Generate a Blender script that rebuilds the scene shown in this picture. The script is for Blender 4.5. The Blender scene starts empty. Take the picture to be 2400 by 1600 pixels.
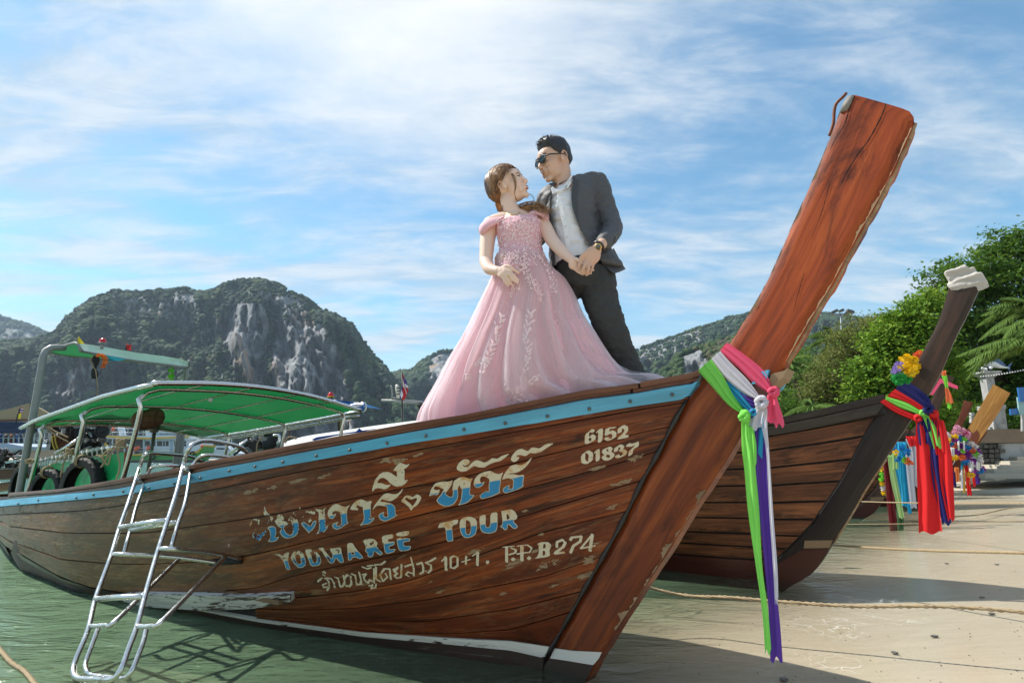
import bpy, bmesh, math, random
import numpy as np
from mathutils import Vector, Matrix, Euler, noise as mnoise
from mathutils.bvhtree import BVHTree

# ------------------------------------------------------------------ camera, sky, sun, exposure
SC = bpy.context.scene
COL = SC.collection
CAM_H, PITCH = 1.05, math.radians(11.6)
cam_data = bpy.data.cameras.new('camera'); cam = bpy.data.objects.new('camera', cam_data); COL.objects.link(cam)
cam.location = (0, 0, CAM_H); cam.rotation_euler = (math.pi / 2 + PITCH, 0, 0)
cam_data.lens = 20.0; cam_data.sensor_width = 36.0; cam_data.clip_start = 0.05; cam_data.clip_end = 9000
SC.camera = cam
SUN_AZ, SUN_EL = math.radians(-70), math.radians(50)      # azimuth measured from +Y towards +X
w = bpy.data.worlds.new('World'); SC.world = w; w.use_nodes = True
sun_data = bpy.data.lights.new('sun', 'SUN'); sun_data.energy = 2.8; sun_data.angle = math.radians(0.6); sun_data.color = (1, .95, .87)
sun = bpy.data.objects.new('sun', sun_data); COL.objects.link(sun)
sd = Vector((math.sin(SUN_AZ) * math.cos(SUN_EL), math.cos(SUN_AZ) * math.cos(SUN_EL), math.sin(SUN_EL)))
sun.rotation_euler = sd.to_track_quat('Z', 'Y').to_euler(); sun.location = (0, 0, 30)
SC.view_settings.view_transform = 'Standard'; SC.view_settings.look = 'None'; SC.view_settings.gamma = 1
SC.view_settings.exposure = 1.4; SC.view_settings.use_curve_mapping = False
SC.cycles.max_bounces = 8; SC.cycles.transparent_max_bounces = 24; SC.cycles.caustics_reflective = False; SC.cycles.caustics_refractive = False

# ------------------------------------------------------------------ node helpers
class NT:
    def __init__(s, tree): s.t = tree; s.n = tree.nodes; s.l = tree.links
    def new(s, typ, **kw):
        n = s.n.new(typ)
        for k, v in kw.items(): setattr(n, k, v)
        return n
    def put(s, sock, v):
        if isinstance(v, bpy.types.NodeSocket): s.l.new(v, sock)
        elif isinstance(v, (tuple, list)) and len(v) == 3 and sock.type == 'RGBA': sock.default_value = (*v, 1)
        else: sock.default_value = v
    def math(s, op, a, b=0.0, c=0.0, clamp=False):
        n = s.new('ShaderNodeMath', operation=op); n.use_clamp = clamp
        s.put(n.inputs[0], a); s.put(n.inputs[1], b); s.put(n.inputs[2], c); return n.outputs[0]
    def vmath(s, op, a, b=(0, 0, 0)):
        n = s.new('ShaderNodeVectorMath', operation=op); s.put(n.inputs[0], a); s.put(n.inputs[1], b)
        return n.outputs['Value'] if op in ('LENGTH', 'DOT_PRODUCT') else n.outputs[0]
    def mix(s, f, a, b, blend='MIX'):
        n = s.new('ShaderNodeMix', data_type='RGBA', blend_type=blend); s.put(n.inputs[0], f); s.put(n.inputs[6], a); s.put(n.inputs[7], b); return n.outputs[2]
    def noise(s, vec, scale=5, detail=4, rough=.55, dist=0.0, out='Fac'):
        n = s.new('ShaderNodeTexNoise'); s.put(n.inputs['Vector'], vec); s.put(n.inputs['Scale'], scale)
        n.inputs['Detail'].default_value = detail; n.inputs['Roughness'].default_value = rough; n.inputs['Distortion'].default_value = dist
        return n.outputs[out]
    def voro(s, vec, scale=5, feature='F1', out='Distance', rnd=1):
        n = s.new('ShaderNodeTexVoronoi', feature=feature); s.put(n.inputs['Vector'], vec); s.put(n.inputs['Scale'], scale)
        n.inputs['Randomness'].default_value = rnd; return n.outputs[out]
    def ramp(s, f, stops, interp='LINEAR'):
        n = s.new('ShaderNodeValToRGB'); n.color_ramp.interpolation = interp; e = n.color_ramp.elements
        while len(e) < len(stops): e.new(0.5)
        for i, (p, c) in enumerate(stops):
            e[i].position = p; e[i].color = (*c, 1) if len(c) == 3 else c
        s.put(n.inputs[0], f); return n.outputs[0]
    def rng(s, v, a, b, c=0.0, d=1.0, smooth=True):
        n = s.new('ShaderNodeMapRange'); n.interpolation_type = 'SMOOTHSTEP' if smooth else 'LINEAR'
        for i, q in enumerate((v, a, b, c, d)): s.put(n.inputs[i], q)
        return n.outputs[0]
    def scale(s, vec, sc, loc=(0, 0, 0), rot=(0, 0, 0)):
        n = s.new('ShaderNodeMapping'); s.put(n.inputs[0], vec); n.inputs['Scale'].default_value = sc; s.put(n.inputs['Location'], loc); n.inputs['Rotation'].default_value = rot
        return n.outputs[0]
    def bump(s, h, strength=.3, dist=.01, normal=None):
        n = s.new('ShaderNodeBump'); s.put(n.inputs['Height'], h); n.inputs['Strength'].default_value = strength; n.inputs['Distance'].default_value = dist
        if normal: s.put(n.inputs['Normal'], normal)
        return n.outputs[0]

MATS = {}
def mat(name, color=(.5, .5, .5), rough=.6, metal=0.0, fn=None, **kw):
    """procedural material; fn(nt, bsdf) adds nodes; every material gets at least a slight tonal variation"""
    if name in MATS: return MATS[name]
    m = bpy.data.materials.new(name); m.use_nodes = True; nt = NT(m.node_tree)
    b = m.node_tree.nodes['Principled BSDF']
    b.inputs['Base Color'].default_value = (*color, 1); b.inputs['Roughness'].default_value = rough; b.inputs['Metallic'].default_value = metal
    for k, v in kw.items(): b.inputs[k.replace('_', ' ')].default_value = v
    if fn: fn(nt, b)
    else:
        tc = nt.new('ShaderNodeTexCoord').outputs['Object']
        n = nt.noise(tc, 9, 5, .6)
        nt.put(b.inputs['Base Color'], nt.mix(n, tuple(c * .78 for c in color), tuple(min(1, c * 1.15) for c in color)))
        nt.put(b.inputs['Roughness'], nt.rng(nt.noise(tc, 25, 3), .3, .7, max(.03, rough - .08), min(1, rough + .1)))
    MATS[name] = m; return m
def objco(nt): return nt.new('ShaderNodeTexCoord').outputs['Object']
def uvco(nt): return nt.new('ShaderNodeTexCoord').outputs['UV']

# world: physical sky with thin streaky cloud; the same cloud field goes on all round
def build_world():
    nt = NT(w.node_tree); nt.n.clear()
    sky = nt.new('ShaderNodeTexSky', sky_type='NISHITA'); sky.sun_disc = False; sky.sun_elevation = SUN_EL; sky.sun_rotation = SUN_AZ
    sky.air_density = 1.1; sky.dust_density = .25; sky.ozone_density = 2.6
    d = nt.new('ShaderNodeTexCoord').outputs['Generated']
    sep = nt.new('ShaderNodeSeparateXYZ'); nt.put(sep.inputs[0], d)
    z = nt.math('MAXIMUM', sep.outputs[2], 0.0)
    den = nt.math('ADD', z, 0.13)
    comb = nt.new('ShaderNodeCombineXYZ'); nt.put(comb.inputs[0], nt.math('DIVIDE', sep.outputs[0], den)); nt.put(comb.inputs[1], nt.math('DIVIDE', sep.outputs[1], den))
    p = comb.outputs[0]
    p1 = nt.scale(p, (1.0, 1.7, 1), loc=(3.1, 1.4, 0), rot=(0, 0, math.radians(-28)))
    big = nt.noise(p1, 1.15, 8, .60, .35)
    p2 = nt.scale(p, (1.3, 3.6, 1), loc=(7.7, 2.1, 0), rot=(0, 0, math.radians(-30)))
    wisp = nt.noise(p2, 2.0, 9, .64, .45)
    f = nt.math('ADD', nt.math('MULTIPLY', big, .72), nt.math('MULTIPLY', wisp, .32))
    c = nt.rng(f, .38, .65, .10, 1.0)
    # cloud thickens towards the horizon
    hz = nt.rng(z, .0, .42, .78, 0.0)
    c = nt.math('MAXIMUM', c, hz)
    c = nt.math('MULTIPLY', c, .9)
    # the sunlit thin bank of cloud high up ahead (the brightest part of the photographed sky)
    bd = Vector((-.26, .84, 1.14)).normalized()
    dot = nt.vmath('DOT_PRODUCT', nt.vmath('NORMALIZE', nt.vmath('ADD', d, nt.vmath('MULTIPLY', nt.vmath('SUBTRACT', nt.noise(p, 1.6, 5, .6, 0, 'Color'), (.5, .5, .5)), (.32, .32, .22)))), tuple(bd))
    glow = nt.rng(dot, .895, .99)
    glow2 = nt.math('MULTIPLY', glow, nt.rng(big, .25, .55, .6, 1.0))
    hue = nt.new('ShaderNodeHueSaturation'); nt.put(hue.inputs['Color'], sky.outputs[0]); hue.inputs['Saturation'].default_value = 1.15; hue.inputs['Value'].default_value = .86
    blue = nt.mix(1.0, hue.outputs[0], (.80, 1.05, .95), 'MULTIPLY')
    col = nt.mix(c, blue, nt.mix(nt.rng(wisp, .35, .65), (2.4, 3.0, 3.6), (3.55, 3.85, 4.15)))
    col = nt.mix(glow2, col, (4.8, 4.85, 4.85))
    bg = nt.new('ShaderNodeBackground'); nt.put(bg.inputs[0], col); bg.inputs[1].default_value = .085
    out = nt.new('ShaderNodeOutputWorld'); nt.l.new(bg.outputs[0], out.inputs[0])
build_world()

# ------------------------------------------------------------------ placing: from a point of the photograph to the place
F_PX = 2400 * 20 / 36
_c, _s = math.cos(PITCH), math.sin(PITCH)
def ray(px, py):
    dx, dy = px - 1200, py - 800
    return Vector((dx, F_PX * _c + dy * _s, F_PX * _s - dy * _c)).normalized()
CAMP = Vector((0, 0, CAM_H))
def P(px, py, Y):
    r = ray(px, py); return CAMP + r * (Y / r.y)
def G(px, py, z=0.0):
    r = ray(px, py); return CAMP + r * ((z - CAM_H) / r.z)
def PL(px, py, p0, n):
    r = ray(px, py); return CAMP + r * ((p0 - CAMP).dot(n) / r.dot(n))
def lerp(a, b, t): return a + (b - a) * t
def trace(pl, t):
    """point at parameter t (0..1, by index of arc) on a polyline of tuples/Vectors"""
    pl = [Vector(p) for p in pl]
    seg = [(pl[i + 1] - pl[i]).length for i in range(len(pl) - 1)]; L = sum(seg); d = t * L
    for i, q in enumerate(seg):
        if d <= q or i == len(seg) - 1: return pl[i].lerp(pl[i + 1], max(0, min(1, d / max(q, 1e-9))))
        d -= q
def smooth_line(pl, n):
    """Catmull-Rom through the points, resampled to n points"""
    pl = [Vector(p) for p in pl]; m = len(pl); out = []
    if m == 2: return [pl[0].lerp(pl[1], i / (n - 1)) for i in range(n)]
    fine = []
    for i in range(m - 1):
        p0 = pl[max(0, i - 1)]; p1 = pl[i]; p2 = pl[i + 1]; p3 = pl[min(m - 1, i + 2)]
        for k in range(12):
            t = k / 12; fine.append(.5 * ((2 * p1) + (-p0 + p2) * t + (2 * p0 - 5 * p1 + 4 * p2 - p3) * t * t + (-p0 + 3 * p1 - 3 * p2 + p3) * t ** 3))
    fine.append(pl[-1].copy())
    return [trace(fine, i / (n - 1)) for i in range(n)] if len(fine) < 40 else _resample(fine, n)
def _resample(fine, n):
    a = np.array([tuple(p) for p in fine]); d = np.r_[0, np.cumsum(np.linalg.norm(np.diff(a, axis=0), axis=1))]
    t = np.linspace(0, d[-1], n); return [Vector([np.interp(q, d, a[:, k]) for k in range(a.shape[1])]) for q in t]
def yat(pl, x):
    xs = [p[0] for p in pl]; ys = [p[1] for p in pl]
    if xs[0] > xs[-1]: xs, ys = xs[::-1], ys[::-1]
    return float(np.interp(x, xs, ys))

# ------------------------------------------------------------------ mesh builder
class MB:
    def __init__(s): s.v = []; s.f = []; s.uv = {}; s.mi = []; s.cur = 0
    def add(s, vs, fs, uvs=None):
        b = len(s.v); s.v.extend([tuple(q) for q in vs])
        for i, f in enumerate(fs):
            if uvs: s.uv[len(s.f)] = [uvs[k] for k in f]
            s.f.append([b + k for k in f]); s.mi.append(s.cur)
        return s
    def grid(s, rows, uv=True, closed_u=False, closed_v=False, flip=False):
        """rows: list of equally long lists of Vectors"""
        nr, nc = len(rows), len(rows[0]); vs = [p for r in rows for p in r]; fs = []
        for i in range(nr - (0 if closed_v else 1)):
            for j in range(nc - (0 if closed_u else 1)):
                a, b, c, d = i * nc + j, i * nc + (j + 1) % nc, ((i + 1) % nr) * nc + (j + 1) % nc, ((i + 1) % nr) * nc + j
                fs.append([a, d, c, b] if flip else [a, b, c, d])
        uvs = None
        if uv:
            ru = [0.0]
            for j in range(1, nc): ru.append(ru[-1] + (Vector(rows[nr // 2][j]) - Vector(rows[nr // 2][j - 1])).length)
            rv = [0.0]
            for i in range(1, nr): rv.append(rv[-1] + (Vector(rows[i][nc // 2]) - Vector(rows[i - 1][nc // 2])).length)
            uvs = [(ru[j], rv[i]) for i in range(nr) for j in range(nc)]
        return s.add(vs, fs, uvs)
    def tube(s, pts, r, seg=8, cap=True, flat=1.0, up=None):
        pts = [Vector(p) for p in pts]; n = len(pts)
        rs = list(r) if isinstance(r, (list, tuple)) else [r] * n
        rings = []; prev = None
        for i, p in enumerate(pts):
            t = (pts[min(n - 1, i + 1)] - pts[max(0, i - 1)])
            t = t.normalized() if t.length > 1e-9 else Vector((0, 0, 1))
            if prev is None:
                ref = Vector(up) if up else (Vector((0, 0, 1)) if abs(t.z) < .9 else Vector((1, 0, 0)))
                a = (ref - t * ref.dot(t)).normalized()
            else:
                a = prev - t * prev.dot(t); a = a.normalized() if a.length > 1e-6 else t.orthogonal().normalized()
            prev = a; b = t.cross(a)
            rings.append([p + a * (rs[i] * math.cos(2 * math.pi * k / seg)) + b * (rs[i] * flat * math.sin(2 * math.pi * k / seg)) for k in range(seg)])
        s.grid(rings, uv=True, closed_u=True)
        if cap:
            base = len(s.v) - n * seg
            s.f.append([base + k for k in range(seg)][::-1]); s.mi.append(s.cur); s.f.append([base + (n - 1) * seg + k for k in range(seg)]); s.mi.append(s.cur)
        return s
    def box(s, c, size, M=None):
        x, y, z = [q / 2 for q in size]; c = Vector(c)
        vs = [Vector((sx * x, sy * y, sz * z)) for sz in (-1, 1) for sy in (-1, 1) for sx in (-1, 1)]
        if M is not None: vs = [M @ q for q in vs]
        vs = [q + c for q in vs]
        return s.add(vs, [[0, 2, 3, 1], [4, 5, 7, 6], [0, 1, 5, 4], [2, 6, 7, 3], [0, 4, 6, 2], [1, 3, 7, 5]])
    def ell(s, c, r, seg=12, rings=8, M=None):
        c = Vector(c); r = (r, r, r) if isinstance(r, (int, float)) else r; vs = []; fs = []
        for i in range(rings + 1):
            th = math.pi * i / rings
            for j in range(seg):
                ph = 2 * math.pi * j / seg; q = Vector((r[0] * math.sin(th) * math.cos(ph), r[1] * math.sin(th) * math.sin(ph), r[2] * math.cos(th)))
                if M is not None: q = M @ q
                vs.append(c + q)
        for i in range(rings):
            for j in range(seg): fs.append([i * seg + j, (i + 1) * seg + j, (i + 1) * seg + (j + 1) % seg, i * seg + (j + 1) % seg])
        return s.add(vs, fs)
    def slab(s, rows_a, rows_b):
        """closed thin solid between two equal grids"""
        s.grid(rows_a); s.grid(rows_b, flip=True)
        nr, nc = len(rows_a), len(rows_a[0])
        ring = [(0, j) for j in range(nc)] + [(i, nc - 1) for i in range(1, nr)] + [(nr - 1, j) for j in range(nc - 2, -1, -1)] + [(i, 0) for i in range(nr - 2, 0, -1)]
        A = [rows_a[i][j] for i, j in ring]; B = [rows_b[i][j] for i, j in ring]
        A.append(A[0]); B.append(B[0]); s.grid([B, A]); return s
    def prism(s, poly, off):
        """poly: 3D outline, extruded by vector off"""
        n = len(poly); off = Vector(off); vs = [Vector(p) for p in poly] + [Vector(p) + off for p in poly]
        return s.add(vs, [list(range(n))[::-1], list(range(n, 2 * n))] + [[i, (i + 1) % n, n + (i + 1) % n, n + i] for i in range(n)])
    def build(s, name, m=None, parent=None, smooth=True, label=None, category=None, group=None, kind=None, recalc=False):
        me = bpy.data.meshes.new(name); me.from_pydata(s.v, [], s.f)
        if s.uv:
            ul = me.uv_layers.new(name='UV')
            for pi, p in enumerate(me.polygons):
                if pi in s.uv:
                    for k, li in enumerate(p.loop_indices): ul.data[li].uv = s.uv[pi][k]
        if recalc:
            bm = bmesh.new(); bm.from_mesh(me); bmesh.ops.remove_doubles(bm, verts=bm.verts, dist=1e-5); bmesh.ops.recalc_face_normals(bm, faces=bm.faces); bm.to_mesh(me); bm.free()
        ms = m if isinstance(m, (list, tuple)) else [m]
        for q in ms:
            if q: me.materials.append(q)
        if len(ms) > 1: me.polygons.foreach_set('material_index', s.mi[:len(me.polygons)])
        if smooth:
            me.polygons.foreach_set('use_smooth', [True] * len(me.polygons))
            if smooth == 'auto': me.set_sharp_from_angle(angle=math.radians(38))
        me.update()
        return link(bpy.data.objects.new(name, me), parent, label, category, group, kind)
def tag(o, label=None, category=None, group=None, kind=None):
    for k, v in (('label', label), ('category', category), ('group', group), ('kind', kind)):
        if v: o[k] = v
    return o
def link(o, parent=None, label=None, category=None, group=None, kind=None):
    COL.objects.link(o)
    if parent is not None:
        o.parent = parent; o.matrix_parent_inverse = world_of(parent).inverted()
    return tag(o, label, category, group, kind)
def world_of(o):
    m = Matrix.Translation(o.location) @ o.rotation_euler.to_matrix().to_4x4() @ Matrix.Diagonal((*o.scale, 1))
    return (world_of(o.parent) @ o.matrix_parent_inverse @ m) if o.parent else m
def thing(name, loc, label, category, group=None, rz=0.0):
    o = bpy.data.objects.new(name, None); o.empty_display_size = .2; COL.objects.link(o); o.location = loc; o.rotation_euler = (0, 0, rz)
    return tag(o, label, category, group)
def copy_tree(o, parent=None, mats=None):
    c = o.copy(); COL.objects.link(c)
    if parent: c.parent = parent; c.matrix_parent_inverse = o.matrix_parent_inverse.copy()
    if mats and c.type == 'MESH':
        for sl in c.material_slots:
            if sl.material and sl.material.name in mats: 
                nm = mats[sl.material.name]; sl.link = 'OBJECT'; sl.material = nm
    for ch in [q for q in o.children]: copy_tree(ch, c, mats)
    return c
def remesh(o, voxel, smooth_it=4, dec=None):
    """merge overlapping closed shapes of one object into one continuous skin"""
    md = o.modifiers.new('r', 'REMESH'); md.mode = 'VOXEL'; md.voxel_size = voxel; md.use_smooth_shade = True
    if smooth_it:
        sm = o.modifiers.new('s', 'SMOOTH'); sm.factor = .5; sm.iterations = smooth_it
    if dec:
        dm = o.modifiers.new('d', 'DECIMATE'); dm.ratio = dec
    dg = bpy.context.evaluated_depsgraph_get(); dg.update()
    me = bpy.data.meshes.new_from_object(o.evaluated_get(dg)); mats_ = list(o.data.materials)
    o.modifiers.clear(); o.data = me
    if not len(me.materials):
        for q in mats_: me.materials.append(q)
    me.polygons.foreach_set('use_smooth', [True] * len(me.polygons)); return o
def fast_mesh(name, V, Fc, nper, m, smooth=False, parent=None, attr=None, **kw):
    """numpy arrays to an object; Fc is (n, nper) indices"""
    me = bpy.data.meshes.new(name); nv, nf = len(V), len(Fc)
    me.vertices.add(nv); me.vertices.foreach_set('co', np.asarray(V, dtype=np.float32).ravel())
    me.loops.add(nf * nper); me.loops.foreach_set('vertex_index', np.asarray(Fc, dtype=np.int32).ravel())
    me.polygons.add(nf); me.polygons.foreach_set('loop_start', np.arange(0, nf * nper, nper, dtype=np.int32)); me.polygons.foreach_set('loop_total', np.full(nf, nper, dtype=np.int32))
    if smooth: me.polygons.foreach_set('use_smooth', np.ones(nf, dtype=bool))
    if attr:
        for an, av in attr.items():
            a = me.attributes.new(an, 'FLOAT', 'POINT'); a.data.foreach_set('value', np.asarray(av, dtype=np.float32).ravel())
    me.update(calc_edges=True)
    for q in (m if isinstance(m, (list, tuple)) else [m]): me.materials.append(q)
    return link(bpy.data.objects.new(name, me), parent, **kw)
R = random.Random(7)
# ================================================================== THE SETTING: ground, sea, hills
SHORE = [(-60, -64), (1.35, 2.7), (4.2, 5.75), (8.6, 10.7), (11.2, 15.5), (12.0, 20), (11.6, 26), (8, 38), (0, 60), (-12, 110), (-30, 260), (-60, 420), (-1500, 470)]
def shore_dist(x, y):
    x = np.asarray(x, float); y = np.asarray(y, float); best = np.full(x.shape, 1e9); sg = np.ones(x.shape)
    for (ax, ay), (bx, by) in zip(SHORE[:-1], SHORE[1:]):
        dx, dy = bx - ax, by - ay; L = dx * dx + dy * dy
        t = np.clip(((x - ax) * dx + (y - ay) * dy) / L, 0, 1); ex = x - ax - t * dx; ey = y - ay - t * dy
        d = np.hypot(ex, ey); s = np.sign(dy * ex - dx * ey); k = d < best - 1e-9
        best = np.where(k, d, best); sg = np.where(k, s, sg)
    return best * np.where(sg == 0, 1, sg)
def ground_z(x, y):
    sd_ = shore_dist(x, y); r = np.hypot(x, y)
    land = .062 * np.clip(sd_, 0, 13) + .012 * np.clip(sd_ - 13, 0, 60)
    sea = -.085 * np.clip(-sd_, 0, 6) - .03 * np.clip(-sd_ - 6, 0, 60)
    z = np.where(sd_ > 0, land, sea)
    z = z + .012 * np.sin(x * 1.9 + y * .7) * np.sin(y * 1.3 - x * .5) * (r < 60) 
    return z, sd_
def gz(x, y): return float(ground_z(np.array([x]), np.array([y]))[0][0])
def axis(lo, hi, fine_lo, fine_hi, step, grow):
    a = list(np.arange(fine_lo, fine_hi + 1e-6, step)); s = step; q = a[-1]
    while q < hi: s *= grow; q += s; a.append(min(q, hi))
    s = step; q = a[0]; b = []
    while q > lo: s *= grow; q -= s; b.append(max(q, lo))
    return np.array(sorted(set(b)) + a)
GX = axis(-3500, 3500, -9, 16, .11, 1.16); GY = axis(-60, 4000, 1.0, 22, .11, 1.13)
def sheet(name, zfun, m, keep=None, **kw):
    X, Y = np.meshgrid(GX, GY); z, sd_ = zfun(X, Y); nr, nc = X.shape
    i, j = np.meshgrid(np.arange(nr - 1), np.arange(nc - 1), indexing='ij'); a = (i * nc + j).ravel()
    Fc = np.stack([a, a + 1, a + nc + 1, a + nc], 1)
    if keep is not None:
        kf = keep(sd_.ravel()[Fc].min(1)); Fc = Fc[kf]
    V = np.stack([X.ravel(), Y.ravel(), z.ravel()], 1)
    used = np.unique(Fc); remap = np.full(len(V), -1); remap[used] = np.arange(len(used))
    return fast_mesh(name, V[used], remap[Fc], 4, m, smooth=True, attr={'sd': sd_.ravel()[used]}, **kw)

def sand_fn(nt, b):
    pos = nt.new('ShaderNodeNewGeometry').outputs['Position']
    at = nt.new('ShaderNodeAttribute'); at.attribute_name = 'sd'; sdv = at.outputs['Fac']
    edge = nt.math('ADD', sdv, nt.math('MULTIPLY', nt.math('SUBTRACT', nt.noise(pos, .55, 5, .6), .5), 1.7))
    dry = nt.rng(edge, 1.3, 2.9)
    flat = nt.scale(pos, (1.2, 5.5, 1), rot=(0, 0, math.radians(-20)))
    grain = nt.noise(pos, 90, 4, .7); patch = nt.noise(pos, 1.4, 5, .6); streak = nt.noise(flat, 2.2, 6, .6, .6)
    dryc = nt.mix(patch, (.44, .39, .30), (.56, .505, .405)); dryc = nt.mix(nt.rng(grain, .35, .75), dryc, nt.mix(.25, dryc, (.3, .25, .2)))
    wetc = nt.mix(streak, (.36, .31, .225), (.47, .41, .30)); wetc = nt.mix(nt.rng(grain, .55, .8), wetc, (.2, .16, .11))
    c = nt.mix(dry, wetc, dryc)
    deb = nt.voro(pos, 7.5); spot = nt.math('MULTIPLY', nt.rng(deb, .025, .012), nt.rng(nt.noise(pos, 3, 2), .5, .6))
    c = nt.mix(spot, c, (.07, .045, .025)); nt.put(b.inputs['Base Color'], c)
    nt.put(b.inputs['Roughness'], nt.math('ADD', nt.rng(dry, 0, 1, .16, .9), nt.math('MULTIPLY', nt.noise(flat, 3, 4, .6), .12)))
    foot = nt.noise(pos, 6.5, 3, .5); h = nt.math('ADD', nt.math('MULTIPLY', nt.math('MULTIPLY', foot, dry), .9), nt.math('MULTIPLY', grain, .07)); h = nt.math('ADD', h, nt.math('MULTIPLY', streak, .18))
    nt.put(b.inputs['Normal'], nt.bump(h, .6, .03))
M_SAND = mat('sand', fn=sand_fn)
sheet('sand_ground', ground_z, M_SAND, kind='structure')

def water_mat():
    m = bpy.data.materials.new('sea_water'); m.use_nodes = True; nt = NT(m.node_tree); nt.n.clear()
    pos = nt.new('ShaderNodeNewGeometry').outputs['Position']
    at = nt.new('ShaderNodeAttribute'); at.attribute_name = 'sd'; sdv = at.outputs['Fac']
    dep = nt.math('MAXIMUM', nt.math('SUBTRACT', nt.math('MULTIPLY', sdv, -1.0), .75), 0.0)
    turb = nt.math('SUBTRACT', 1.0, nt.math('POWER', 2.718, nt.math('MULTIPLY', dep, -.40)))
    turb = nt.math('MULTIPLY', turb, .9)
    far = nt.rng(nt.vmath('LENGTH', pos), 9, 30)
    wv1 = nt.noise(nt.scale(pos, (1, 1.9, 1), rot=(0, 0, math.radians(15))), 1.5, 5, .55, .9)
    wv2 = nt.noise(nt.scale(pos, (1, 2.6, 1), rot=(0, 0, math.radians(-10))), 7.5, 4, .55, .4)
    wv3 = nt.noise(nt.scale(pos, (1, 2.2, 1)), .32, 6, .68, .4)
    amp = nt.rng(sdv, -2.2, -.1, 1.0, .28)
    h = nt.math('MULTIPLY', nt.math('ADD', nt.math('MULTIPLY', wv1, .75), nt.math('MULTIPLY', wv2, .16)), amp)
    h = nt.math('ADD', h, nt.math('MULTIPLY', nt.math('MULTIPLY', wv3, far), 9.0))
    bn = nt.bump(h, .75, .11)
    cl = nt.noise(pos, .8, 4, .5)
    tcol = nt.mix(cl, (.14, .235, .14), (.20, .31, .185)); tcol = nt.mix(far, tcol, (.07, .15, .135))
    dif = nt.new('ShaderNodeBsdfDiffuse'); nt.put(dif.inputs[0], tcol); 
    tr = nt.new('ShaderNodeBsdfTransparent'); nt.put(tr.inputs[0], nt.mix(nt.rng(sdv, -2.5, -.1, 1.0, 0.0), (1, 1, 1), nt.mix(turb, (.96, .985, .94), (.75, .9, .72))))
    mx = nt.new('ShaderNodeMixShader'); nt.put(mx.inputs[0], turb); nt.l.new(tr.outputs[0], mx.inputs[1]); nt.l.new(dif.outputs[0], mx.inputs[2])
    gl = nt.new('ShaderNodeBsdfGlossy'); gl.inputs['Roughness'].default_value = .05; nt.put(gl.inputs['Normal'], bn)
    fr = nt.new('ShaderNodeFresnel'); fr.inputs[0].default_value = 1.33; nt.put(fr.inputs['Normal'], bn)
    mx2 = nt.new('ShaderNodeMixShader'); nt.put(mx2.inputs[0], nt.math('MULTIPLY', fr.outputs[0], nt.rng(sdv, -1.3, .15, 1, .12))); nt.l.new(mx.outputs[0], mx2.inputs[1]); nt.l.new(gl.outputs[0], mx2.inputs[2])
    # thin lacy foam and painted white sky glints where the ripples run out
    fz = nt.rng(nt.math('ABSOLUTE', nt.math('ADD', nt.math('ADD', sdv, .12), nt.math('MULTIPLY', nt.math('SUBTRACT', nt.noise(pos, .55, 5, .6), .5), 1.7))), .55, .05)
    lace = nt.rng(nt.voro(nt.scale(nt.vmath('ADD', pos, nt.vmath('MULTIPLY', nt.noise(pos, 3, 3, .6, 0, 'Color'), (.5, .5, 0))), (1, 2.8, 1)), 6, 'DISTANCE_TO_EDGE'), .06, .0)
    lace = nt.math('MULTIPLY', lace, nt.rng(nt.noise(pos, 1.9, 3), .45, .62))
    fo = nt.new('ShaderNodeBsdfDiffuse'); fo.inputs[0].default_value = (.8, .8, .76, 1)
    mx3 = nt.new('ShaderNodeMixShader'); nt.put(mx3.inputs[0], nt.math('MULTIPLY', nt.math('MULTIPLY', fz, lace), .32)); nt.l.new(mx2.outputs[0], mx3.inputs[1]); nt.l.new(fo.outputs[0], mx3.inputs[2])
    out = nt.new('ShaderNodeOutputMaterial'); nt.l.new(mx3.outputs[0], out.inputs[0]); return m
M_WATER = water_mat()
def water_z(X, Y): return np.zeros_like(X), shore_dist(X, Y)
sheet('sea_water', water_z, M_WATER, keep=lambda q: q < .35, kind='structure')

# ---- hills
def hill_fn(rock_a, rock_b, veg_a, veg_b):
    def fn(nt, b):
        pos = nt.new('ShaderNodeNewGeometry').outputs['Position']
        at = nt.new('ShaderNodeAttribute'); at.attribute_name = 'rock'; rk = at.outputs['Fac']
        fl = nt.scale(pos, (.10, .10, .016)); str_ = nt.noise(fl, 1.0, 8, .65, .6); n2 = nt.noise(pos, .06, 7, .65)
        rock = nt.ramp(str_, [(.28, tuple(c * .35 for c in rock_a)), (.45, rock_a), (.62, rock_b), (.8, tuple(min(1, c * 1.25) for c in rock_b))])
        rock = nt.mix(nt.rng(nt.noise(nt.scale(pos, (.025, .025, .008)), 1, 4, .5), .55, .68), rock, (.46, .33, .23))
        veg = nt.mix(nt.rng(n2, .35, .65), veg_a, veg_b)
        f = nt.rng(nt.math('ADD', rk, nt.math('MULTIPLY', nt.math('SUBTRACT', nt.noise(pos, .09, 6, .7), .5), .75)), .27, .40)
        nt.put(b.inputs['Base Color'], nt.mix(f, veg, rock)); b.inputs['Roughness'].default_value = .95
        nt.put(b.inputs['Normal'], nt.bump(nt.math('ADD', nt.math('MULTIPLY', str_, 2.2), nt.noise(pos, .5, 6, .7)), 1.0, 3.0))
    return fn
M_HILL = mat('limestone_hill', fn=hill_fn((.24, .25, .26), (.42, .425, .43), (.03, .046, .018), (.07, .085, .028)))
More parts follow.
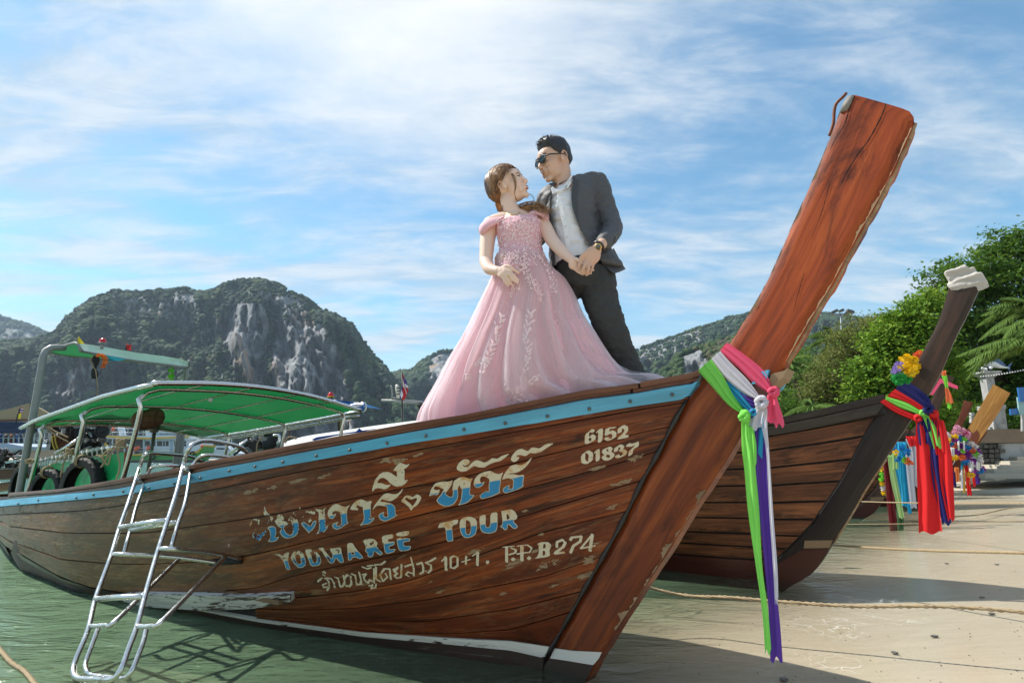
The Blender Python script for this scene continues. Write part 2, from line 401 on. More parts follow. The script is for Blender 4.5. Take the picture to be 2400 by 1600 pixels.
def crown_fn(nt, b):
    at = nt.new('ShaderNodeAttribute'); at.attribute_name = 'tone'; v = at.outputs['Fac']
    pos = nt.new('ShaderNodeNewGeometry').outputs['Position']
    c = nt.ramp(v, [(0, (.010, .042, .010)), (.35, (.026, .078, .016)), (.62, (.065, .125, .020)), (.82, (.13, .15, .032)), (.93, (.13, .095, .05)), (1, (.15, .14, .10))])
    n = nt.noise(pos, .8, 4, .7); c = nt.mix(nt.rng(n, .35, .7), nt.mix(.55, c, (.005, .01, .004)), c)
    nt.put(b.inputs['Base Color'], c); b.inputs['Roughness'].default_value = .9
    nt.put(b.inputs['Normal'], nt.bump(nt.noise(pos, 1.4, 4, .75), 1.0, 1.2))
M_CROWN = mat('hill_tree_crown', fn=crown_fn)
_ico = bmesh.new(); bmesh.ops.create_icosphere(_ico, subdivisions=1, radius=1)
ICO_V = np.array([tuple(q.co) for q in _ico.verts]); ICO_F = np.array([[q.index for q in f.verts] for f in _ico.faces]); _ico.free()
def vnoise(a, sc, seed=0):
    return np.array([mnoise.fractal(Vector((p[0] * sc[0] + seed, p[1] * sc[1], p[2] * sc[2])), 1.0, 2.0, 5) for p in a])
def hill(sky, D, depth, nx, nz, rocks=(), density=1.0, size=(3, 6), seed=0, rough=1.0, steep=1.0, pale=0.0):
    rng = np.random.default_rng(seed); sky = sorted(sky); x0, x1 = sky[0][0], sky[-1][0]
    xs = np.linspace(x0, x1, nx); sy = np.array([yat(sky, q) for q in xs]); sy = sy + np.array([mnoise.fractal(Vector((q * .045 + seed, 3, 0)), 1, 2, 5) for q in xs]) * 2.2
    ts = np.linspace(0, 1, nz); V = []; PXY = []
    for j, t in enumerate(ts):
        for i, q in enumerate(xs):
            Yt = D + depth; top = P(q, sy[i], Yt); zt = max(top.z, 1.0)
            g = t ** (1.9 / steep); Yv = D + depth * g
            V.append((q, t, Yv, zt))
    V = np.array(V); base = np.stack([V[:, 0] * .012, V[:, 1] * 2.2, V[:, 0] * 0], 1)
    n1 = vnoise(base, (1, 1, 1), seed); n2 = vnoise(base, (3.3, 3.0, 1), seed + 9); n3 = vnoise(base, (11, 9, 1), seed + 30)
    win = np.minimum(1, (1 - V[:, 1]) * 5)
    Yv = V[:, 2] + rough * depth * (.30 * n1 + .15 * n2 + .05 * n3) * win
    pts = []
    for k in range(len(V)):
        r = (V[k, 0] - 1200) / (F_PX * _c); zz = V[k, 3] * V[k, 1]; pts.append((r * Yv[k] * 1.0, Yv[k], zz - 2 * (V[k, 1] == 0)))
    pts = np.array(pts)
    # x from the true ray so that the skyline stands where the photograph has it
    el = (pts[:, 2] - CAM_H) / pts[:, 1]; th = np.arctan(el) - PITCH; pts[:, 0] = (V[:, 0] - 1200) / F_PX * pts[:, 1] * np.cos(th) / np.cos(th + PITCH) * 1.0
    dyp = -np.tan(th) * F_PX; pts[:, 0] = (V[:, 0] - 1200) / (F_PX * _c + dyp * _s) * pts[:, 1]
    py = 800 + dyp
    rk = np.zeros(len(V))
    for (cx, cy, rx, ry, ang, st) in rocks:
        ca, sa = math.cos(ang), math.sin(ang); ux = (V[:, 0] - cx) * ca + (py - cy) * sa; uy = -(V[:, 0] - cx) * sa + (py - cy) * ca
        rx, ry = rx * 1.35, ry * 1.25; d = (np.abs(ux / rx) ** 2.6 + np.abs(uy / ry) ** 2.6); rk = np.maximum(rk, st * np.clip(1.5 - d, 0, 1))
    i, j = np.meshgrid(np.arange(nz - 1), np.arange(nx - 1), indexing='ij'); a = (i * nx + j).ravel(); Fc = np.stack([a, a + 1, a + nx + 1, a + nx], 1)
    # back slope
    back = pts[(nz - 1) * nx:].copy(); back[:, 1] += depth * 1.2; back[:, 0] *= 1 + depth * 1.2 / (D + depth); back[:, 2] = -2
    allp = np.vstack([pts, back]); b0 = (nz - 1) * nx; k = np.arange(nx - 1); Fb = np.stack([b0 + k, b0 + k + 1, b0 + nx + k + 1, b0 + nx + k], 1)
    h = fast_mesh('limestone_hill', allp, np.vstack([Fc, Fb]), 4, M_HILL, smooth=True, attr={'rock': np.r_[rk, np.zeros(nx)]}, kind='structure')
    # trees on it: faces picked where there is no bare rock
    ntree = int(density * (x1 - x0) * 5.2); fi = rng.integers(0, len(Fc), ntree * 3)
    q = Fc[fi]; wgt = rng.dirichlet([1, 1, 1, 1], len(fi)); c = (pts[q] * wgt[:, :, None]).sum(1); rr = (rk[q] * wgt).sum(1); tt = (V[q, 1] * wgt).sum(1)
    nz_ = np.array([mnoise.fractal(Vector((p[0] * .03, p[2] * .03, seed)), 1, 2, 3) for p in c])
    ok = (rr + rng.normal(0, .25, len(rr)) + nz_ * .35) < .22; c = c[ok][:ntree]; tt = tt[ok][:ntree]; nz_ = nz_[ok][:ntree]
    top = pts[b0:]; kk = rng.integers(0, nx - 1, int((x1 - x0) * .9)); f = rng.random((len(kk), 1)); c = np.vstack([c, top[kk] * (1 - f) + top[kk + 1] * f]); nz_ = np.r_[nz_, np.zeros(len(kk))]
    m_ = len(c); s = rng.uniform(size[0], size[1], m_) ; s = s * (.75 + .5 * rng.random(m_))
    jit = rng.uniform(.72, 1.28, (m_, len(ICO_V), 1)); VV = ICO_V[None] * jit * np.stack([s, s, s * rng.uniform(.7, 1.0, m_)], 1)[:, None] * .62 + c[:, None] + np.array([0, -.3, .35]) * s[:, None, None]
    tone = np.clip(.33 + nz_ * .55 + rng.normal(0, .16, m_) + pale, 0, 1); FF = ICO_F[None] + (np.arange(m_) * len(ICO_V))[:, None, None]
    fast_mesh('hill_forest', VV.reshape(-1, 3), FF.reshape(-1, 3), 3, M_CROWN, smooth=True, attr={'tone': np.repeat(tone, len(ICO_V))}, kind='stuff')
    return h
def z6(l): return [(u / 2.138, 600 + v / 2.138) for u, v in l]
hill([(-260, 730)] + z6([(0, 310), (130, 355), (250, 400), (420, 480)]) + [(330, 900)], 1150, 260, 90, 24, rocks=[(60, 770, 120, 30, 0, .35)], density=1.6, size=(7, 12), seed=3)
MAIN_SKY = [(-300, 830), (-120, 815), (0, 806), (60, 800), (112, 792)] + z6([(250, 410), (300, 360), (380, 280), (470, 220), (570, 182), (700, 190), (860, 175), (930, 168), (1010, 190), (1080, 175), (1120, 150), (1210, 125), (1330, 130), (1400, 150), (1440, 180), (1530, 215), (1620, 285), (1680, 300), (1760, 350), (1820, 430), (1860, 490), (1910, 540), (1945, 590), (2040, 690)]) + [(1000, 980), (1060, 1075)]
MAIN_ROCK = [(575, 785, 38, 62, .12, 1.0), (590, 840, 24, 60, -.25, .9), (712, 870, 52, 92, -.08, 1.15), (760, 905, 40, 80, -.1, 1.0), (680, 730, 30, 45, .4, .6), (170, 905, 42, 28, -.5, 1.0), (205, 870, 24, 40, .2, .8), (360, 720, 60, 22, .1, .5), (435, 730, 25, 35, 0, .6), (500, 780, 16, 40, 0, .4), (755, 985, 60, 45, 0, .9), (330, 690, 100, 12, 0, .35), (640, 700, 50, 16, .3, .4), (530, 890, 26, 36, 0, .4)]
hill(MAIN_SKY, 520, 190, 420, 110, rocks=MAIN_ROCK, density=5.0, size=(2.3, 5.2), seed=11, rough=1.25, steep=1.25)
hill([(860, 905)] + z6([(1950, 595), (2060, 580), (2110, 535), (2200, 490), (2280, 478), (2352, 470)]) + [(1180, 822), (1300, 850), (1420, 900), (1500, 1000)], 800, 200, 160, 50, rocks=[(1040, 870, 26, 44, .2, .8)], density=4.0, size=(3.5, 7), seed=21)
hill([(1330, 960), (1420, 860), (1494, 821), (1533, 807), (1574, 794), (1616, 778), (1657, 766), (1710, 747), (1751, 738), (1850, 728), (1920, 736), (1989, 745), (2060, 752), (2200, 770), (2500, 800), (2800, 850)], 620, 260, 300, 60, rocks=[(1560, 815, 90, 18, -.35, .4), (1700, 760, 60, 14, -.3, .3)], density=4.0, size=(3, 5.5), seed=31)
hill([(1460, 985), (1500, 935), (1540, 885), (1590, 838), (1640, 818), (1700, 800), (1750, 792), (1850, 800), (1950, 830), (2100, 860), (2300, 900)], 260, 70, 200, 50, rocks=[(1622, 850, 20, 32, .1, 1.1), (1640, 870, 16, 26, 0, .9)], density=5.0, size=(1.6, 3.4), seed=41, pale=.08)

# sea air: one closed box of thin even haze round the whole place
def haze_fn():
    m = bpy.data.materials.new('haze_air'); m.use_nodes = True; nt = NT(m.node_tree); nt.n.clear(); v = nt.new('ShaderNodeVolumePrincipled'); v.inputs['Color'].default_value = (.62, .80, 1, 1); v.inputs['Density'].default_value = .00014; v.inputs['Anisotropy'].default_value = .2
    out = nt.new('ShaderNodeOutputMaterial'); nt.l.new(v.outputs[0], out.inputs['Volume']); return m
MB().box((0, 1950, 190), (8200, 4500, 400)).build('haze', haze_fn(), smooth=False, kind='stuff')
# ================================================================== BOATS
def proj(p):
    q = Vector(p) - CAMP; x = q.x; y = q.y * _c + q.z * _s; z = -q.y * _s + q.z * _c
    return (1200 + F_PX * x / y, 800 - F_PX * z / y)
def wood(name, deep, mid, hi, worn=(.30, .22, .13), wear=.0, grad=None, rough=.42, far=None, stain=.6, gs=1.0):
    def fn(nt, b):
        uv = uvco(nt); rnd = nt.new('ShaderNodeObjectInfo').outputs['Random']
        off = nt.new('ShaderNodeCombineXYZ'); nt.put(off.inputs[0], nt.math('MULTIPLY', rnd, 37.0)); nt.put(off.inputs[1], nt.math('MULTIPLY', rnd, 91.0))
        p = nt.vmath('ADD', uv, off.outputs[0])
        g = nt.noise(nt.scale(p, (1.6 * gs, 34 * gs, 1)), 1, 9, .62, .5); f = nt.noise(nt.scale(p, (1.1, 7, 1)), 1, 6, .6, .8)
        c = nt.ramp(nt.math('ADD', nt.math('MULTIPLY', g, .5), nt.math('MULTIPLY', f, .5)), [(.3, deep), (.5, mid), (.68, hi)])
        bl = nt.noise(nt.scale(p, (1.5, 4.6, 1)), 1.3, 8, .7, .7)
        c = nt.mix(nt.math('MULTIPLY', nt.rng(bl, .5, .68), stain), c, tuple(q * .28 for q in deep))
        sc = nt.noise(nt.scale(p, (5, 19, 1)), 1, 9, .68, 1.0); sc2 = nt.noise(nt.scale(p, (.8, 1.7, 1)), 1, 3, .5)
        th = nt.math('ADD', nt.math('MULTIPLY', sc, .62), nt.math('MULTIPLY', sc2, .38))
        if grad:
            x = nt.new('ShaderNodeSeparateXYZ'); nt.put(x.inputs[0], objco(nt)); gx = nt.rng(x.outputs[0], grad[0], grad[1])
            th = nt.math('ADD', th, nt.math('MULTIPLY', gx, grad[2]))
        wf = nt.rng(th, .62 - wear, .665 - wear); wc = nt.mix(g, tuple(q * .6 for q in worn), worn)
        if grad and far: 
            wc = nt.mix(gx, wc, nt.mix(f, tuple(q * .55 for q in far), far)); c = nt.mix(nt.math('MULTIPLY', gx, .5), c, nt.mix(g, tuple(q * .35 for q in far), tuple(q * .8 for q in far))); mo = nt.rng(nt.noise(nt.scale(p, (6, 34, 1)), 1, 8, .72, 1.2), .50, .57); c = nt.mix(nt.math('MULTIPLY', nt.math('MULTIPLY', mo, nt.rng(gx, 0, 1, .22, .6)), nt.rng(f, .35, .6)), c, tuple(q * 1.35 for q in far))
        c = nt.mix(nt.math('MULTIPLY', wf, .85), c, wc)
        kn = nt.voro(nt.scale(p, (1.1, 6, 1)), 1.0); c = nt.mix(nt.math('MULTIPLY', nt.rng(kn, .09, .03), .8), c, (.012, .008, .006))
        nt.put(b.inputs['Base Color'], c); nt.put(b.inputs['Roughness'], nt.mix(wf, (rough,) * 3, (.75,) * 3))
        nt.put(b.inputs['Normal'], nt.bump(nt.math('ADD', g, nt.math('MULTIPLY', wf, -.5)), .35, .006)); b.inputs['Specular IOR Level'].default_value = .27
    return mat(name, fn=fn)
W_HULL = wood('varnished_hull_plank', (.018, .0045, .0025), (.12, .023, .006), (.36, .080, .013), worn=(.26, .15, .07), wear=.018, grad=(-.5, -3.3, .065), far=(.20, .132, .066), rough=.36, stain=.85)
W_STEM = wood('varnished_stem', (.035, .007, .003), (.17, .034, .007), (.36, .088, .015), worn=(.32, .22, .12), wear=.025, rough=.4, stain=.5)
W_PROW = wood('varnished_prow', (.07, .012, .004), (.28, .047, .008), (.46, .105, .017), worn=(.34, .18, .08), wear=-.005, rough=.55, stain=.8)
W_GUN = wood('dark_gunwale', (.06, .024, .014), (.15, .058, .032), (.26, .11, .06), worn=(.22, .14, .09), wear=-.01, grad=(-1.5, -5, .06), far=(.12, .085, .065))
W_RAW = wood('raw_split_wood', (.12, .07, .035), (.28, .18, .10), (.42, .31, .19), wear=0, rough=.8, stain=.3)
W_DECK = wood('deck_board', (.07, .04, .02), (.16, .10, .05), (.25, .17, .09), wear=.02, rough=.6)
def paint(name, col, chip=(.03, .03, .03), amt=.0, dirt=.25, rough=.45, cs=(3, 40)):
    def fn(nt, b):
        p = uvco(nt); g = nt.noise(nt.scale(p, (2, 30, 1)), 1, 6, .6); ch = nt.noise(nt.scale(p, (cs[0], cs[1], 1)), 1, 8, .7, .6); m2 = nt.noise(nt.scale(p, (.8, 2, 1)), 1, 3)
        c = nt.mix(nt.rng(g, .3, .75), tuple(q * (1 - dirt) for q in col), tuple(min(1, q * 1.12) for q in col))
        f = nt.rng(nt.math('ADD', nt.math('MULTIPLY', ch, .7), nt.math('MULTIPLY', m2, .3)), .60 - amt, .62 - amt)
        nt.put(b.inputs['Base Color'], nt.mix(f, c, chip)); b.inputs['Roughness'].default_value = rough; nt.put(b.inputs['Normal'], nt.bump(nt.math('SUBTRACT', nt.math('MULTIPLY', g, .4), f), .3, .004))
    return mat(name, fn=fn)
M_BLUE = paint('blue_rail_paint', (.085, .37, .56), chip=(.03, .055, .07), amt=-.035)
M_WHITE = paint('flaking_white_paint', (.72, .68, .60), chip=(.035, .02, .015), amt=.02, cs=(6, 22))
M_WHITE2 = paint('worn_white_strip', (.62, .60, .56), chip=(.05, .035, .03), amt=.085, cs=(5, 22))
M_BOOT = paint('dark_bottom_paint', (.035, .018, .014), chip=(.10, .075, .055), amt=.0, rough=.35)
M_CAULK = mat('black_caulk', (.008, .006, .005), .7)
M_STEEL = mat('stainless_tube', (.5, .49, .47), .2, 1.0, fn=lambda nt, b: (nt.put(b.inputs['Roughness'], nt.rng(nt.noise(objco(nt), 14, 5, .7), .35, .7, .2, .34)), nt.put(b.inputs['Base Color'], nt.mix(nt.rng(nt.noise(objco(nt), 5, 4, .6), .66, .80), (.62, .61, .59), (.30, .19, .12)))))
M_IRON = mat('dark_iron', (.03, .028, .026), .5, .6)
M_RUST = mat('rusty_iron', (.16, .06, .03), .7, .3)
M_NAIL = mat('nail_head', (.14, .13, .11), .45, .7)
M_ROPE = mat('hemp_rope', fn=lambda nt, b: (nt.put(b.inputs['Base Color'], nt.mix(nt.noise(objco(nt), 60, 3), (.22, .15, .08), (.42, .33, .20))), nt.put(b.inputs['Roughness'], .9)))

AFT, PORT = Vector((-.8, .6, 0)), Vector((-.6, -.8, 0)); FWD = -AFT; UP = Vector((0, 0, 1))
class Boat:
    def __init__(s, F, hw=.05): s.F = Vector(F); s.hw = hw; s.pp = s.F + PORT * hw
    def at(s, a, v, z): return s.F + AFT * a + PORT * v + UP * (z - s.F.z)
    def loc(s, p): q = Vector(p) - s.F; return (q.dot(AFT), q.dot(PORT), Vector(p).z)
    def face(s, px, py, off=0.0): return PL(px, py, s.pp + PORT * off, PORT)      # on the port face of the stem
    def mirror(s, p): q = Vector(p) - s.F; return Vector(p) - PORT * (2 * q.dot(PORT))
    def make_surface(s, rabbet, gun, water, b_pts, s_end, z_fall=None):
        s.gun = gun; s.b_pts = b_pts; s.s_end = s_end
        wl = sorted([s.loc(G(*q))[:2] for q in water])
        s.w_pts = wl
        R_ = [s.loc(s.face(*q)) for q in rabbet]          # bottom to top
        s.s_top = R_[-1][0]; s.ztab = [(a, s._ztop(a)) for a in np.linspace(s.s_top - .05, s_end, 60)]
        s.rt = sorted([(max(0, r[2] / s.ztop(r[0])), r[0]) for r in R_])
        s.s_bot = s.rt[0][1]
    def bt(s, a): return float(np.interp(a, [q[0] for q in s.b_pts], [q[1] for q in s.b_pts]))
    def bw(s, a): return float(np.interp(a, [q[0] for q in s.w_pts], [q[1] for q in s.w_pts]))
    def _ztop(s, a):
        p = s.at(a, s.bt(a), 1.1)
        for _ in range(12):
            px, py = proj(p); r = ray(px, yat(s.gun, px)); p.z = CAM_H + r.z / r.y * p.y
        return p.z
    def ztop(s, a): return float(np.interp(a, [q[0] for q in s.ztab], [q[1] for q in s.ztab]))
    def sR(s, t): return float(np.interp(t, [q[0] for q in s.rt], [q[1] for q in s.rt]))
    def S(s, x, t):
        tt = min(max(t, 0), 1.05); a = s.sR(tt) + x; h = s.hw
        gt = max(0, s.bt(s.s_top + x) - h) if x < 1.2 else max(0, s.bt(a) - h)
        if x < 1.2: gt = lerp(gt, max(0, s.bt(a) - h), x / 1.2)
        gw = max(0, s.bw(max(a, s.s_bot + x * .999)) - h) if x < .6 else max(0, s.bw(a) - h)
        if x < .6: gw = lerp(max(0, s.bw(s.s_bot + x) - h), max(0, s.bw(a) - h), x / .6)
        v = h + lerp(gw, gt, tt ** .9) + .055 * 4 * tt * (1 - tt) * min(1, x / 2.0)
        z = tt * s.ztop(a)
        if t < 0: z = t * 1.5; v = h + gw * max(0, (1 + t * 1.5))
        return s.at(a, v, z)
    def fill(s, row, off):
        """left of where the hull turns out of sight: carry the line on towards the stern"""
        k = next((i for i, p in enumerate(row) if p is not None), None)
        if k:
            q = row[k] - PORT * off; a, v, z = s.loc(q); t = z / s.ztop(a)
            for i in range(k): a2 = lerp(8.28, a, i / k); row[i] = s.S(max(.02, a2 - s.sR(min(max(t, 0), 1))), t) + PORT * off
        return row
    def hitn(s, px, py, off=0.0):
        r = ray(px, py); h, nrm, i, d = s.tree.ray_cast(CAMP, r)
        if h is None or s.loc(h)[0] > 8.2: return None if px < 120 else s.hit(px, py, off)
        return h + (nrm if nrm.dot(r) < 0 else -nrm) * off
    def bvh(s, off=0.0):
        xs = list(np.linspace(0, 1.5, 40)) + list(np.linspace(1.55, s.s_end - s.s_bot, 60)); ts = list(np.linspace(-.3, 0, 5)) + list(np.linspace(.03, 1.04, 36))
        s.gridpts = [[s.S(x, t) for x in xs] for t in ts]
        V = [p for r in s.gridpts for p in r]; n = len(xs)
        Fc = [[i * n + j, i * n + j + 1, (i + 1) * n + j + 1, (i + 1) * n + j] for i in range(len(ts) - 1) for j in range(n - 1)]
        s.tree = BVHTree.FromPolygons(V, Fc); return s.tree
    def hit(s, px, py, off=0.0):
        r = ray(px, py); h, nrm, i, d = s.tree.ray_cast(CAMP, r)
        if h is None:
            h, nrm, i, d = s.tree.find_nearest(s.face(px, py))
        if nrm.dot(r) > 0: nrm = -nrm
        return h + nrm * off
    def strip(s, up, lo, x0, x1, off=0.0, th=.02, nr=4, gap=1.4, step=24, mb=None, mirror=False):
        """a plank between two traced seams"""
        n = max(3, int((x1 - x0) / step)); A = []; Bk = []
        for i in range(nr + 1):
            ra, rb = [], []
            for j in range(n + 1):
                x = lerp(x0, x1, j / n); yu = yat(up, x) + gap; yl = max(yat(lo, x) - gap, yu + .4); t = i / nr
                p = s.hit(x, lerp(yl, yu, t), off); q = s.hit(x, lerp(yl, yu, t), off - th)
                if mirror: p, q = s.mirror(p), s.mirror(q)
                ra.append(p); rb.append(q)
            A.append(ra); Bk.append(rb)
        mb = mb or MB()
        if mirror: A = A[::-1]; Bk = Bk[::-1]
        mb.slab(A, Bk); return mb
    def plank_prism(s, back, front, n=26, nc=6, th=None, wob=.0, seed=0):
        """side-shaped board (stem or prow) between its two traced edges"""
        th = th or 2 * s.hw; rows = []; rowb = []
        bl = smooth_line([s.face(*q) for q in back], n); fl = smooth_line([s.face(*q) for q in front], n); rr = random.Random(seed)
        for i in range(n):
            w = wob * (rr.random() - .5); e = (fl[i] - bl[i]).normalized(); row = []; rb = []
            for j in range(nc + 1):
                p = bl[i].lerp(fl[i] + e * w, j / nc); edge = .010 if j in (0, nc) else 0.0
                row.append(p - PORT * edge); rb.append(p - PORT * (th - edge))
            rows.append(row); rowb.append(rb)
        return rows, rowb

# ---------------------------------------------------------------- the big boat in front
mb_ = Boat(G(1385, 1582)); MAIN = mb_
main = thing('longtail_boat', MAIN.at(3, 0, 0), 'varnished brown longtail boat with pale blue rail and YODWAREE TOUR lettering', 'boat', 'longtail boats along the beach')
RAB = [(1270, 1562), (1282, 1537), (1343, 1430), (1367, 1386), (1412, 1307), (1448, 1243), (1470, 1200), (1505, 1128), (1545, 1058), (1572, 1004), (1609, 938), (1638, 900), (1652, 868)]
GUN = [(-300, 1172), (-150, 1168), (0, 1157), (143, 1147), (278, 1123), (430, 1094), (500, 1078), (600, 1059), (800, 1020), (960, 991), (1100, 968), (1178, 951), (1368, 913), (1493, 898), (1560, 886), (1600, 879), (1635, 870), (1700, 857)]
BT = [(-300, 1192), (-150, 1184), (0, 1173), (143, 1160), (287, 1144), (430, 1115), (500, 1099), (600, 1081), (960, 1012), (1100, 988), (1368, 935), (1493, 920), (1560, 907), (1658, 892), (1720, 882)]
BB = [(-300, 1206), (-150, 1198), (0, 1187), (143, 1175), (287, 1160), (430, 1135), (500, 1122), (600, 1103), (960, 1037), (1100, 1014), (1368, 967), (1493, 947), (1609, 930), (1678, 917), (1720, 910)]
WATER = [(-260, 1225), (-100, 1250), (6, 1290), (43, 1336), (172, 1388), (295, 1408), (401, 1428), (612, 1468), (1020, 1531), (1276, 1577), (1340, 1582)]
BEAM = [(-.80, .05), (-.64, .055), (-.3, .22), (0, .40), (.4, .56), (1, .74), (2.4, .93), (3.8, 1.04), (5.5, 1.02), (7.0, .88), (8.4, .62)]
MAIN.make_surface(RAB, GUN, WATER, BEAM, 8.3)
MAIN.w_pts = [(MAIN.s_bot - .02, .05), (MAIN.s_bot + .25, .15)] + [q for q in MAIN.w_pts if MAIN.s_bot + .5 < q[0] < 7.0] + [(8.4, .5)]
MAIN.bvh()
# backing skin (caulked seams show between the planks), both sides
for side in (0, 1):
    rows = [[p - (PORT * .016) for p in r] for r in MAIN.gridpts[:-3]]
    if side: rows = [[MAIN.mirror(p) for p in r] for r in rows]
    MB().grid(rows, flip=bool(side)).build('hull_lining', M_CAULK, main)
SEAMS = [
    BB,
    [(-300, 1210), (-150, 1212), (0, 1206), (200, 1196), (350, 1175), (500, 1147), (722, 1101), (883, 1074), (960, 1057), (1218, 1010), (1505, 958), (1610, 942)],
    [(-300, 1213), (-150, 1221), (0, 1230), (160, 1249), (344, 1248), (600, 1212), (780, 1178), (946, 1143), (1100, 1115), (1160, 1096), (1390, 1039), (1505, 1013), (1580, 998)],
    [(-300, 1216), (-150, 1229), (26, 1268), (143, 1310), (287, 1322), (440, 1318), (590, 1300), (960, 1212), (1121, 1174), (1261, 1136), (1390, 1102), (1465, 1080), (1560, 1050)],
    [(-300, 1219), (-150, 1237), (26, 1284), (72, 1311), (143, 1352), (215, 1376), (287, 1388), (430, 1390), (600, 1377), (700, 1345), (960, 1291), (1060, 1263), (1218, 1211), (1390, 1159), (1520, 1120)],
    [(430, 1393), (600, 1398), (700, 1400), (830, 1385), (960, 1360), (1146, 1291), (1275, 1245), (1480, 1194)],
    [(600, 1425), (700, 1428), (830, 1424), (1000, 1405), (1275, 1349), (1425, 1298)],
    [(600, 1440), (700, 1448), (850, 1456), (1000, 1455), (1200, 1426), (1380, 1381)],
    [(600, 1446), (700, 1456), (850, 1476), (900, 1480), (1050, 1485), (1200, 1474), (1355, 1427)],
    [(442, 1421), (600, 1449), (850, 1480), (1050, 1494), (1200, 1501), (1310, 1517)],
]
WB = [(442, 1425), (600, 1455), (850, 1490), (1050, 1508), (1200, 1523), (1300, 1546)]
def xr(seam_y_line, lo, off=2):
    """where a strake meets the rabbet"""
    best = 1650
    for x in range(1250, 1660):
        yr = yat(sorted(RAB, key=lambda q: q[0]), x)
        if yr < yat(seam_y_line, x): best = x; break
    return best - off
for k in range(len(SEAMS) - 1):
    up, lo = SEAMS[k], SEAMS[k + 1]
    x0 = max(up[0][0], lo[0][0], -300) if k < 4 else {4: 430, 5: 600, 6: 600, 7: 600, 8: 600}[k]
    x1u, x1l = xr(up, 0), xr(lo, 0)
    for mir in (False, True):
        n = 46 if x0 < 0 else 30; A = []; Bk = []; nr = 4
        for i in range(nr + 1):
            ra, rb = [], []; t = i / nr; xe = lerp(x1l, x1u, t)
            for j in range(n + 1):
                x = lerp(x0, xe, j / n); yu = yat(up, x) + 1.3; yl = max(yat(lo, x) - 1.3, yu + .4); y = lerp(yl, yu, t)
                wav = .002 * math.sin(x * .013 + k * 2); ra.append(MAIN.hitn(x, y, .002 + wav)); rb.append(MAIN.hitn(x, y, -.02))
            ra, rb = MAIN.fill(ra, .002), MAIN.fill(rb, -.02)
            if mir: ra, rb = [MAIN.mirror(p) for p in ra], [MAIN.mirror(p) for p in rb]
            A.append(ra); Bk.append(rb)
        if mir: A = A[::-1]; Bk = Bk[::-1]
        MB().slab(A, Bk).build('plank', W_HULL, main, smooth='auto')
MAIN.strip(SEAMS[9], WB, 442, 1292, .004, .02, 2, 0.2).build('waterline_board', M_WHITE, main, label='flaking white waterline band')
# dark bottom board down into the water
A = []; Bk = []
for i in range(5):
    ra, rb = [], []
    for j in range(47):
        x = lerp(-300, 1275, j / 46); yu = yat(SEAMS[4] if x < 430 else WB, x) + (2 if x < 430 else 1); 
        if 430 <= x < 442: yu = 1426
        base = MAIN.hitn(x, yu, .0)
        if base is None: a2 = lerp(8.25, 6.2, (x + 300) / 320); base = MAIN.S(a2 - MAIN.s_bot, .2)
        l = MAIN.loc(base); low = MAIN.S(max(0.02, l[0] - MAIN.s_bot), -.16); p = base.lerp(low, 1 - i / 4) + PORT * .004
        ra.append(p); rb.append(p - PORT * .03)
    A.append(ra); Bk.append(rb)
MB().slab(A, Bk).build('bottom_board', M_BOOT, main)
MAIN.strip([(300, 1386), (345, 1385), (480, 1387), (600, 1389), (690, 1384)], [(300, 1401), (345, 1413), (480, 1421), (600, 1417), (690, 1402)], 300, 690, .035, .05, 3, 0).build('rubbing_strake', M_WHITE2, main, smooth='auto', label='short rubbing strip with peeling white paint')
# rail: blue strip, gunwale boards
MAIN.strip(BT, BB, -300, 1690, .028, .05, 3, .0).build('rub_rail', M_BLUE, main, smooth='auto', label='pale blue painted rail with dark scuffs')
def gun_board(up, lo, x0, x1, off, inner, name='gunwale_board', mir=False):
    n = 44; rows = []
    L = [MAIN.hit(lerp(x0, x1, j / n), yat(lo, lerp(x0, x1, j / n)), off) for j in range(n + 1)]
    U = [MAIN.hit(lerp(x0, x1, j / n), yat(up, lerp(x0, x1, j / n)), off) for j in range(n + 1)]
    I = []; I2 = []
    for p, q in zip(U, L):
        a, v, z = MAIN.loc(p); vi = max(MAIN.hw + .004, v - inner); I.append(MAIN.at(a, vi, z + .004)); I2.append(MAIN.at(a, vi, q.z))
    rows = [L, [l.lerp(u, .5) + PORT * .004 for l, u in zip(L, U)], U, [u.lerp(i, .5) for u, i in zip(U, I)], I, I2]
    if mir: rows = [[MAIN.mirror(p) for p in r] for r in rows]
    MB().grid(rows, closed_v=True, flip=mir).build(name, W_GUN, main, smooth='auto')
MIDG = [(g[0], lerp(g[1], yat(BT, g[0]), .52)) for g in GUN]
for mir in (False, True):
    gun_board(GUN, MIDG, -300, 1496, .020, .055, mir=mir)
    gun_board([(x, y - 2) for x, y in GUN], MIDG, 1501, 1655, .018, .10, mir=mir)
    gun_board([(x, y + 1) for x, y in MIDG], [(x, y - .3) for x, y in BT], -300, 1478, .010, .045, mir=mir)
    gun_board([(x, y + 1) for x, y in MIDG], [(x, y - .3) for x, y in BT], 1484, 1668, .010, .10, mir=mir)
# blue rail on the far side
A = []; Bk = []
for t in np.linspace(0, 1, 3):
    A.append([MAIN.mirror(MAIN.hit(x, lerp(yat(BB, x), yat(BT, x), t), .028)) for x in np.linspace(-300, 1690, 44)]); Bk.append([MAIN.mirror(MAIN.hit(x, lerp(yat(BB, x), yat(BT, x), t), -.02)) for x in np.linspace(-300, 1690, 44)])
MB().slab(A[::-1], Bk[::-1]).build('rub_rail', M_BLUE, main, smooth='auto')
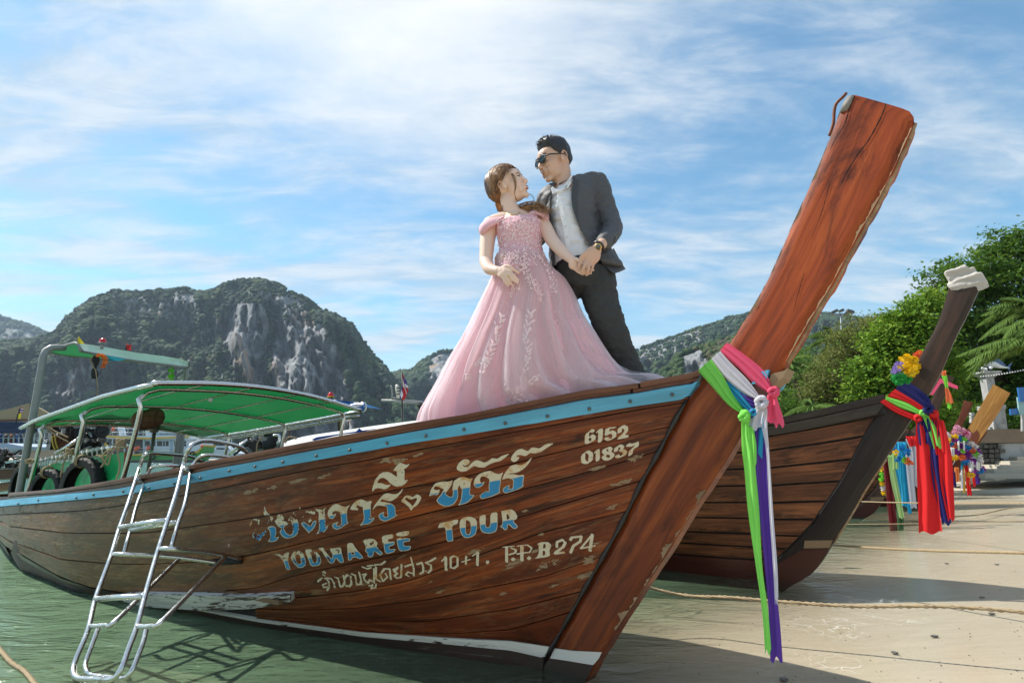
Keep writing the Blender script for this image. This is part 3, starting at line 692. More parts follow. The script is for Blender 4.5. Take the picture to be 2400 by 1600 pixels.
# bolt heads along the blue rail
bm_ = MB()
for (x, y) in [(52, 1180), (100, 1172), (190, 1166), (230, 1158), (300, 1150), (360, 1142), (420, 1132), (480, 1118), (548, 1101), (608, 1091), (673, 1080), (751, 1065), (828, 1051), (914, 1035), (1004, 1018), (1092, 1002), (1187, 987), (1283, 970), (1380, 953), (1476, 936), (1573, 920)]:
    p = MAIN.hit(x, y, .031); bm_.ell(p, .009, 8, 5)
bm_.build('bolt_heads', M_NAIL, main, kind='stuff')
# stem and prow
STEM_B = [(1262, 1600), (1282, 1545), (1343, 1434), (1412, 1310), (1470, 1203), (1505, 1131), (1545, 1061), (1572, 1007), (1609, 941), (1640, 900), (1675, 850), (1708, 808)]
STEM_F = [(1372, 1600), (1388, 1572), (1446, 1475), (1511, 1376), (1570, 1284), (1623, 1200), (1661, 1142), (1700, 1080), (1738, 1019), (1775, 960), (1800, 920), (1814, 893)]
ra, rb = MAIN.plank_prism(STEM_B, STEM_F, 34, 8, wob=.006, seed=2)
def turn_uv(mbx):      # grain runs along the board
    for k in mbx.uv: mbx.uv[k] = [(b, a) for a, b in mbx.uv[k]]
    return mbx
turn_uv(MB().slab(ra, rb)).build('stem', W_STEM, main, smooth='auto')
PROW_B = [(1702, 814), (1789, 673), (1852, 535), (1914, 396), (1957, 289), (1968, 258), (1986, 226)]
PROW_F = [(1818, 888), (1843, 850), (1896, 758), (1950, 669), (2012, 553), (2070, 450), (2120, 345), (2141, 290)]
bl = smooth_line([MAIN.face(*q) for q in PROW_B], 40); fl = smooth_line([MAIN.face(*q) for q in PROW_F], 40)
crown = [MAIN.face(*q) for q in [(1986, 226), (1992, 221), (2004, 221), (2077, 241), (2125, 256), (2140, 268), (2141, 290)]]
A = []; Bk = []; rr = random.Random(4)
for i in range(40):
    w = (rr.random() - .5) * .008; e = (fl[i] - bl[i]).normalized(); row = [bl[i].lerp(fl[i] + e * w, j / 10) for j in range(11)]
    A.append([p - PORT * (.012 if j in (0, 10) else 0) for j, p in enumerate(row)]); Bk.append([p - PORT * (.10 - (.012 if j in (0, 10) else 0)) for j, p in enumerate(row)])
topr = smooth_line(crown, 11); A.append([p - PORT * .008 for p in topr]); Bk.append([p - PORT * .092 for p in topr])
turn_uv(MB().slab(A, Bk)).build('prow', W_PROW, main, smooth='auto', label='tall upswept orange brown prow board with cracks')
# cracks in the prow, worn edges, grey end piece, iron strap, broken block under the prow
def crack(pts, wd, name='crack'):
    a = smooth_line([MAIN.face(*q, .0025) for q in pts], 22); m_ = MB(); rr = random.Random(len(pts)); A = []; B2 = []
    for i, p in enumerate(a):
        t = (a[min(21, i + 1)] - a[max(0, i - 1)]).normalized(); s_ = t.cross(PORT); q = wd * (1 - abs(i / 21 - .35)) * (.4 + .6 * rr.random()); A.append(p + s_ * q); B2.append(p - s_ * q)
    m_.grid([A, B2]); m_.grid([B2, A]); m_.build(name, M_CAULK, main)
crack([(2077, 243), (2068, 268), (2052, 300), (2035, 330), (2012, 360), (1990, 395), (1972, 430)], .0045)
crack([(2003, 226), (1992, 250), (1980, 290), (1962, 320), (1945, 350)], .003)
crack([(1945, 430), (1925, 500), (1900, 560)], .0018); crack([(1885, 640), (1870, 690), (1860, 730)], .0018)
crack([(1500, 1130), (1478, 1180), (1455, 1225), (1425, 1280), (1400, 1330)], .004)
def bare_edge(line, wmax, seed, side=1, name='bare_edge'):
    rr = random.Random(seed); c = smooth_line([Vector((x, y, 0)) for x, y in line], 150); A = []; Bq = []
    for i, p in enumerate(c):
        t = (c[min(149, i + 1)] - c[max(0, i - 1)]).normalized(); nrm = Vector((t.y, -t.x, 0)) * side
        w_ = wmax * max(.04, mnoise.fractal(Vector((i * .07, seed, 0)), 1, 2, 4) * 1.3 + .25) * (.7 + .6 * rr.random())
        A.append(MAIN.face(p.x, p.y, .0035)); q = p + nrm * w_; Bq.append(MAIN.face(q.x, q.y, .0025))
    MB().grid([A, Bq]).build(name, W_RAW, main, smooth=False)
bare_edge([(2137, 300), (2068, 449), (2009, 553), (1947, 669), (1893, 758), (1842, 846)], 8, 3, -1)
bare_edge([(1968, 262), (1957, 291), (1915, 396), (1853, 535), (1790, 673), (1706, 812)], 7, 8, 1)
bare_edge([(1655, 1148), (1618, 1205), (1507, 1380), (1443, 1476)], 12, 5, -1)
MB().prism([MAIN.face(x, y, .003) for x, y in [(1986, 226), (2001, 222), (1996, 240), (1985, 258), (1968, 262), (1974, 245)]], -PORT * .106).build('prow_end_patch', mat('grey_weathered_wood', (.22, .20, .18), .8), main, label='grey weathered corner')
MB().tube(smooth_line([MAIN.face(*q, -.05) for q in [(1984, 218), (1975, 228), (1960, 243), (1955, 262), (1953, 290), (1944, 318)]], 16), .007, 7).build('iron_strap', M_RUST, main)
MB().prism([MAIN.face(x, y, .02) for x, y in [(1808, 876), (1838, 868), (1846, 862), (1836, 884), (1812, 902), (1796, 905)]], -PORT * .14).build('stem_block', W_RAW, main, smooth=False, label='raw splintered wood block under the prow')
MB().prism([MAIN.face(x, y, .012) for x, y in [(1760, 905), (1800, 885), (1815, 908), (1790, 935), (1770, 930)]], -PORT * .124).build('stem_block', W_GUN, main, smooth=False)
MB().prism([MAIN.face(x, y, .03) for x, y in [(1785, 870), (1802, 866), (1795, 895), (1760, 900)]], -PORT * .16).build('blue_cap_piece', M_BLUE, main, smooth=False)
MB().tube(smooth_line([MAIN.face(*q, -.13) for q in [(1815, 920), (1832, 906), (1842, 882)]], 6), .012, 6).build('blue_cap_piece', M_BLUE, main)
# worn keel edge strip of the stem front
MB().tube(smooth_line([MAIN.face(x + 1, y, -.05) for x, y in STEM_F[1:-1]], 30), .007, 6, flat=5).build('stem_edge_strip', W_RAW, main)
MB().tube(smooth_line([MAIN.face(x + 2.5, y, -.02) for x, y in PROW_F[1:]], 30), .010, 6, flat=1).build('prow_edge_strip', W_RAW, main)
# white paint end of the waterline on the stem, dark foot
MB().prism([MAIN.face(x, y, .0025) for x, y in [(1300, 1518), (1345, 1524), (1411, 1527), (1403, 1543), (1391, 1557), (1330, 1547), (1290, 1541)]], PORT * .004).build('waterline_board', M_WHITE, main, smooth=False)
MB().prism([MAIN.face(x, y, .002) for x, y in [(1288, 1543), (1330, 1549), (1390, 1559), (1384, 1574), (1370, 1600), (1262, 1600), (1275, 1560)]], PORT * .004).build('bottom_board', M_BOOT, main, smooth=False)
# caulked rabbet groove between planks and stem
rbp = smooth_line([MAIN.face(*q, .010) for q in RAB[1:-2]], 30); MB().tube(rbp, [.011 + .004 * math.sin(i * 1.7) for i in range(30)], 7).build('rabbet_seam', mat('tarred_seam', (.012, .009, .008), .35), main)
# fore deck and inner floor
dk = [MAIN.at(a, 0, 0) for a in (0,)]
for k in range(9):
    a0 = -.42 + k * .235; a1 = a0 + .225; vv0, vv1 = [min(MAIN.loc(MAIN.S(max(.01, q - MAIN.sR(1.05 / MAIN.ztop(q))), 1.05 / MAIN.ztop(q)))[1] - .035 for _ in (0,)) for q in (max(a0, -.36), a1)]; a0 = max(a0, -.36); z = DECK_Z = 1.05
    MB().prism([MAIN.at(a0, vv0, z), MAIN.at(a1, vv1, z), MAIN.at(a1, -vv1, z), MAIN.at(a0, -vv0, z)], -UP * .025).build('deck_board', W_DECK, main, smooth=False)
for k in range(10):
    a0 = 1.75 + k * .62; a1 = a0 + .6; z = .22
    MB().prism([MAIN.at(a0, MAIN.bt(a0) * .75, z), MAIN.at(a1, MAIN.bt(a1) * .75, z), MAIN.at(a1, -MAIN.bt(a1) * .75, z), MAIN.at(a0, -MAIN.bt(a0) * .75, z)], -UP * .025).build('floor_board', W_DECK, main, smooth=False)
for a in (2.2, 3.5, 4.8):
    MB().prism([MAIN.at(a, MAIN.bt(a) - .1, .62), MAIN.at(a + .28, MAIN.bt(a + .28) - .1, .62), MAIN.at(a + .28, -MAIN.bt(a + .28) + .1, .62), MAIN.at(a, -MAIN.bt(a) + .1, .62)], -UP * .03).build('thwart', W_DECK, main, smooth=False)
tr = [MAIN.S(MAIN.s_end - MAIN.s_bot, t) for t in np.linspace(-.1, 1, 6)]
MB().grid([[p, MAIN.mirror(p)] for p in tr]).build('transom', W_HULL, main)

# ---------------------------------------------------------------- second boat, darker
W_HULL2 = wood('weathered_hull_plank', (.022, .010, .006), (.11, .038, .017), (.30, .11, .042), worn=(.26, .18, .12), wear=.015, rough=.5, stain=.8)
W_BLACK = wood('tarred_black_stem', (.016, .011, .008), (.032, .022, .016), (.062, .040, .028), worn=(.09, .065, .05), wear=-.03, rough=.45, stain=.3)
M_REDB = paint('oxide_red_bottom', (.075, .014, .008), chip=(.03, .008, .005), amt=.0, rough=.3)
B2 = Boat(G(1862, 1362), .055)
b2 = thing('longtail_boat', B2.at(3, 0, 0), 'dark longtail boat with black stem, red bottom and bare wood patch', 'boat', 'longtail boats along the beach')
RAB2 = [(1790, 1362), (1820, 1310), (1870, 1262), (1905, 1225), (1935, 1180), (1975, 1120), (2010, 1050), (2040, 995), (2060, 965), (2075, 945)]
GUN2 = [(1300, 1050), (1500, 1030), (1700, 1008), (1788, 1000), (1860, 985), (1930, 972), (2000, 955), (2060, 942), (2080, 938), (2120, 925)]
WAT2 = [(1300, 1285), (1420, 1310), (1549, 1335), (1640, 1345), (1778, 1360), (1830, 1364)]
B2.make_surface(RAB2, GUN2, WAT2, [(-.9, .055), (-.72, .06), (-.4, .22), (0, .42), (.5, .60), (1, .76), (2.4, .95), (4, 1.05), (6, 1.0), (8.4, .62)], 8.3)
B2.w_pts = [(B2.s_bot - .02, .055), (B2.s_bot + .25, .17)] + [q for q in B2.w_pts if B2.s_bot + .5 < q[0]][:4] + [(5, .85), (8.4, .5)]
B2.ztab = [(a, B2._ztop(a) if a < 1.6 else lerp(B2._ztop(1.6), .7, min(1, (a - 1.6) / 4))) for a in np.linspace(B2.s_top - .05, 8.3, 50)]
B2.bvh()
for side in (0, 1):
    rows = [[p - (PORT * .02) for p in r] for r in B2.gridpts[:-2]]
    if side: rows = [[B2.mirror(p) for p in r] for r in rows]
    MB().grid(rows, flip=bool(side)).build('hull_lining', M_CAULK, b2)
TL = [-.22, .155, .25, .34, .445, .55, .655, .76, .86, .94]
xs2 = list(np.linspace(.012, 1.5, 16)) + list(np.linspace(1.8, 8, 18))
for k in range(len(TL) - 1):
    for mir in (False, True):
        A = []; Bk = []
        for i in range(5):
            t = lerp(TL[k] + .006, TL[k + 1] - .006, i / 4); ra = []; rb = []
            for x in xs2:
                sag = 1 - .22 * math.exp(-x / 1.2) * (1 - t) if t > 0 else 1
                p = B2.S(x, t * sag + (.0 if t < 0 else .0)); ra.append(p + PORT * .003); rb.append(p - PORT * .02)
            if mir: ra = [B2.mirror(p) for p in ra]; rb = [B2.mirror(p) for p in rb]
            A.append(ra); Bk.append(rb)
        if mir: A, Bk = A[::-1], Bk[::-1]
        MB().slab(A, Bk).build('plank' if k else 'bottom_board', W_HULL2 if k else M_REDB, b2, smooth='auto')
def rail2(t0, t1, off, m_, x1=8.0, name='gunwale_board'):
    for mir in (False, True):
        rows = []
        for (t, o) in [(t0, off), (lerp(t0, t1, .5), off + .004), (t1, off)]:
            rows.append([B2.S(x, t) + PORT * o for x in np.linspace(-.0, x1, 34)])
        inn = [B2.at(B2.loc(p)[0], max(.056, B2.loc(p)[1] - .12), p.z) for p in rows[-1]]; inn2 = [B2.at(B2.loc(p)[0], max(.056, B2.loc(p)[1] - .12), q.z) for p, q in zip(rows[-1], rows[0])]
        rows += [inn, inn2]
        if mir: rows = [[B2.mirror(p) for p in r] for r in rows]
        MB().grid(rows, closed_v=True, flip=mir).build(name, m_, b2, smooth='auto')
M_GREYRAIL = wood('grey_black_rail', (.022, .018, .016), (.04, .034, .03), (.07, .06, .052), worn=(.14, .12, .10), wear=-.02, rough=.4)
rail2(.935, .985, .03, M_GREYRAIL, name='rub_rail'); rail2(.995, 1.035, .02, W_BLACK)
ST2B = [(1770, 1400), (1800, 1350), (1822, 1312), (1872, 1262), (1907, 1225), (1937, 1180), (1977, 1120), (2012, 1050), (2042, 995), (2064, 955), (2090, 925)]
ST2F = [(1815, 1400), (1850, 1375), (1880, 1357), (1913, 1333), (1953, 1270), (1990, 1212), (2030, 1143), (2075, 1075), (2118, 1010), (2155, 955), (2178, 920)]
ra, rb = B2.plank_prism(ST2B, ST2F, 30, 6, wob=.006, seed=5); turn_uv(MB().slab(ra, rb)).build('stem', W_BLACK, b2, smooth='auto')
P2B = [(2088, 928), (2130, 882), (2170, 810), (2200, 750), (2222, 680), (2232, 640)]
P2F = [(2176, 925), (2205, 873), (2240, 790), (2266, 740), (2288, 692), (2306, 650)]
ra, rb = B2.plank_prism(P2B, P2F, 24, 6, wob=.004, seed=6); turn_uv(MB().slab(ra, rb)).build('prow', wood('dark_brown_prow', (.018, .012, .009), (.045, .026, .017), (.10, .045, .026), worn=(.2, .1, .05), wear=-.05, rough=.4, stain=.3), b2, smooth='auto')
MB().prism([B2.face(x, y, .003) for x, y in [(1886, 1266), (1952, 1265), (1944, 1283), (1884, 1284)]], PORT * .005).build('bare_patch', W_RAW, b2, smooth=False, label='bare wood patch low on the stem')
MB().prism([B2.face(x, y, .003) for x, y in [(1884, 1286), (1943, 1285), (1914, 1332), (1882, 1358), (1850, 1374), (1800, 1400), (1790, 1385), (1826, 1318)]], PORT * .004).build('bottom_board', M_REDB, b2, smooth=False)
MB().tube(smooth_line([B2.face(x + 1, y, -.055) for x, y in ST2F[4:8]], 14), .012, 6, flat=4).build('stem_edge_strip', W_RAW, b2)
for k in range(5):
    a0 = .1 + k * .4; a1 = a0 + .38; z = 1.0
    MB().prism([B2.at(a0, B2.bt(a0) * .6, z), B2.at(a1, B2.bt(a1) * .6, z), B2.at(a1, -B2.bt(a1) * .6, z), B2.at(a0, -B2.bt(a0) * .6, z)], -UP * .025).build('deck_board', W_DECK, b2, smooth=False)

# ---------------------------------------------------------------- the boats further along the beach
def other_boat(dx, dy, dz, label, mats, sc=(1, 1, 1), rz=0.0, prow_m=None):
    c = copy_tree(b2, None, mats); c.location = B2.at(3, 0, 0) + Vector((dx, dy, dz)); c.scale = sc; c.rotation_euler = (0, 0, rz); c['label'] = label
    return c
W_RB = wood('red_brown_prow', (.05, .012, .007), (.12, .03, .014), (.22, .065, .03), worn=(.3, .15, .1), wear=-.04, rough=.3)
W_TAN = wood('golden_prow', (.20, .085, .02), (.38, .18, .045), (.52, .28, .08), worn=(.2, .09, .04), wear=-.03, rough=.4, stain=.15)
W_BR = wood('brown_prow', (.04, .022, .016), (.09, .045, .03), (.16, .08, .05), worn=(.2, .12, .08), wear=-.03, rough=.45)
def at_top(px, py, Y, sc=1.0):          # offset that puts the copy's prow tip where the photograph has it
    tip = (B2.face(2232, 640) + B2.face(2306, 650)) / 2; piv = B2.at(3, 0, 0); t = P(px, py, Y) - (tip - piv) * sc
    return t - piv
o3 = at_top(2222, 895, 9.9); b3 = other_boat(o3.x, o3.y, min(.0, o3.z * 0), 'dark longtail boat with pink cloth on its prow tip, third from the camera', {'tarred_black_stem': W_BR})
o6 = at_top(2350, 912, 12.1); b6 = other_boat(o6.x, o6.y, .05, 'longtail boat with a golden tan prow board, furthest right', {'tarred_black_stem': W_RB, 'dark_brown_prow': W_TAN})
for ch in [q for q in b6.children if q.name.startswith('prow')]: bpy.data.objects.remove(ch)
p6 = P(2347, 912, 12.1); q6 = lambda x, y, o=0: PL(x, y, p6 + PORT * (.05 + o), PORT)
l6 = smooth_line([q6(*q) for q in [(2240, 1055), (2266, 1008), (2298, 952), (2328, 900)]], 16); r6 = smooth_line([q6(*q) for q in [(2272, 1065), (2294, 1034), (2332, 980), (2368, 921)]], 16)
turn_uv(MB().slab([[a.lerp(b, j / 4) for j in range(5)] for a, b in zip(l6, r6)], [[a.lerp(b, j / 4) - PORT * .1 for j in range(5)] for a, b in zip(l6, r6)])).build('prow', W_TAN, b6, smooth='auto')
MB().prism([q6(x, y, .004) for x, y in [(2236, 1058), (2262, 1012), (2270, 1003), (2280, 1016), (2290, 1006), (2296, 1020), (2290, 1038), (2272, 1068)]], -PORT * .11).build('prow_foot', W_RB, b6, smooth=False, label='dark red stained lower end of the prow')
o5 = at_top(2271, 945, 14.6); b5 = other_boat(o5.x, o5.y, .0, 'longtail boat with a slim red brown prow left of the golden one', {'tarred_black_stem': W_RB, 'dark_brown_prow': W_RB})
o4 = at_top(2228, 983, 19.5); b4 = other_boat(o4.x, o4.y, .0, 'small far longtail boat with a short brown prow, furthest in the row', {'tarred_black_stem': W_BR, 'dark_brown_prow': W_RB}, (.97, .97, .97))
# ================================================================== SIGN WRITING on the planks of the big boat
ZN = {1: (560, 1060, 6.817), 2: (840, 1040, 6.273), 3: (980, 1020, 5.6), 4: (630, 1230, 5.6), 5: (1000, 1230, 5.6), 6: (1340, 980, 13.07)}
def zp(z, l): ox, oy, s = ZN[z]; return [(ox + a / s, oy + b / s) for a, b in l]
# letter: (outlines [zone, points]..., blue line y in zone or None, flaking)
LET = [
 ([(1, [(160,1185),(215,1060),(330,1040),(345,1080),(320,1180),(300,1170),(318,1090),(240,1070),(185,1180)]), (1, [(220,1320),(260,1210),(290,1215),(250,1300),(330,1300),(430,1220),(450,1260),(400,1330),(340,1400),(290,1405),(240,1360)]), (1, [(415,835),(398,1000),(510,990),(440,925)]), (1, [(430,1020),(540,1005),(560,1050),(500,1120),(450,1150),(470,1090),(440,1060)])], (1, 1210), .34),
 ([(1, [(460,1200),(490,1170),(570,1165),(600,1200),(605,1290),(580,1350),(655,1330),(610,1400),(540,1420),(465,1415),(510,1350),(500,1240)])], (1, 1180), .04),
 ([(1, [(575,1090),(600,1065),(615,1050),(615,1010),(650,975),(690,985),(730,1040),(720,1065),(680,1070),(800,1110),(790,1140),(745,1160),(720,1200),(760,1270),(820,1310),(870,1280),(860,1140),(840,1080),(790,1085),(830,980),(870,1040),(940,1060),(960,1130),(965,1240),(930,1310),(860,1350),(760,1365),(700,1330),(655,1265),(690,1200),(630,1170)])], (1, 1140), .14),
 ([(1, [(1000,1120),(1050,1100),(1100,1130),(1150,1170),(1190,1090),(1245,1075),(1240,1130),(1200,1210),(1120,1280),(1100,1250),(1010,1150)])], (1, 1085), .06),
 ([(1, [(985,1020),(1050,1010),(1040,1100),(1000,1110)]), (1, [(1030,960),(1080,920),(1200,885),(1280,900),(1280,960),(1200,980),(1100,950)]), (1, [(1110,1090),(1160,1020),(1190,1050),(1130,1120)]), (1, [(860,960),(920,930),(960,960),(910,1000)]), (1, [(965,905),(975,860),(990,870),(985,905)])], None, .36),
 ([(1, [(1280,1060),(1285,950),(1215,890),(1290,900),(1350,905),(1410,855),(1370,910),(1385,1000),(1390,1190),(1435,1140),(1420,1200),(1370,1260),(1300,1280),(1240,1295),(1290,1225),(1285,1100)])], (1, 1062), .08),
 ([(1, [(1415,965),(1450,890),(1520,820),(1580,812),(1660,850),(1720,860),(1785,825),(1740,890),(1730,980),(1740,1110),(1765,1120),(1700,1150),(1650,1190),(1580,1225),(1520,1205),(1490,1160),(1520,1120),(1600,1095),(1560,1150),(1600,1165),(1645,1130),(1635,1010),(1620,945),(1560,920),(1500,940),(1495,975),(1520,985),(1560,960),(1545,1010),(1500,1055),(1450,1040)])], (1, 985), .02),
 ([(1, [(1780,905),(1800,850),(1880,760),(1950,735),(2010,755)]), (2, [(130,840),(205,825),(185,890),(185,1050),(205,1055),(160,1100),(245,1065),(230,1110),(160,1170),(80,1175),(20,1200),(90,1100),(75,960),(60,905)]), (1, [(1985,860),(1940,850),(1900,830),(1875,870),(1915,880),(1905,915),(1870,910)])], (2, 965), .03, 'join'),
 ([(2, [(210,970),(235,900),(290,830),(370,735),(430,715),(540,735),(600,710),(665,640),(640,700),(560,790),(480,835),(400,820),(350,800),(320,840),(400,845),(490,865),(545,910),(550,1030),(585,1030),(530,1070),(450,1110),(390,1130),(330,1110),(295,1055),(320,1010),(390,985),(365,1030),(400,1065),(435,1060),(425,940),(415,910),(280,890)])], (2, 885), .0),
 ([(2, [(205,700),(215,620),(250,520),(320,430),(400,398),(480,415),(540,460),(575,480),(565,390),(515,385),(560,320),(620,265),(700,300),(765,280),(720,335),(670,365),(685,400),(680,530),(735,515),(700,570),(640,610),(570,620),(520,605),(470,570),(430,520),(375,490),(320,495),(275,570),(340,565),(410,595),(485,590),(440,640),(380,660),(310,640),(260,645),(220,680)])], None, .01),
 ([(2, [(625,835),(700,745),(760,750),(800,775),(860,730),(900,745),(935,780),(880,880),(810,930),(775,975),(750,920),(690,870)]), (2, [(680,800),(710,775),(770,815),(850,780),(870,800),(850,840),(800,905),(760,860)])], None, .0),
 ([(3, [(145,795),(170,700),(230,615),(330,595),(400,600),(460,575),(430,660),(400,700),(355,755),(420,800),(455,790),(460,730),(450,680),(470,590),(540,545),(600,535),(680,560),(720,550),(690,620),(685,670),(680,770),(745,770),(700,830),(640,880),(520,915),(560,860),(580,700),(560,680),(540,640),(520,700),(530,800),(480,890),(400,925),(330,920),(260,880),(240,840),(300,770),(340,700),(330,690),(260,665),(225,655),(205,690),(235,710),(295,700),(260,775),(200,770)])], (3, 715), .0),
 ([(3, [(725,620),(745,560),(800,500),(870,470),(950,455),(1010,490),(1060,500),(1120,475),(1090,540),(1080,640),(1065,720),(1085,735),(1020,770),(950,800),(880,820),(830,830),(805,790),(830,750),(900,715),(925,740),(930,620),(940,570),(880,530),(830,530),(808,570),(825,620),(880,592),(850,650),(790,685),(745,670)])], (3, 605), .0),
 ([(3, [(1095,580),(1130,500),(1200,400),(1270,375),(1350,380),(1420,350),(1500,270),(1460,350),(1390,430),(1300,480),(1200,490),(1180,500),(1250,500),(1320,515),(1395,505),(1380,600),(1375,640),(1390,655),(1300,710),(1200,735),(1150,755),(1110,730),(1110,690),(1150,655),(1205,635),(1190,690),(1240,690),(1250,570),(1170,550)])], (3, 542), .0),
 ([(3, [(505,415),(540,350),(600,305),(650,305),(680,330),(670,370),(615,395),(590,370),(585,385),(610,408),(660,400),(720,340),(770,315),(820,330),(870,350),(920,330),(970,290),(1040,300),(1100,260),(1200,230),(1150,280),(1080,330),(1000,345),(940,370),(870,415),(800,415),(740,390),(690,420),(640,460),(570,470),(520,450)])], None, .0),
 ([(3, [(1215,320),(1230,260),(1290,190),(1350,165),(1400,185),(1440,200),(1490,150),(1550,155),(1590,165),(1680,105),(1785,95),(1700,150),(1600,215),(1530,230),(1470,220),(1410,268),(1350,250),(1300,250),(1290,280),(1330,270),(1310,320),(1260,345)])], None, .0),
 ([(3, [(262,1195),(290,1140),(380,1125),(530,1088),(520,1150),(445,1175),(455,1300),(465,1375),(400,1385),(375,1370),(360,1190),(275,1205)])], (3, 1235), .0),
 ([(3, [(545,1170),(550,1110),(600,1065),(680,1055),(750,1080),(772,1120),(772,1220),(755,1290),(700,1325),(630,1340),(580,1310),(555,1250)]), (3, [(625,1100),(660,1105),(690,1140),(690,1240),(670,1290),(635,1280),(625,1240)])], (3, 1192), .0),
 ([(3, [(802,1050),(880,1028),(888,1060),(885,1180),(915,1200),(945,1180),(950,1010),(1030,998),(1042,1020),(1042,1200),(1020,1255),(940,1280),(860,1270),(815,1230)])], (3, 1150), .0),
 ([(3, [(1085,985),(1220,957),(1270,990),(1305,1055),(1290,1090),(1245,1110),(1318,1190),(1270,1222),(1235,1205),(1180,1150),(1172,1225),(1130,1235),(1115,1210),(1075,1190),(1110,1150),(1095,1000)]), (3, [(1158,1020),(1185,1030),(1205,1080),(1165,1100)])], (3, 1105), .0),
 ([(4, [(75,375),(150,370),(190,400),(215,360),(275,345),(260,430),(260,480),(295,575),(235,578),(205,480),(170,430),(110,385)])], (4, 470), .09),
 ([(4, [(295,405),(330,340),(390,325),(450,350),(490,450),(495,510),(450,550),(390,550),(340,500),(300,440)]), (4, [(350,385),(400,370),(425,420),(430,500),(390,500),(360,450)])], (4, 430), .12),
 ([(4, [(475,315),(560,305),(640,350),(680,400),(695,470),(670,520),(560,535),(520,430)]), (4, [(560,350),(610,380),(640,430),(630,480),(590,480),(570,430)])], (4, 418), .13),
 ([(4, [(650,300),(715,282),(750,340),(835,440),(845,380),(800,300),(875,290),(955,283),(960,350),(995,475),(940,488),(885,420),(860,490),(810,498),(740,400),(700,330)])], (4, 388), .15),
 ([(4, [(1030,235),(1100,220),(1150,300),(1255,420),(1190,440),(1150,410),(1100,420),(1095,445),(1045,460),(1040,350)]), (4, [(1090,345),(1120,350),(1132,372),(1092,380)])], (4, 342), .06),
 ([(4, [(1235,190),(1340,165),(1400,180),(1435,230),(1415,270),(1510,365),(1460,390),(1390,330),(1370,405),(1310,415),(1290,350),(1265,330),(1285,280)]), (4, [(1330,220),(1370,225),(1365,250),(1335,260)])], (4, 285), .10),
 ([(4, [(1485,135),(1640,105),(1635,160),(1560,180),(1575,210),(1655,205),(1650,250),(1580,275),(1590,310),(1670,300),(1650,345),(1545,370),(1520,330),(1510,235),(1495,220)])], (4, 232), .03),
 ([(4, [(1675,95),(1845,62),(1840,120),(1760,140),(1680,133)]), (4, [(1720,158),(1860,165),(1850,205),(1770,215),(1780,265),(1870,262),(1865,300),(1835,325),(1715,335),(1690,250),(1680,175)])], (4, 178), .03),
 ([(5, [(1445,240),(1500,215),(1600,213),(1640,260),(1615,310),(1610,330),(1620,390),(1580,410),(1415,433),(1450,410),(1475,350),(1470,250)]), (5, [(1535,235),(1560,240),(1565,290),(1525,300)]), (5, [(1525,325),(1555,330),(1560,380),(1520,395)])], None, .0),
 ([(5, [(1135,410),(1170,438),(1135,470),(1100,440)])], None, 0), ([(5, [(1345,395),(1380,425),(1345,455),(1310,425)])], None, 0), ([(5, [(780,455),(822,455),(818,500),(778,500)])], None, 0),
 ([(6, [(390,740),(400,480),(560,370),(620,305),(720,355),(640,430),(560,410),(525,440),(520,560),(640,465),(740,530),(715,650),(540,740),(480,770),(430,770)]), (6, [(515,600),(565,575),(600,600),(595,670),(560,695),(515,660)])], None, 0),
 ([(6, [(730,430),(830,320),(960,290),(930,690),(815,740),(795,730),(810,400),(760,440)])], None, 0),
 ([(6, [(1005,530),(1025,310),(1110,290),(1130,265),(1380,245),(1300,290),(1150,310),(1145,400),(1240,345),(1370,410),(1350,560),(1190,650),(1100,680),(1000,640),(1000,580),(1120,550),(1140,590),(1190,615),(1225,600),(1245,490),(1180,450),(1100,500)])], None, 0),
 ([(6, [(1400,450),(1400,310),(1590,180),(1720,240),(1725,370),(1610,505),(1730,495),(1740,550),(1690,580),(1395,635),(1400,600),(1600,410),(1595,310),(1530,290),(1525,400),(1420,455)])], None, 0),
 ([(6, [(275,1330),(285,1110),(510,950),(655,1040),(640,1270),(470,1385),(370,1385)]), (6, [(410,1050),(430,1045),(515,1090),(505,1300),(490,1310),(410,1275)])], None, 0),
 ([(6, [(665,1050),(750,960),(850,905),(860,1260),(725,1330),(735,1020),(690,1060)])], None, 0),
 ([(6, [(920,1000),(950,940),(1180,840),(1255,910),(1205,1010),(1300,1070),(1300,1150),(1180,1250),(1060,1285),(960,1260),(900,1180),(1000,1100),(930,1050)]), (6, [(1050,940),(1085,920),(1130,970),(1105,1015),(1060,980)]), (6, [(1030,1140),(1080,1090),(1140,1100),(1180,1145),(1150,1185),(1080,1185)])], None, 0),
 ([(6, [(1280,980),(1300,900),(1500,770),(1620,840),(1560,930),(1640,945),(1700,1010),(1640,1120),(1400,1215),(1330,1200),(1310,1140),(1450,1080),(1455,1120),(1480,1140),(1540,1110),(1570,1060),(1530,1015),(1435,1000),(1500,890),(1430,860),(1410,980),(1300,1020)])], None, 0),
 ([(6, [(1645,830),(1750,745),(1850,760),(1930,740),(2050,680),(2050,840),(1880,930),(1855,1080),(1745,1145),(1725,1130),(1740,1000),(1920,830),(1920,810),(1800,860),(1680,855)])], None, 0),
]
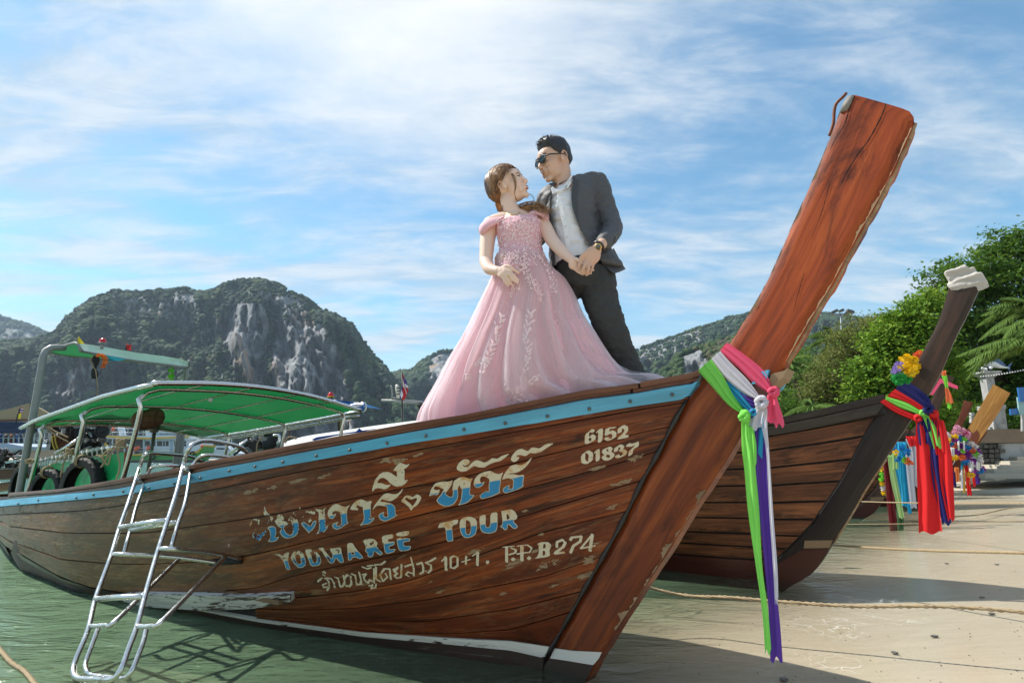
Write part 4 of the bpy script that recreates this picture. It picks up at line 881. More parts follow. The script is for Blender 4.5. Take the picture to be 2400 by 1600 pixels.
# letters written as brush strokes: (zone, [(width, points)...])
STR = [
 (4, [(30, [(645,730),(700,690),(760,690),(790,730),(800,790),(772,845)]), (24, [(775,800),(725,808),(712,775),(760,752)])]), (4, [(20, [(712,612),(730,598),(750,612),(738,625)]), (20, [(715,640),(740,655)])]),
 (4, [(30, [(775,685),(830,695),(865,760),(868,805)])]), (4, [(30, [(875,675),(915,690),(940,790)]), (30, [(985,655),(1000,740),(975,790),(948,800)]), (22, [(1000,770),(1025,795)])]),
 (4, [(30, [(1000,690),(1030,645),(1080,665),(1090,760),(1062,795),(1035,785)])]), (4, [(30, [(1095,632),(1140,650),(1160,770)]), (30, [(1190,612),(1218,720),(1205,765),(1165,770)]), (20, [(1215,750),(1235,765)])]),
 (4, [(28, [(1235,640),(1280,632),(1250,672),(1262,710),(1305,750),(1330,705),(1385,745),(1385,565)])]), (4, [(22, [(1320,788),(1370,772),(1345,822),(1405,808),(1412,762)])]), (4, [(26, [(1235,540),(1300,565),(1345,548)])]),
 (4, [(26, [(1530,468),(1480,505),(1400,512),(1300,528)]), (32, [(1410,540),(1412,700),(1465,728)])]), (4, [(30, [(1500,725),(1465,640),(1520,565),(1590,565),(1605,700)]), (24, [(1510,720),(1560,670),(1535,625)])]),
 (4, [(30, [(1640,575),(1700,545),(1650,600),(1690,622),(1652,655),(1682,685),(1740,672),(1745,512)])]), (4, [(30, [(1790,535),(1890,500),(1905,560),(1905,650)]), (26, [(1895,625),(1830,605),(1800,640),(1838,658)]), (24, [(1868,412),(1882,478)])]),
 (4, [(32, [(1950,505),(2010,482),(2030,540),(2028,605),(1992,628)])]), (4, [(30, [(2190,422),(2130,458),(2065,485),(2130,515),(2135,570),(2098,615),(2065,595)])]),
 (5, [(20, [(200,465),(245,420)]), (44, [(252,415),(256,575)])]), (5, [(30, [(318,415),(318,545),(360,558),(408,520),(408,415),(365,395),(318,415)])]), (5, [(20, [(462,475),(572,440)]), (32, [(520,402),(515,498)])]), (5, [(20, [(605,395),(665,350)]), (42, [(672,350),(666,512)])]),
 (5, [(16, [(1000,280),(1150,268)]), (46, [(1050,285),(1050,465)]), (28, [(1110,292),(1175,318),(1160,355),(1085,378)])]), (5, [(16, [(1190,265),(1330,250)]), (50, [(1250,270),(1250,448)]), (28, [(1330,258),(1378,290),(1350,345),(1190,370)])]),
 (5, [(38, [(1708,275),(1712,215),(1780,185),(1820,222),(1790,280),(1700,345),(1685,365),(1800,350)])]), (5, [(38, [(1885,185),(1905,155),(2028,140),(2015,205),(1925,265),(1888,350)])]), (5, [(26, [(2170,118),(2020,298),(2205,262)]), (46, [(2172,120),(2142,322)])]),
]
M_CREAM = mat('cream_lettering', fn=lambda nt, b: (nt.put(b.inputs['Base Color'], nt.mix(nt.rng(nt.noise(objco(nt), 16, 5, .65), .52, .68), nt.mix(nt.noise(objco(nt), 40, 5), (.50, .43, .29), (.66, .60, .46)), (.50, .27, .09))), nt.put(b.inputs['Roughness'], .55)))
M_LBLUE = mat('blue_lettering', fn=lambda nt, b: (nt.put(b.inputs['Base Color'], nt.mix(nt.noise(objco(nt), 30, 5, .6), (.01, .17, .40), (.02, .26, .50))), nt.put(b.inputs['Roughness'], .5)))
# lattice of hull points to lay the paint on
LX = np.arange(555, 1531, 6.0); LY = np.arange(985, 1411, 6.0)
LAT = np.array([[tuple(MAIN.hit(x, y, .0045)) for x in LX] for y in LY])
TOCAM = np.array([tuple((CAMP - Vector(q)).normalized()) for q in LAT.reshape(-1, 3)]).reshape(LAT.shape)
def lay(x, y, off=0.0):
    i = np.clip((x - LX[0]) / 6.0, 0, len(LX) - 1.001); j = np.clip((y - LY[0]) / 6.0, 0, len(LY) - 1.001); a = i.astype(int); b = j.astype(int); u = (i - a)[:, None]; v = (j - b)[:, None]
    L_ = LAT + TOCAM * off
    return (L_[b, a] * (1 - u) + L_[b, a + 1] * u) * (1 - v) + (L_[b + 1, a] * (1 - u) + L_[b + 1, a + 1] * u) * v
def inside(poly, X, Y):
    r = np.zeros(X.shape, bool); n = len(poly)
    for i in range(n):
        (x1, y1), (x2, y2) = poly[i], poly[(i + 1) % n]
        if y1 == y2: continue
        c = ((Y > min(y1, y2)) & (Y <= max(y1, y2))); r ^= c & (X < (Y - y1) * (x2 - x1) / (y2 - y1) + x1)
    return r
def soften(poly):       # one corner-cutting pass: brush-like rounding
    out = []
    for i in range(len(poly)):
        a, b = poly[i], poly[(i + 1) % len(poly)]; out += [(a[0] * .82 + b[0] * .18, a[1] * .82 + b[1] * .18), (a[0] * .18 + b[0] * .82, a[1] * .18 + b[1] * .82)]
    return out
_fn = {}
def flake(X, Y):
    out = np.zeros(X.shape)
    for sc, am in ((.16, .5), (.42, .35), (.95, .2)):
        gx = X * sc; gy = Y * sc; ix = np.floor(gx).astype(int); iy = np.floor(gy).astype(int); fx = gx - ix; fy = gy - iy
        h = lambda a, b: (np.sin(a * 127.1 + b * 311.7 + sc * 50) * 43758.5453) % 1.0
        fx = fx * fx * (3 - 2 * fx); fy = fy * fy * (3 - 2 * fy)
        out += am * ((h(ix, iy) * (1 - fx) + h(ix + 1, iy) * fx) * (1 - fy) + (h(ix, iy + 1) * (1 - fx) + h(ix + 1, iy + 1) * fx) * fy)
    return out
STEP = .62
def paint_letter(mask_fn, bbox, blue_y, fl, name='letter'):
    x0, y0, x1, y1 = bbox; xs = np.arange(x0 - 2, x1 + 2, STEP); ys = np.arange(y0 - 2, y1 + 2, STEP); X, Y = np.meshgrid(xs, ys)
    M = mask_fn(X, Y); F_ = flake(X, Y)
    keepm = F_ > (.24 + fl * .9 if fl else .17)
    mb = MB()
    def emit(mk, off):
        vs = []
        for r in range(mk.shape[0]):
            row = mk[r].astype(int); d = np.diff(np.r_[0, row, 0]); st = np.where(d == 1)[0]; en = np.where(d == -1)[0]
            for a, b in zip(st, en): vs.append((xs[0] + a * STEP, xs[0] + b * STEP, ys[0] + r * STEP))
        if not vs: return
        v = np.array(vs); q = np.stack([lay(v[:, 0], v[:, 2], off), lay(v[:, 1], v[:, 2], off), lay(v[:, 1], v[:, 2] + STEP, off), lay(v[:, 0], v[:, 2] + STEP, off)], 1)
        for k in q: mb.add(k, [[3, 2, 1, 0]])
    mb.cur = 0; emit(M & keepm, 0.0)
    if blue_y is not None:
        E = M.copy()
        for dy in (-2, -1, 0, 1, 2):
            for dx in (-2, -1, 0, 1, 2): E &= np.roll(np.roll(M, dy, 0), dx, 1)
        E &= (Y + (X - X.mean()) * .17) > blue_y; mb.cur = 1; emit(E & keepm, .0012)
    if mb.f: mb.build(name, [M_CREAM, M_LBLUE], main, smooth=False)
for L in LET:
    if len(L) > 3: polys = [sum([zp(z, p) for z, p in L[0]], [])]
    else: polys = [zp(z, p) for z, p in L[0]]
    polys = [soften(p) for p in polys]; al = [q for p in polys for q in p]
    bb = (min(q[0] for q in al), min(q[1] for q in al), max(q[0] for q in al), max(q[1] for q in al))
    def mk(X, Y, polys=polys):
        r = np.zeros(X.shape, bool)
        for p in polys: r ^= inside(p, X, Y)
        return r
    paint_letter(mk, bb, None if L[1] is None else ZN[L[1][0]][1] + L[1][1] / ZN[L[1][0]][2], L[2])
for z, strokes in STR:
    S_ = [(w_ / ZN[z][2] / 2, zp(z, p)) for w_, p in strokes]; al = [q for _, p in S_ for q in p]
    bb = (min(q[0] for q in al) - 4, min(q[1] for q in al) - 4, max(q[0] for q in al) + 4, max(q[1] for q in al) + 4)
    def mk(X, Y, S_=S_):
        r = np.zeros(X.shape, bool)
        for wd, p in S_:
            for (ax, ay), (bx, by) in zip(p[:-1], p[1:]):
                dx, dy = bx - ax, by - ay; t = np.clip(((X - ax) * dx + (Y - ay) * dy) / (dx * dx + dy * dy), 0, 1)
                ex = X - ax - t * dx; ey = Y - ay - t * dy; u = ex * .85 + ey * .5; v = -ex * .5 + ey * .85; r |= (u / wd) ** 2 + (v / (wd * .62)) ** 2 < 1
        return r
    paint_letter(mk, bb, None, .05 if z == 4 else 0)
# bare spots and scratches where the varnish has gone
def patch(cx, cy, w_, h_, ang, m_=W_RAW, seed=0, name='worn_spots'):
    ca, sa = math.cos(ang), math.sin(ang)
    def mk(X, Y):
        u = ((X - cx) * ca + (Y - cy) * sa) / w_; v = (-(X - cx) * sa + (Y - cy) * ca) / h_
        return (u * u + v * v + (flake(X * .5 + seed * 9, Y * 1.6) - .5) * 2.6) < .7
    return mk
M_SPOT = mat('bare_wood_spot', fn=lambda nt, b: (nt.put(b.inputs['Base Color'], nt.mix(nt.noise(objco(nt), 45, 5, .7), (.17, .10, .05), (.34, .25, .15))), nt.put(b.inputs['Roughness'], .7)))
mb = MB(); rr = random.Random(12)
SP = [(1252, 1290, 14, 4), (1268, 1251, 8, 3.5), (1205, 1316, 22, 6), (1290, 1318, 26, 8), (1380, 1310, 16, 10), (1110, 1290, 22, 5), (1190, 1330, 18, 3), (1255, 1335, 16, 3), (1460, 1128, 30, 6), (1440, 1185, 18, 5), (1490, 1072, 20, 7), (1400, 1270, 12, 3), (1465, 1180, 12, 6), (1180, 1390, 10, 4), (1210, 1430, 8, 5), (1030, 1385, 12, 3), (1010, 1360, 8, 4), (700, 1125, 24, 5), (760, 1115, 20, 5), (640, 1140, 16, 6), (590, 1150, 20, 5), (930, 1080, 22, 8), (905, 1078, 16, 6), (980, 1065, 14, 4), (1230, 1195, 10, 3), (1375, 1345, 26, 7), (1300, 1370, 22, 3), (1400, 1095, 20, 4), (1540, 990, 8, 4)]
for i, (x, y, a, b) in enumerate(SP):
    xs = np.arange(x - a * 1.6, x + a * 1.6, STEP * 1.3); ys = np.arange(y - b * 2, y + b * 2, STEP * 1.3); X, Y = np.meshgrid(xs, ys); mk = patch(x, y, a, b, -.28, seed=i)(X, Y); h_ = STEP * 1.3
    for r in range(mk.shape[0]):
        d = np.diff(np.r_[0, mk[r].astype(int), 0])
        for p, q in zip(np.where(d == 1)[0], np.where(d == -1)[0]):
            X0, X1, Y0 = xs[0] + p * h_, xs[0] + q * h_, ys[r]
            mb.add(lay(np.array([X0, X1, X1, X0]), np.array([Y0 + h_, Y0 + h_, Y0, Y0]), -.0006), [[0, 1, 2, 3]])
mb.build('worn_spots', M_SPOT, main, smooth=False, kind='stuff')
# ================================================================== FITTINGS of the big boat: canopy, tarpaulin, engine, roof, ladder
def cloth(name, col, trans=.35, rough=.75, var=.18, bump=.4, sc=30):
    def fn(nt, b):
        p = objco(nt); n = nt.noise(p, 6, 4, .6); w_ = nt.noise(p, sc * 12, 2, .5)
        c = nt.mix(n, tuple(q * (1 - var) for q in col), tuple(min(1, q * (1 + var)) for q in col)); nt.put(b.inputs['Base Color'], c); b.inputs['Roughness'].default_value = rough
        nt.put(b.inputs['Normal'], nt.bump(nt.math('ADD', nt.math('MULTIPLY', w_, .15), nt.noise(p, sc, 4, .6)), bump, .004))
        if trans:
            tl = nt.new('ShaderNodeBsdfTranslucent'); nt.put(tl.inputs[0], c); mx = nt.new('ShaderNodeMixShader'); mx.inputs[0].default_value = trans
            nt.l.new(b.outputs[0], mx.inputs[1]); nt.l.new(tl.outputs[0], mx.inputs[2]); nt.l.new(mx.outputs[0], nt.n['Material Output'].inputs[0])
    return mat(name, fn=fn)
M_GCAN = cloth('green_canopy_sheet', (.006, .15, .04), trans=.42, rough=.4, sc=8)
M_GTARP = cloth('green_tarpaulin', (.008, .42, .12), trans=.25, rough=.3, sc=9)
ZT = lambda a: float(np.interp(a, [2.9, 3.3, 4.4, 5.6, 6.4], [1.535, 1.525, 1.45, 1.37, 1.325]))
VB = lambda a: MAIN.bt(a) - .02
def roofz(a, v, lift=0): q = v / VB(a); return ZT(a) + .085 * (1 - q * q) + .028 * q + lift
def arch(a, legs=True, lift=0.0, r=.018):
    b = VB(a); pts = []
    if legs: pts += [MAIN.at(a + .24, b - .06, MAIN.ztop(a) - .25), MAIN.at(a, b - .06, ZT(a) - .14), MAIN.at(a, b - .03, ZT(a) - .05)]
    pts += [MAIN.at(a - (0 if legs or a > 5 else .07 * q), q * b, roofz(a, q * b, lift)) for q in (.86, .6, .3, 0, -.3, -.6, -.86)]
    if legs: pts += [MAIN.at(a, -b + .03, ZT(a) - .05), MAIN.at(a, -b + .06, ZT(a) - .14), MAIN.at(a + .1, -b + .06, MAIN.ztop(a) - .25)]
    else: pts = [MAIN.at(a - .07, b + .03, roofz(a, b, lift))] + pts + [MAIN.at(a + .07, -b - .03, roofz(a, -b, lift))]
    return MB().tube(smooth_line(pts, 46), r, 8).build('canopy_hoop', M_STEEL, main)
for a in (3.33, 4.42, 5.62): arch(a)
arch(3.07, False, .022, .02); arch(6.25, False, .01, .016)
for q in (1.02, -1.02): MB().tube([MAIN.at(a, q * VB(a), roofz(a, VB(a) * q, .014)) for a in np.linspace(3.07 - .07 * q, 6.35, 14)], .019, 8).build('canopy_rail', M_STEEL, main)
MB().tube([MAIN.at(a, -VB(a) - .05, roofz(a, VB(a), -.085)) for a in np.linspace(3.2, 6.0, 10)], .016, 7).build('canopy_rail', M_STEEL, main)
for a in (3.45, 3.9, 4.5, 5.1, 5.7): MB().tube([MAIN.at(a, -VB(a) - .05, roofz(a, VB(a), -.085)), MAIN.at(a + .1, -VB(a) * 1.02, roofz(a, VB(a), .01))], .012, 6).build('rail_link', M_STEEL, main)
for q in (.62, .2, -.25, -.62): MB().tube([MAIN.at(a, q * VB(a), roofz(a, VB(a) * q, .012)) for a in np.linspace(3.08, 6.25, 12)], .010, 6).build('canopy_batten', M_STEEL, main)
rows = []
for i in range(45):
    row = []
    for j in range(37):
        q = lerp(1, -1, j / 36) * 1.0; a = lerp(3.08 - .07 * q, 6.25, i / 44); sag = -.014 * abs(math.sin((a - 3.0) * math.pi / 1.09)) * (1 - q * q) ; scal = -.012 * abs(math.sin(i * .9)) if j in (0, 36) else 0
        row.append(MAIN.at(a, q * (VB(a) - .015 + scal), roofz(a, q * VB(a), .022 + sag + .004 * mnoise.noise(Vector((a * 4, q * 5, 0))))))
    rows.append(row)
MB().grid(rows, flip=True).build('canopy_sheet', M_GCAN, main, label='green canopy sheet laced to the frame')
mb = MB()
for s_ in (1, -1):
    for k in range(46):
        a = 3.1 + k * .068; mb.tube([MAIN.at(a, s_ * (VB(a) - .03), roofz(a, VB(a), .02)), MAIN.at(a + .012, s_ * VB(a) * 1.022 + s_ * .012, roofz(a, VB(a), .02)), MAIN.at(a + .03, s_ * (VB(a) - .02), roofz(a, VB(a), .0))], .0035, 4, cap=False)
mb.build('lacing', mat('white_cord', (.55, .52, .45), .8), main, kind='stuff')
# rolled mat tied up under the canopy
M_MAT = mat('brown_checked_mat', fn=lambda nt, b: (nt.put(b.inputs['Base Color'], nt.mix(nt.rng(nt.voro(nt.scale(objco(nt), (18, 18, 18)), 1.0, 'DISTANCE_TO_EDGE', rnd=0), .0, .12), (.06, .03, .02), (.17, .08, .045))), nt.put(b.inputs['Roughness'], .9)))
c0, c1 = P(312, 985, 5.0), P(380, 972, 5.25)
MB().tube(smooth_line([c0, c0.lerp(c1, .5) + Vector((0, 0, -.015)), c1], 10), [.045, .075, .085, .088, .085, .09, .095, .09, .08, .05], 14, flat=.7).build('rolled_mat', M_MAT, main, label='rolled brown checked mat tied under the canopy')
MB().ell(P(493, 937, 4.6), .018, 10, 8).build('lamp_knob', mat('white_knob', (.6, .6, .58), .4), main)
# green spray sheet on its rail
RAILZ = lambda a: float(np.interp(a, [3.75, 6.5], [1.15, .995]))
MB().tube([MAIN.at(a, VB(a) - .14, RAILZ(a)) for a in np.linspace(3.62, 6.75, 8)], .017, 8).build('side_rail', M_STEEL, main)
rows = []
for i in range(50):
    a = lerp(3.74, 6.5, i / 49); row = []
    for j in range(9):
        t = j / 8; row.append(MAIN.at(a, VB(a) - .17 + .018 * math.sin(a * 9) * t + .01 * math.sin(a * 23 + 1) * t + .008 * mnoise.noise(Vector((a * 3, t * 3, 1))), lerp(RAILZ(a) - .045 - .012 * abs(math.sin(a * 14)), MAIN.ztop(a) - .35, t)))
    rows.append(row)
MB().grid(rows).build('side_sheet', M_GTARP, main, label='green tarpaulin laced below the side rail')
mb = MB()
for k in range(22):
    a = 3.95 + k * .118; mb.tube([MAIN.at(a, VB(a) - .115, RAILZ(a) + .012), MAIN.at(a - .035, VB(a) - .12, RAILZ(a) - .07)], .0055, 5)
    mb.tube([MAIN.at(a, VB(a) - .115, RAILZ(a) + .014), MAIN.at(a + .01, VB(a) - .165, RAILZ(a) + .016)], .0055, 5)
mb.build('lacing', mat('white_cord', (.55, .52, .45), .8), main, kind='stuff')
def rope(pts, r=.008, name='rope', n=40, parent=None, m_=None, twist=True, **kw):
    c = smooth_line(pts, n); mb = MB()
    if not twist: return mb.tube(c, r, 6).build(name, m_ or M_ROPE, parent, **kw)
    for st in range(3):
        q = []
        L = 0
        for i, p in enumerate(c):
            if i: L += (p - c[i - 1]).length
            t = (c[min(len(c) - 1, i + 1)] - c[max(0, i - 1)]).normalized(); u = t.orthogonal().normalized() if abs(t.z) > .9 else t.cross(UP).normalized(); v = t.cross(u); ph = L / (r * 7) * 2 * math.pi + st * 2.094
            q.append(p + (u * math.cos(ph) + v * math.sin(ph)) * r * .5)
        mb.tube(q, r * .56, 5)
    return mb.build(name, m_ or M_ROPE, parent, **kw)
for (px, py, n_) in ((164, 1058, 5), (284, 1035, 6)):
    for k in range(n_): 
        p = P(px, py - 6 + k * 3, 4.85 if px < 200 else 4.2); mb = MB(); mb.tube([p + Vector((.027 * math.cos(q), .027 * math.sin(q), .004 * math.sin(q * 2 + k))) for q in np.linspace(0, 6.28, 13)], .007, 5); mb.build('rope_turn', M_ROPE, main)
rp = lambda l, Y: [P(x, y, Y) for x, y in l]
for l in ([(284, 1030), (268, 1045), (255, 1060), (248, 1078), (236, 1095)], [(283, 1040), (262, 1060), (255, 1085), (250, 1088), (238, 1072), (225, 1066)], [(282, 1045), (276, 1062), (281, 1085), (279, 1105), (272, 1122)], [(280, 1050), (262, 1052), (244, 1062), (240, 1080)]): rope(rp(l, 4.15), .006, 'tied_rope', 30, main)
for l in ([(160, 1062), (148, 1068), (130, 1082), (108, 1094)], [(156, 1066), (150, 1080), (144, 1105), (142, 1118)], [(157, 1064), (149, 1085), (146, 1108)]): rope(rp(l, 4.8), .006, 'tied_rope', 30, main)
rope(rp([(62, 1080), (72, 1076), (78, 1082), (66, 1084), (60, 1078)], 5.5), .012, 'tied_rope', 30, main)
# tyres hung over the side
M_TYRE = mat('tyre_rubber', fn=lambda nt, b: (nt.put(b.inputs['Base Color'], nt.mix(nt.noise(objco(nt), 12, 5), (.010, .010, .011), (.024, .023, .023))), nt.put(b.inputs['Roughness'], .7), nt.put(b.inputs['Specular IOR Level'], .25)))
def tyre(c, yaw, Rr, w_, label, tilt=0.0):
    t = thing('tyre', c, label, 'tyre', 'tyres hung inside the boat rail'); M = Matrix.Rotation(yaw, 4, 'Z') @ Matrix.Rotation(tilt, 4, 'X'); n = 56; sec = []
    prof = [(-.5, .30), (-.52, .16), (-.5, .04), (-.36, -.01), (0, .0), (.36, -.01), (.5, .04), (.52, .16), (.5, .30), (.44, .31), (.44, .10), (.3, .06), (0, .05), (-.3, .06), (-.44, .10), (-.44, .31)]
    rows = []
    for i in range(n):
        a = 2 * math.pi * i / n; row = []
        for (u, d) in prof:
            g = .012 if (i % 2 == 0 and abs(u) > .3 and d < .1) else 0; rr_ = Rr - d * .24 * Rr / .27 - g
            row.append(Vector(c) + M @ Vector((rr_ * math.cos(a), u * w_, rr_ * math.sin(a))))
        rows.append(row)
    MB().grid(rows, closed_u=True, closed_v=True).build('tread_ring', M_TYRE, t, smooth='auto')
    mb = MB(); top = Vector(c) + UP * (Rr - .03)
    for k in range(2): mb.tube([top + M @ Vector((.02 * k - .06, (w_ * .62) * math.cos(q), .05 * math.sin(q))) for q in np.linspace(0, 6.28, 15)], .008, 5)
    mb.build('tie_rope', M_ROPE, t)
def hung(px, ytop, a, Rr): p = MAIN.at(a, VB(a) - .072, 0); q = P(px, ytop, p.y); return Vector((p.x, p.y, q.z - Rr))
tyre(hung(50, 1081, 6.15, .25), math.radians(-26), .24, .09, 'car tyre at the left end of the row, beyond the green tarpaulin')
tyre(hung(113, 1096, 5.15, .235), math.radians(-20), .225, .085, 'lowest hanging car tyre, middle one in front of the green tarpaulin')
tyre(hung(194, 1069, 4.25, .27), math.radians(-24), .26, .09, 'largest car tyre, standing right in front of the green tarpaulin')
# engine on the stern
M_ALU = mat('cast_aluminium', (.28, .27, .26), .45, .7); M_BLACK = mat('black_engine_part', (.012, .012, .013), .45, .2); M_OIL = mat('oily_dark_metal', (.035, .028, .024), .4, .5)
eng = MB(); E = lambda x, y, d=0.0: P(x, y, 7.25 + d)
RX = Matrix.Rotation(math.radians(-40), 4, 'Z')
MB().box(E(190, 1030), (.42, .34, .26), RX).build('engine_block', M_OIL, main, smooth=False)
MB().box(E(150, 1035), (.20, .30, .20), RX).build('gearbox', M_OIL, main, smooth=False)
def disc(x, y, r, m_, name, d=-.22, th=.05, rim=True):
    c = E(x, y, d); n = Vector((.45, -.88, .1)).normalized(); mb = MB(); pts = []
    rows = []
    for (rr_, k) in ((0.001, th), (r * .25, th), (r * .3, th * .6), (r * .75, th * .6), (r * .8, th), (r, th), (r, th * .7), (r * .88, th * .5), (r, th * .3), (r, 0), (.001, 0)):
        u = n.orthogonal().normalized(); v = n.cross(u); rows.append([c + n * k + (u * math.cos(q) + v * math.sin(q)) * rr_ for q in np.linspace(0, 2 * math.pi, 24, endpoint=False)])
    mb.grid(rows, closed_u=True).build(name, m_, main, smooth='auto')
disc(218, 1050, .095, M_BLACK, 'pulley'); disc(191, 1015, .068, M_BLACK, 'pulley'); disc(240, 1011, .075, M_BLACK, 'pulley'); disc(149, 1034, .08, M_RUST, 'flywheel'); disc(137, 1010, .028, M_BLACK, 'pulley', -.3)
MB().box(E(146, 1010, -.2), (.15, .03, .075), RX).build('bracket', M_ALU, main, smooth=False)
MB().tube(smooth_line([E(120, 1000, -.05), E(140, 994, -.1), E(160, 998, -.1), E(172, 1000, 0), E(182, 992, 0)], 14), [.02, .03, .035, .03, .025, .03, .04, .035, .03, .025, .03, .035, .03, .02], 9).build('intake_manifold', M_ALU, main)
MB().ell(E(205, 1030, -.12), (.07, .05, .10), 12, 8, RX).build('timing_cover', mat('pale_casting', (.42, .41, .40), .4, .5), main)
MB().tube([E(131, 1063, -.35), E(186, 1029, -.4)], .024, 10).build('exhaust_pipe', M_STEEL, main); MB().tube([E(183, 1031, -.4), E(189, 1027.5, -.4)], .034, 14).build('exhaust_cap', M_ALU, main)
for i, l in enumerate([[(122, 1022), (124, 1040), (130, 1055)], [(128, 1020), (132, 1040), (136, 1052)]]): MB().tube(smooth_line([E(*q, -.3) for q in l], 12), .010, 6).build('hose', mat('yellow_hose', (.45, .32, .03), .5), main)
rr = random.Random(5)
for i in range(26):
    x, y = rr.uniform(112, 248), rr.uniform(984, 1058); l = [(x, y), (x + rr.uniform(-22, 22), y + rr.uniform(-14, 14)), (x + rr.uniform(-30, 30), y + rr.uniform(-14, 20))]
    MB().tube(smooth_line([E(*q, rr.uniform(-.3, .1)) for q in l], 9), rr.uniform(.006, .016), 6).build('hose', (M_BLACK, M_OIL, M_ALU, M_BLACK)[i % 4], main)
for i in range(14):
    MB().box(E(rr.uniform(120, 245), rr.uniform(986, 1050), rr.uniform(-.25, .1)), (rr.uniform(.04, .12), rr.uniform(.04, .1), rr.uniform(.03, .08)), Matrix.Rotation(rr.uniform(-1, 1), 4, 'Y') @ RX).build('engine_part', (M_OIL, M_ALU, M_BLACK)[i % 3], main, smooth=False)
MB().tube([E(205, 970, -.05), E(222, 998, 0)], .02, 8).build('exhaust_pipe', M_ALU, main)
MB().tube([MAIN.at(7.0, .0, .5), E(190, 1045, .0)], .06, 8).build('engine_post', M_OIL, main)
rope([E(102, 1000, -.5), E(118, 1003, -.5), E(128, 1010, -.5), E(160, 1025, -.5)], .010, 'tied_rope', 30, main); rope([E(115, 995, -.5), E(120, 1012, -.5), E(161, 1036, -.5)], .007, 'tied_rope', 30, main)
# steel posts and small roof at the stern
M_GALV = mat('galvanised_post', (.24, .25, .24), .55, .4)
pb = P(56, 1088, 5.9); MB().tube(smooth_line([Vector((pb.x, pb.y, .4)), P(62, 1060, 5.9), P(82, 950, 5.9), P(99, 852, 5.9), P(104, 826, 5.92), P(118, 815, 5.97), P(152, 815, 6.1)], 30), .034, 10).build('roof_post', M_GALV, main)
pb = P(430, 905, 7.9); MB().tube(smooth_line([Vector((pb.x, pb.y, .4)), P(432, 905, 7.9), P(438, 870, 7.9), P(437, 858, 7.9), P(425, 850, 7.85)], 20), .028, 8).build('roof_post', M_GALV, main)
MB().box(P(80, 955, 5.9) + Vector((0, 0, -.9)), (.09, .03, .01)).build('clamp', M_GALV, main)
M_PALEG = cloth('faded_green_sheet', (.56, .76, .64), trans=.25, rough=.25, sc=7)
def rl(l, Ys): return [P(x, y, lerp(Ys[0], Ys[1], i / (len(l) - 1))) for i, (x, y) in enumerate(l)]
top_ = smooth_line(rl([(180, 803), (240, 812), (320, 826), (400, 837), (444, 847)], (6.1, 7.9)), 60); bot_ = smooth_line(rl([(190, 820), (250, 832), (320, 844), (400, 854), (441, 859)], (6.1, 7.9)), 60)
back_ = smooth_line(rl([(112, 824), (150, 832), (215, 838), (300, 846), (400, 856)], (6.4, 8.5)), 60)
rows = [[p.lerp(q, t) + Vector((-.3, -.8, .1)) * (.02 * math.sin(t * math.pi) + .012 * math.sin(i * .8 + t * 2)) for i, (p, q) in enumerate(zip(top_, bot_))] for t in np.linspace(0, 1, 7)]
MB().grid(rows).build('roof_sheet', M_PALEG, main, label='faded green sheet folded over the front edge of the stern roof')
MB().grid([top_, [a.lerp(b, .5) + UP * .02 for a, b in zip(top_, back_)], back_]).build('roof_sheet', M_GCAN, main)
MB().tube(smooth_line([P(116, 823, 6.3), P(150, 810, 6.2), P(178, 804, 6.1), P(185, 812, 6.1), P(192, 822, 6.1)], 16), .016, 7).build('roof_frame', M_GALV, main)
MB().tube([p + Vector((0, -.02, -.012)) for p in bot_], .014, 6).build('roof_frame', M_GALV, main); MB().tube(back_, .014, 6).build('roof_frame', M_GALV, main)
MB().tube(smooth_line([P(441, 844, 7.9), P(447, 855, 7.9), P(440, 862, 7.9)], 8), .016, 6).build('roof_frame', M_GALV, main)
def flag(mast_px, Y, w_px, h_px, cols, label, name='flag', lean=.0, cat='flag'):
    x, y = mast_px; k = Y / F_PX; base = P(x, y, Y); t = thing(name, base, label, cat)
    MB().tube([base - UP * (h_px * k * .4), base + UP * (h_px * k * 1.9)], .008 * Y / 7, 5).build('flagpole', M_IRON, t)
    n = 12; z0 = base.z + h_px * k * .75
    tot = sum(c[1] for c in cols); acc = 0
    for m_, hh in cols:
        rows = []
        for u in np.linspace(0, 1, 3):
            zz = z0 + (1 - (acc + hh * u) / tot) * h_px * k
            rows.append([base + Vector(((i / n) * w_px * k, .06 * math.sin(i * .9) * w_px * k, zz - base.z - lean * i / n * h_px * k)) for i in range(n + 1)])
        MB().grid(rows).build('stripe', m_, t); acc += hh
    return t
FR, FW, FB, FY = [cloth('flag_' + n_, c, trans=.3) for n_, c in (('red', (.55, .03, .03)), ('white', (.7, .7, .7)), ('blue', (.05, .05, .25)), ('yellow', (.75, .6, .03)))]
THAI = [(FR, 1), (FW, 1), (FB, 2), (FW, 1), (FR, 1)]
def pennant(px, py, Y, pts, m_, label):
    b0 = P(px, py, Y); t = thing('pennant', b0, label, 'flag'); MB().tube([b0, P(px, py - 16, Y)], .006, 5).build('flagpole', M_IRON, t)
    q = [P(x, y, Y) for x, y in pts]; c = sum(q, Vector()) / len(q) + Vector((0, -.03, 0)); MB().add(q + [c], [[i, (i + 1) % len(q), len(q)] for i in range(len(q))]).build('pennant_cloth', m_, t)
pennant(184, 808, 6.15, [(184, 787), (198, 806), (190, 805), (181, 805)], FY, 'small pale yellow pennant on the left end of the stern roof')
pennant(296, 822, 6.9, [(294, 803), (300, 807), (311, 809), (306, 813), (308, 821), (298, 820)], FR, 'small torn red pennant on the middle of the stern roof')
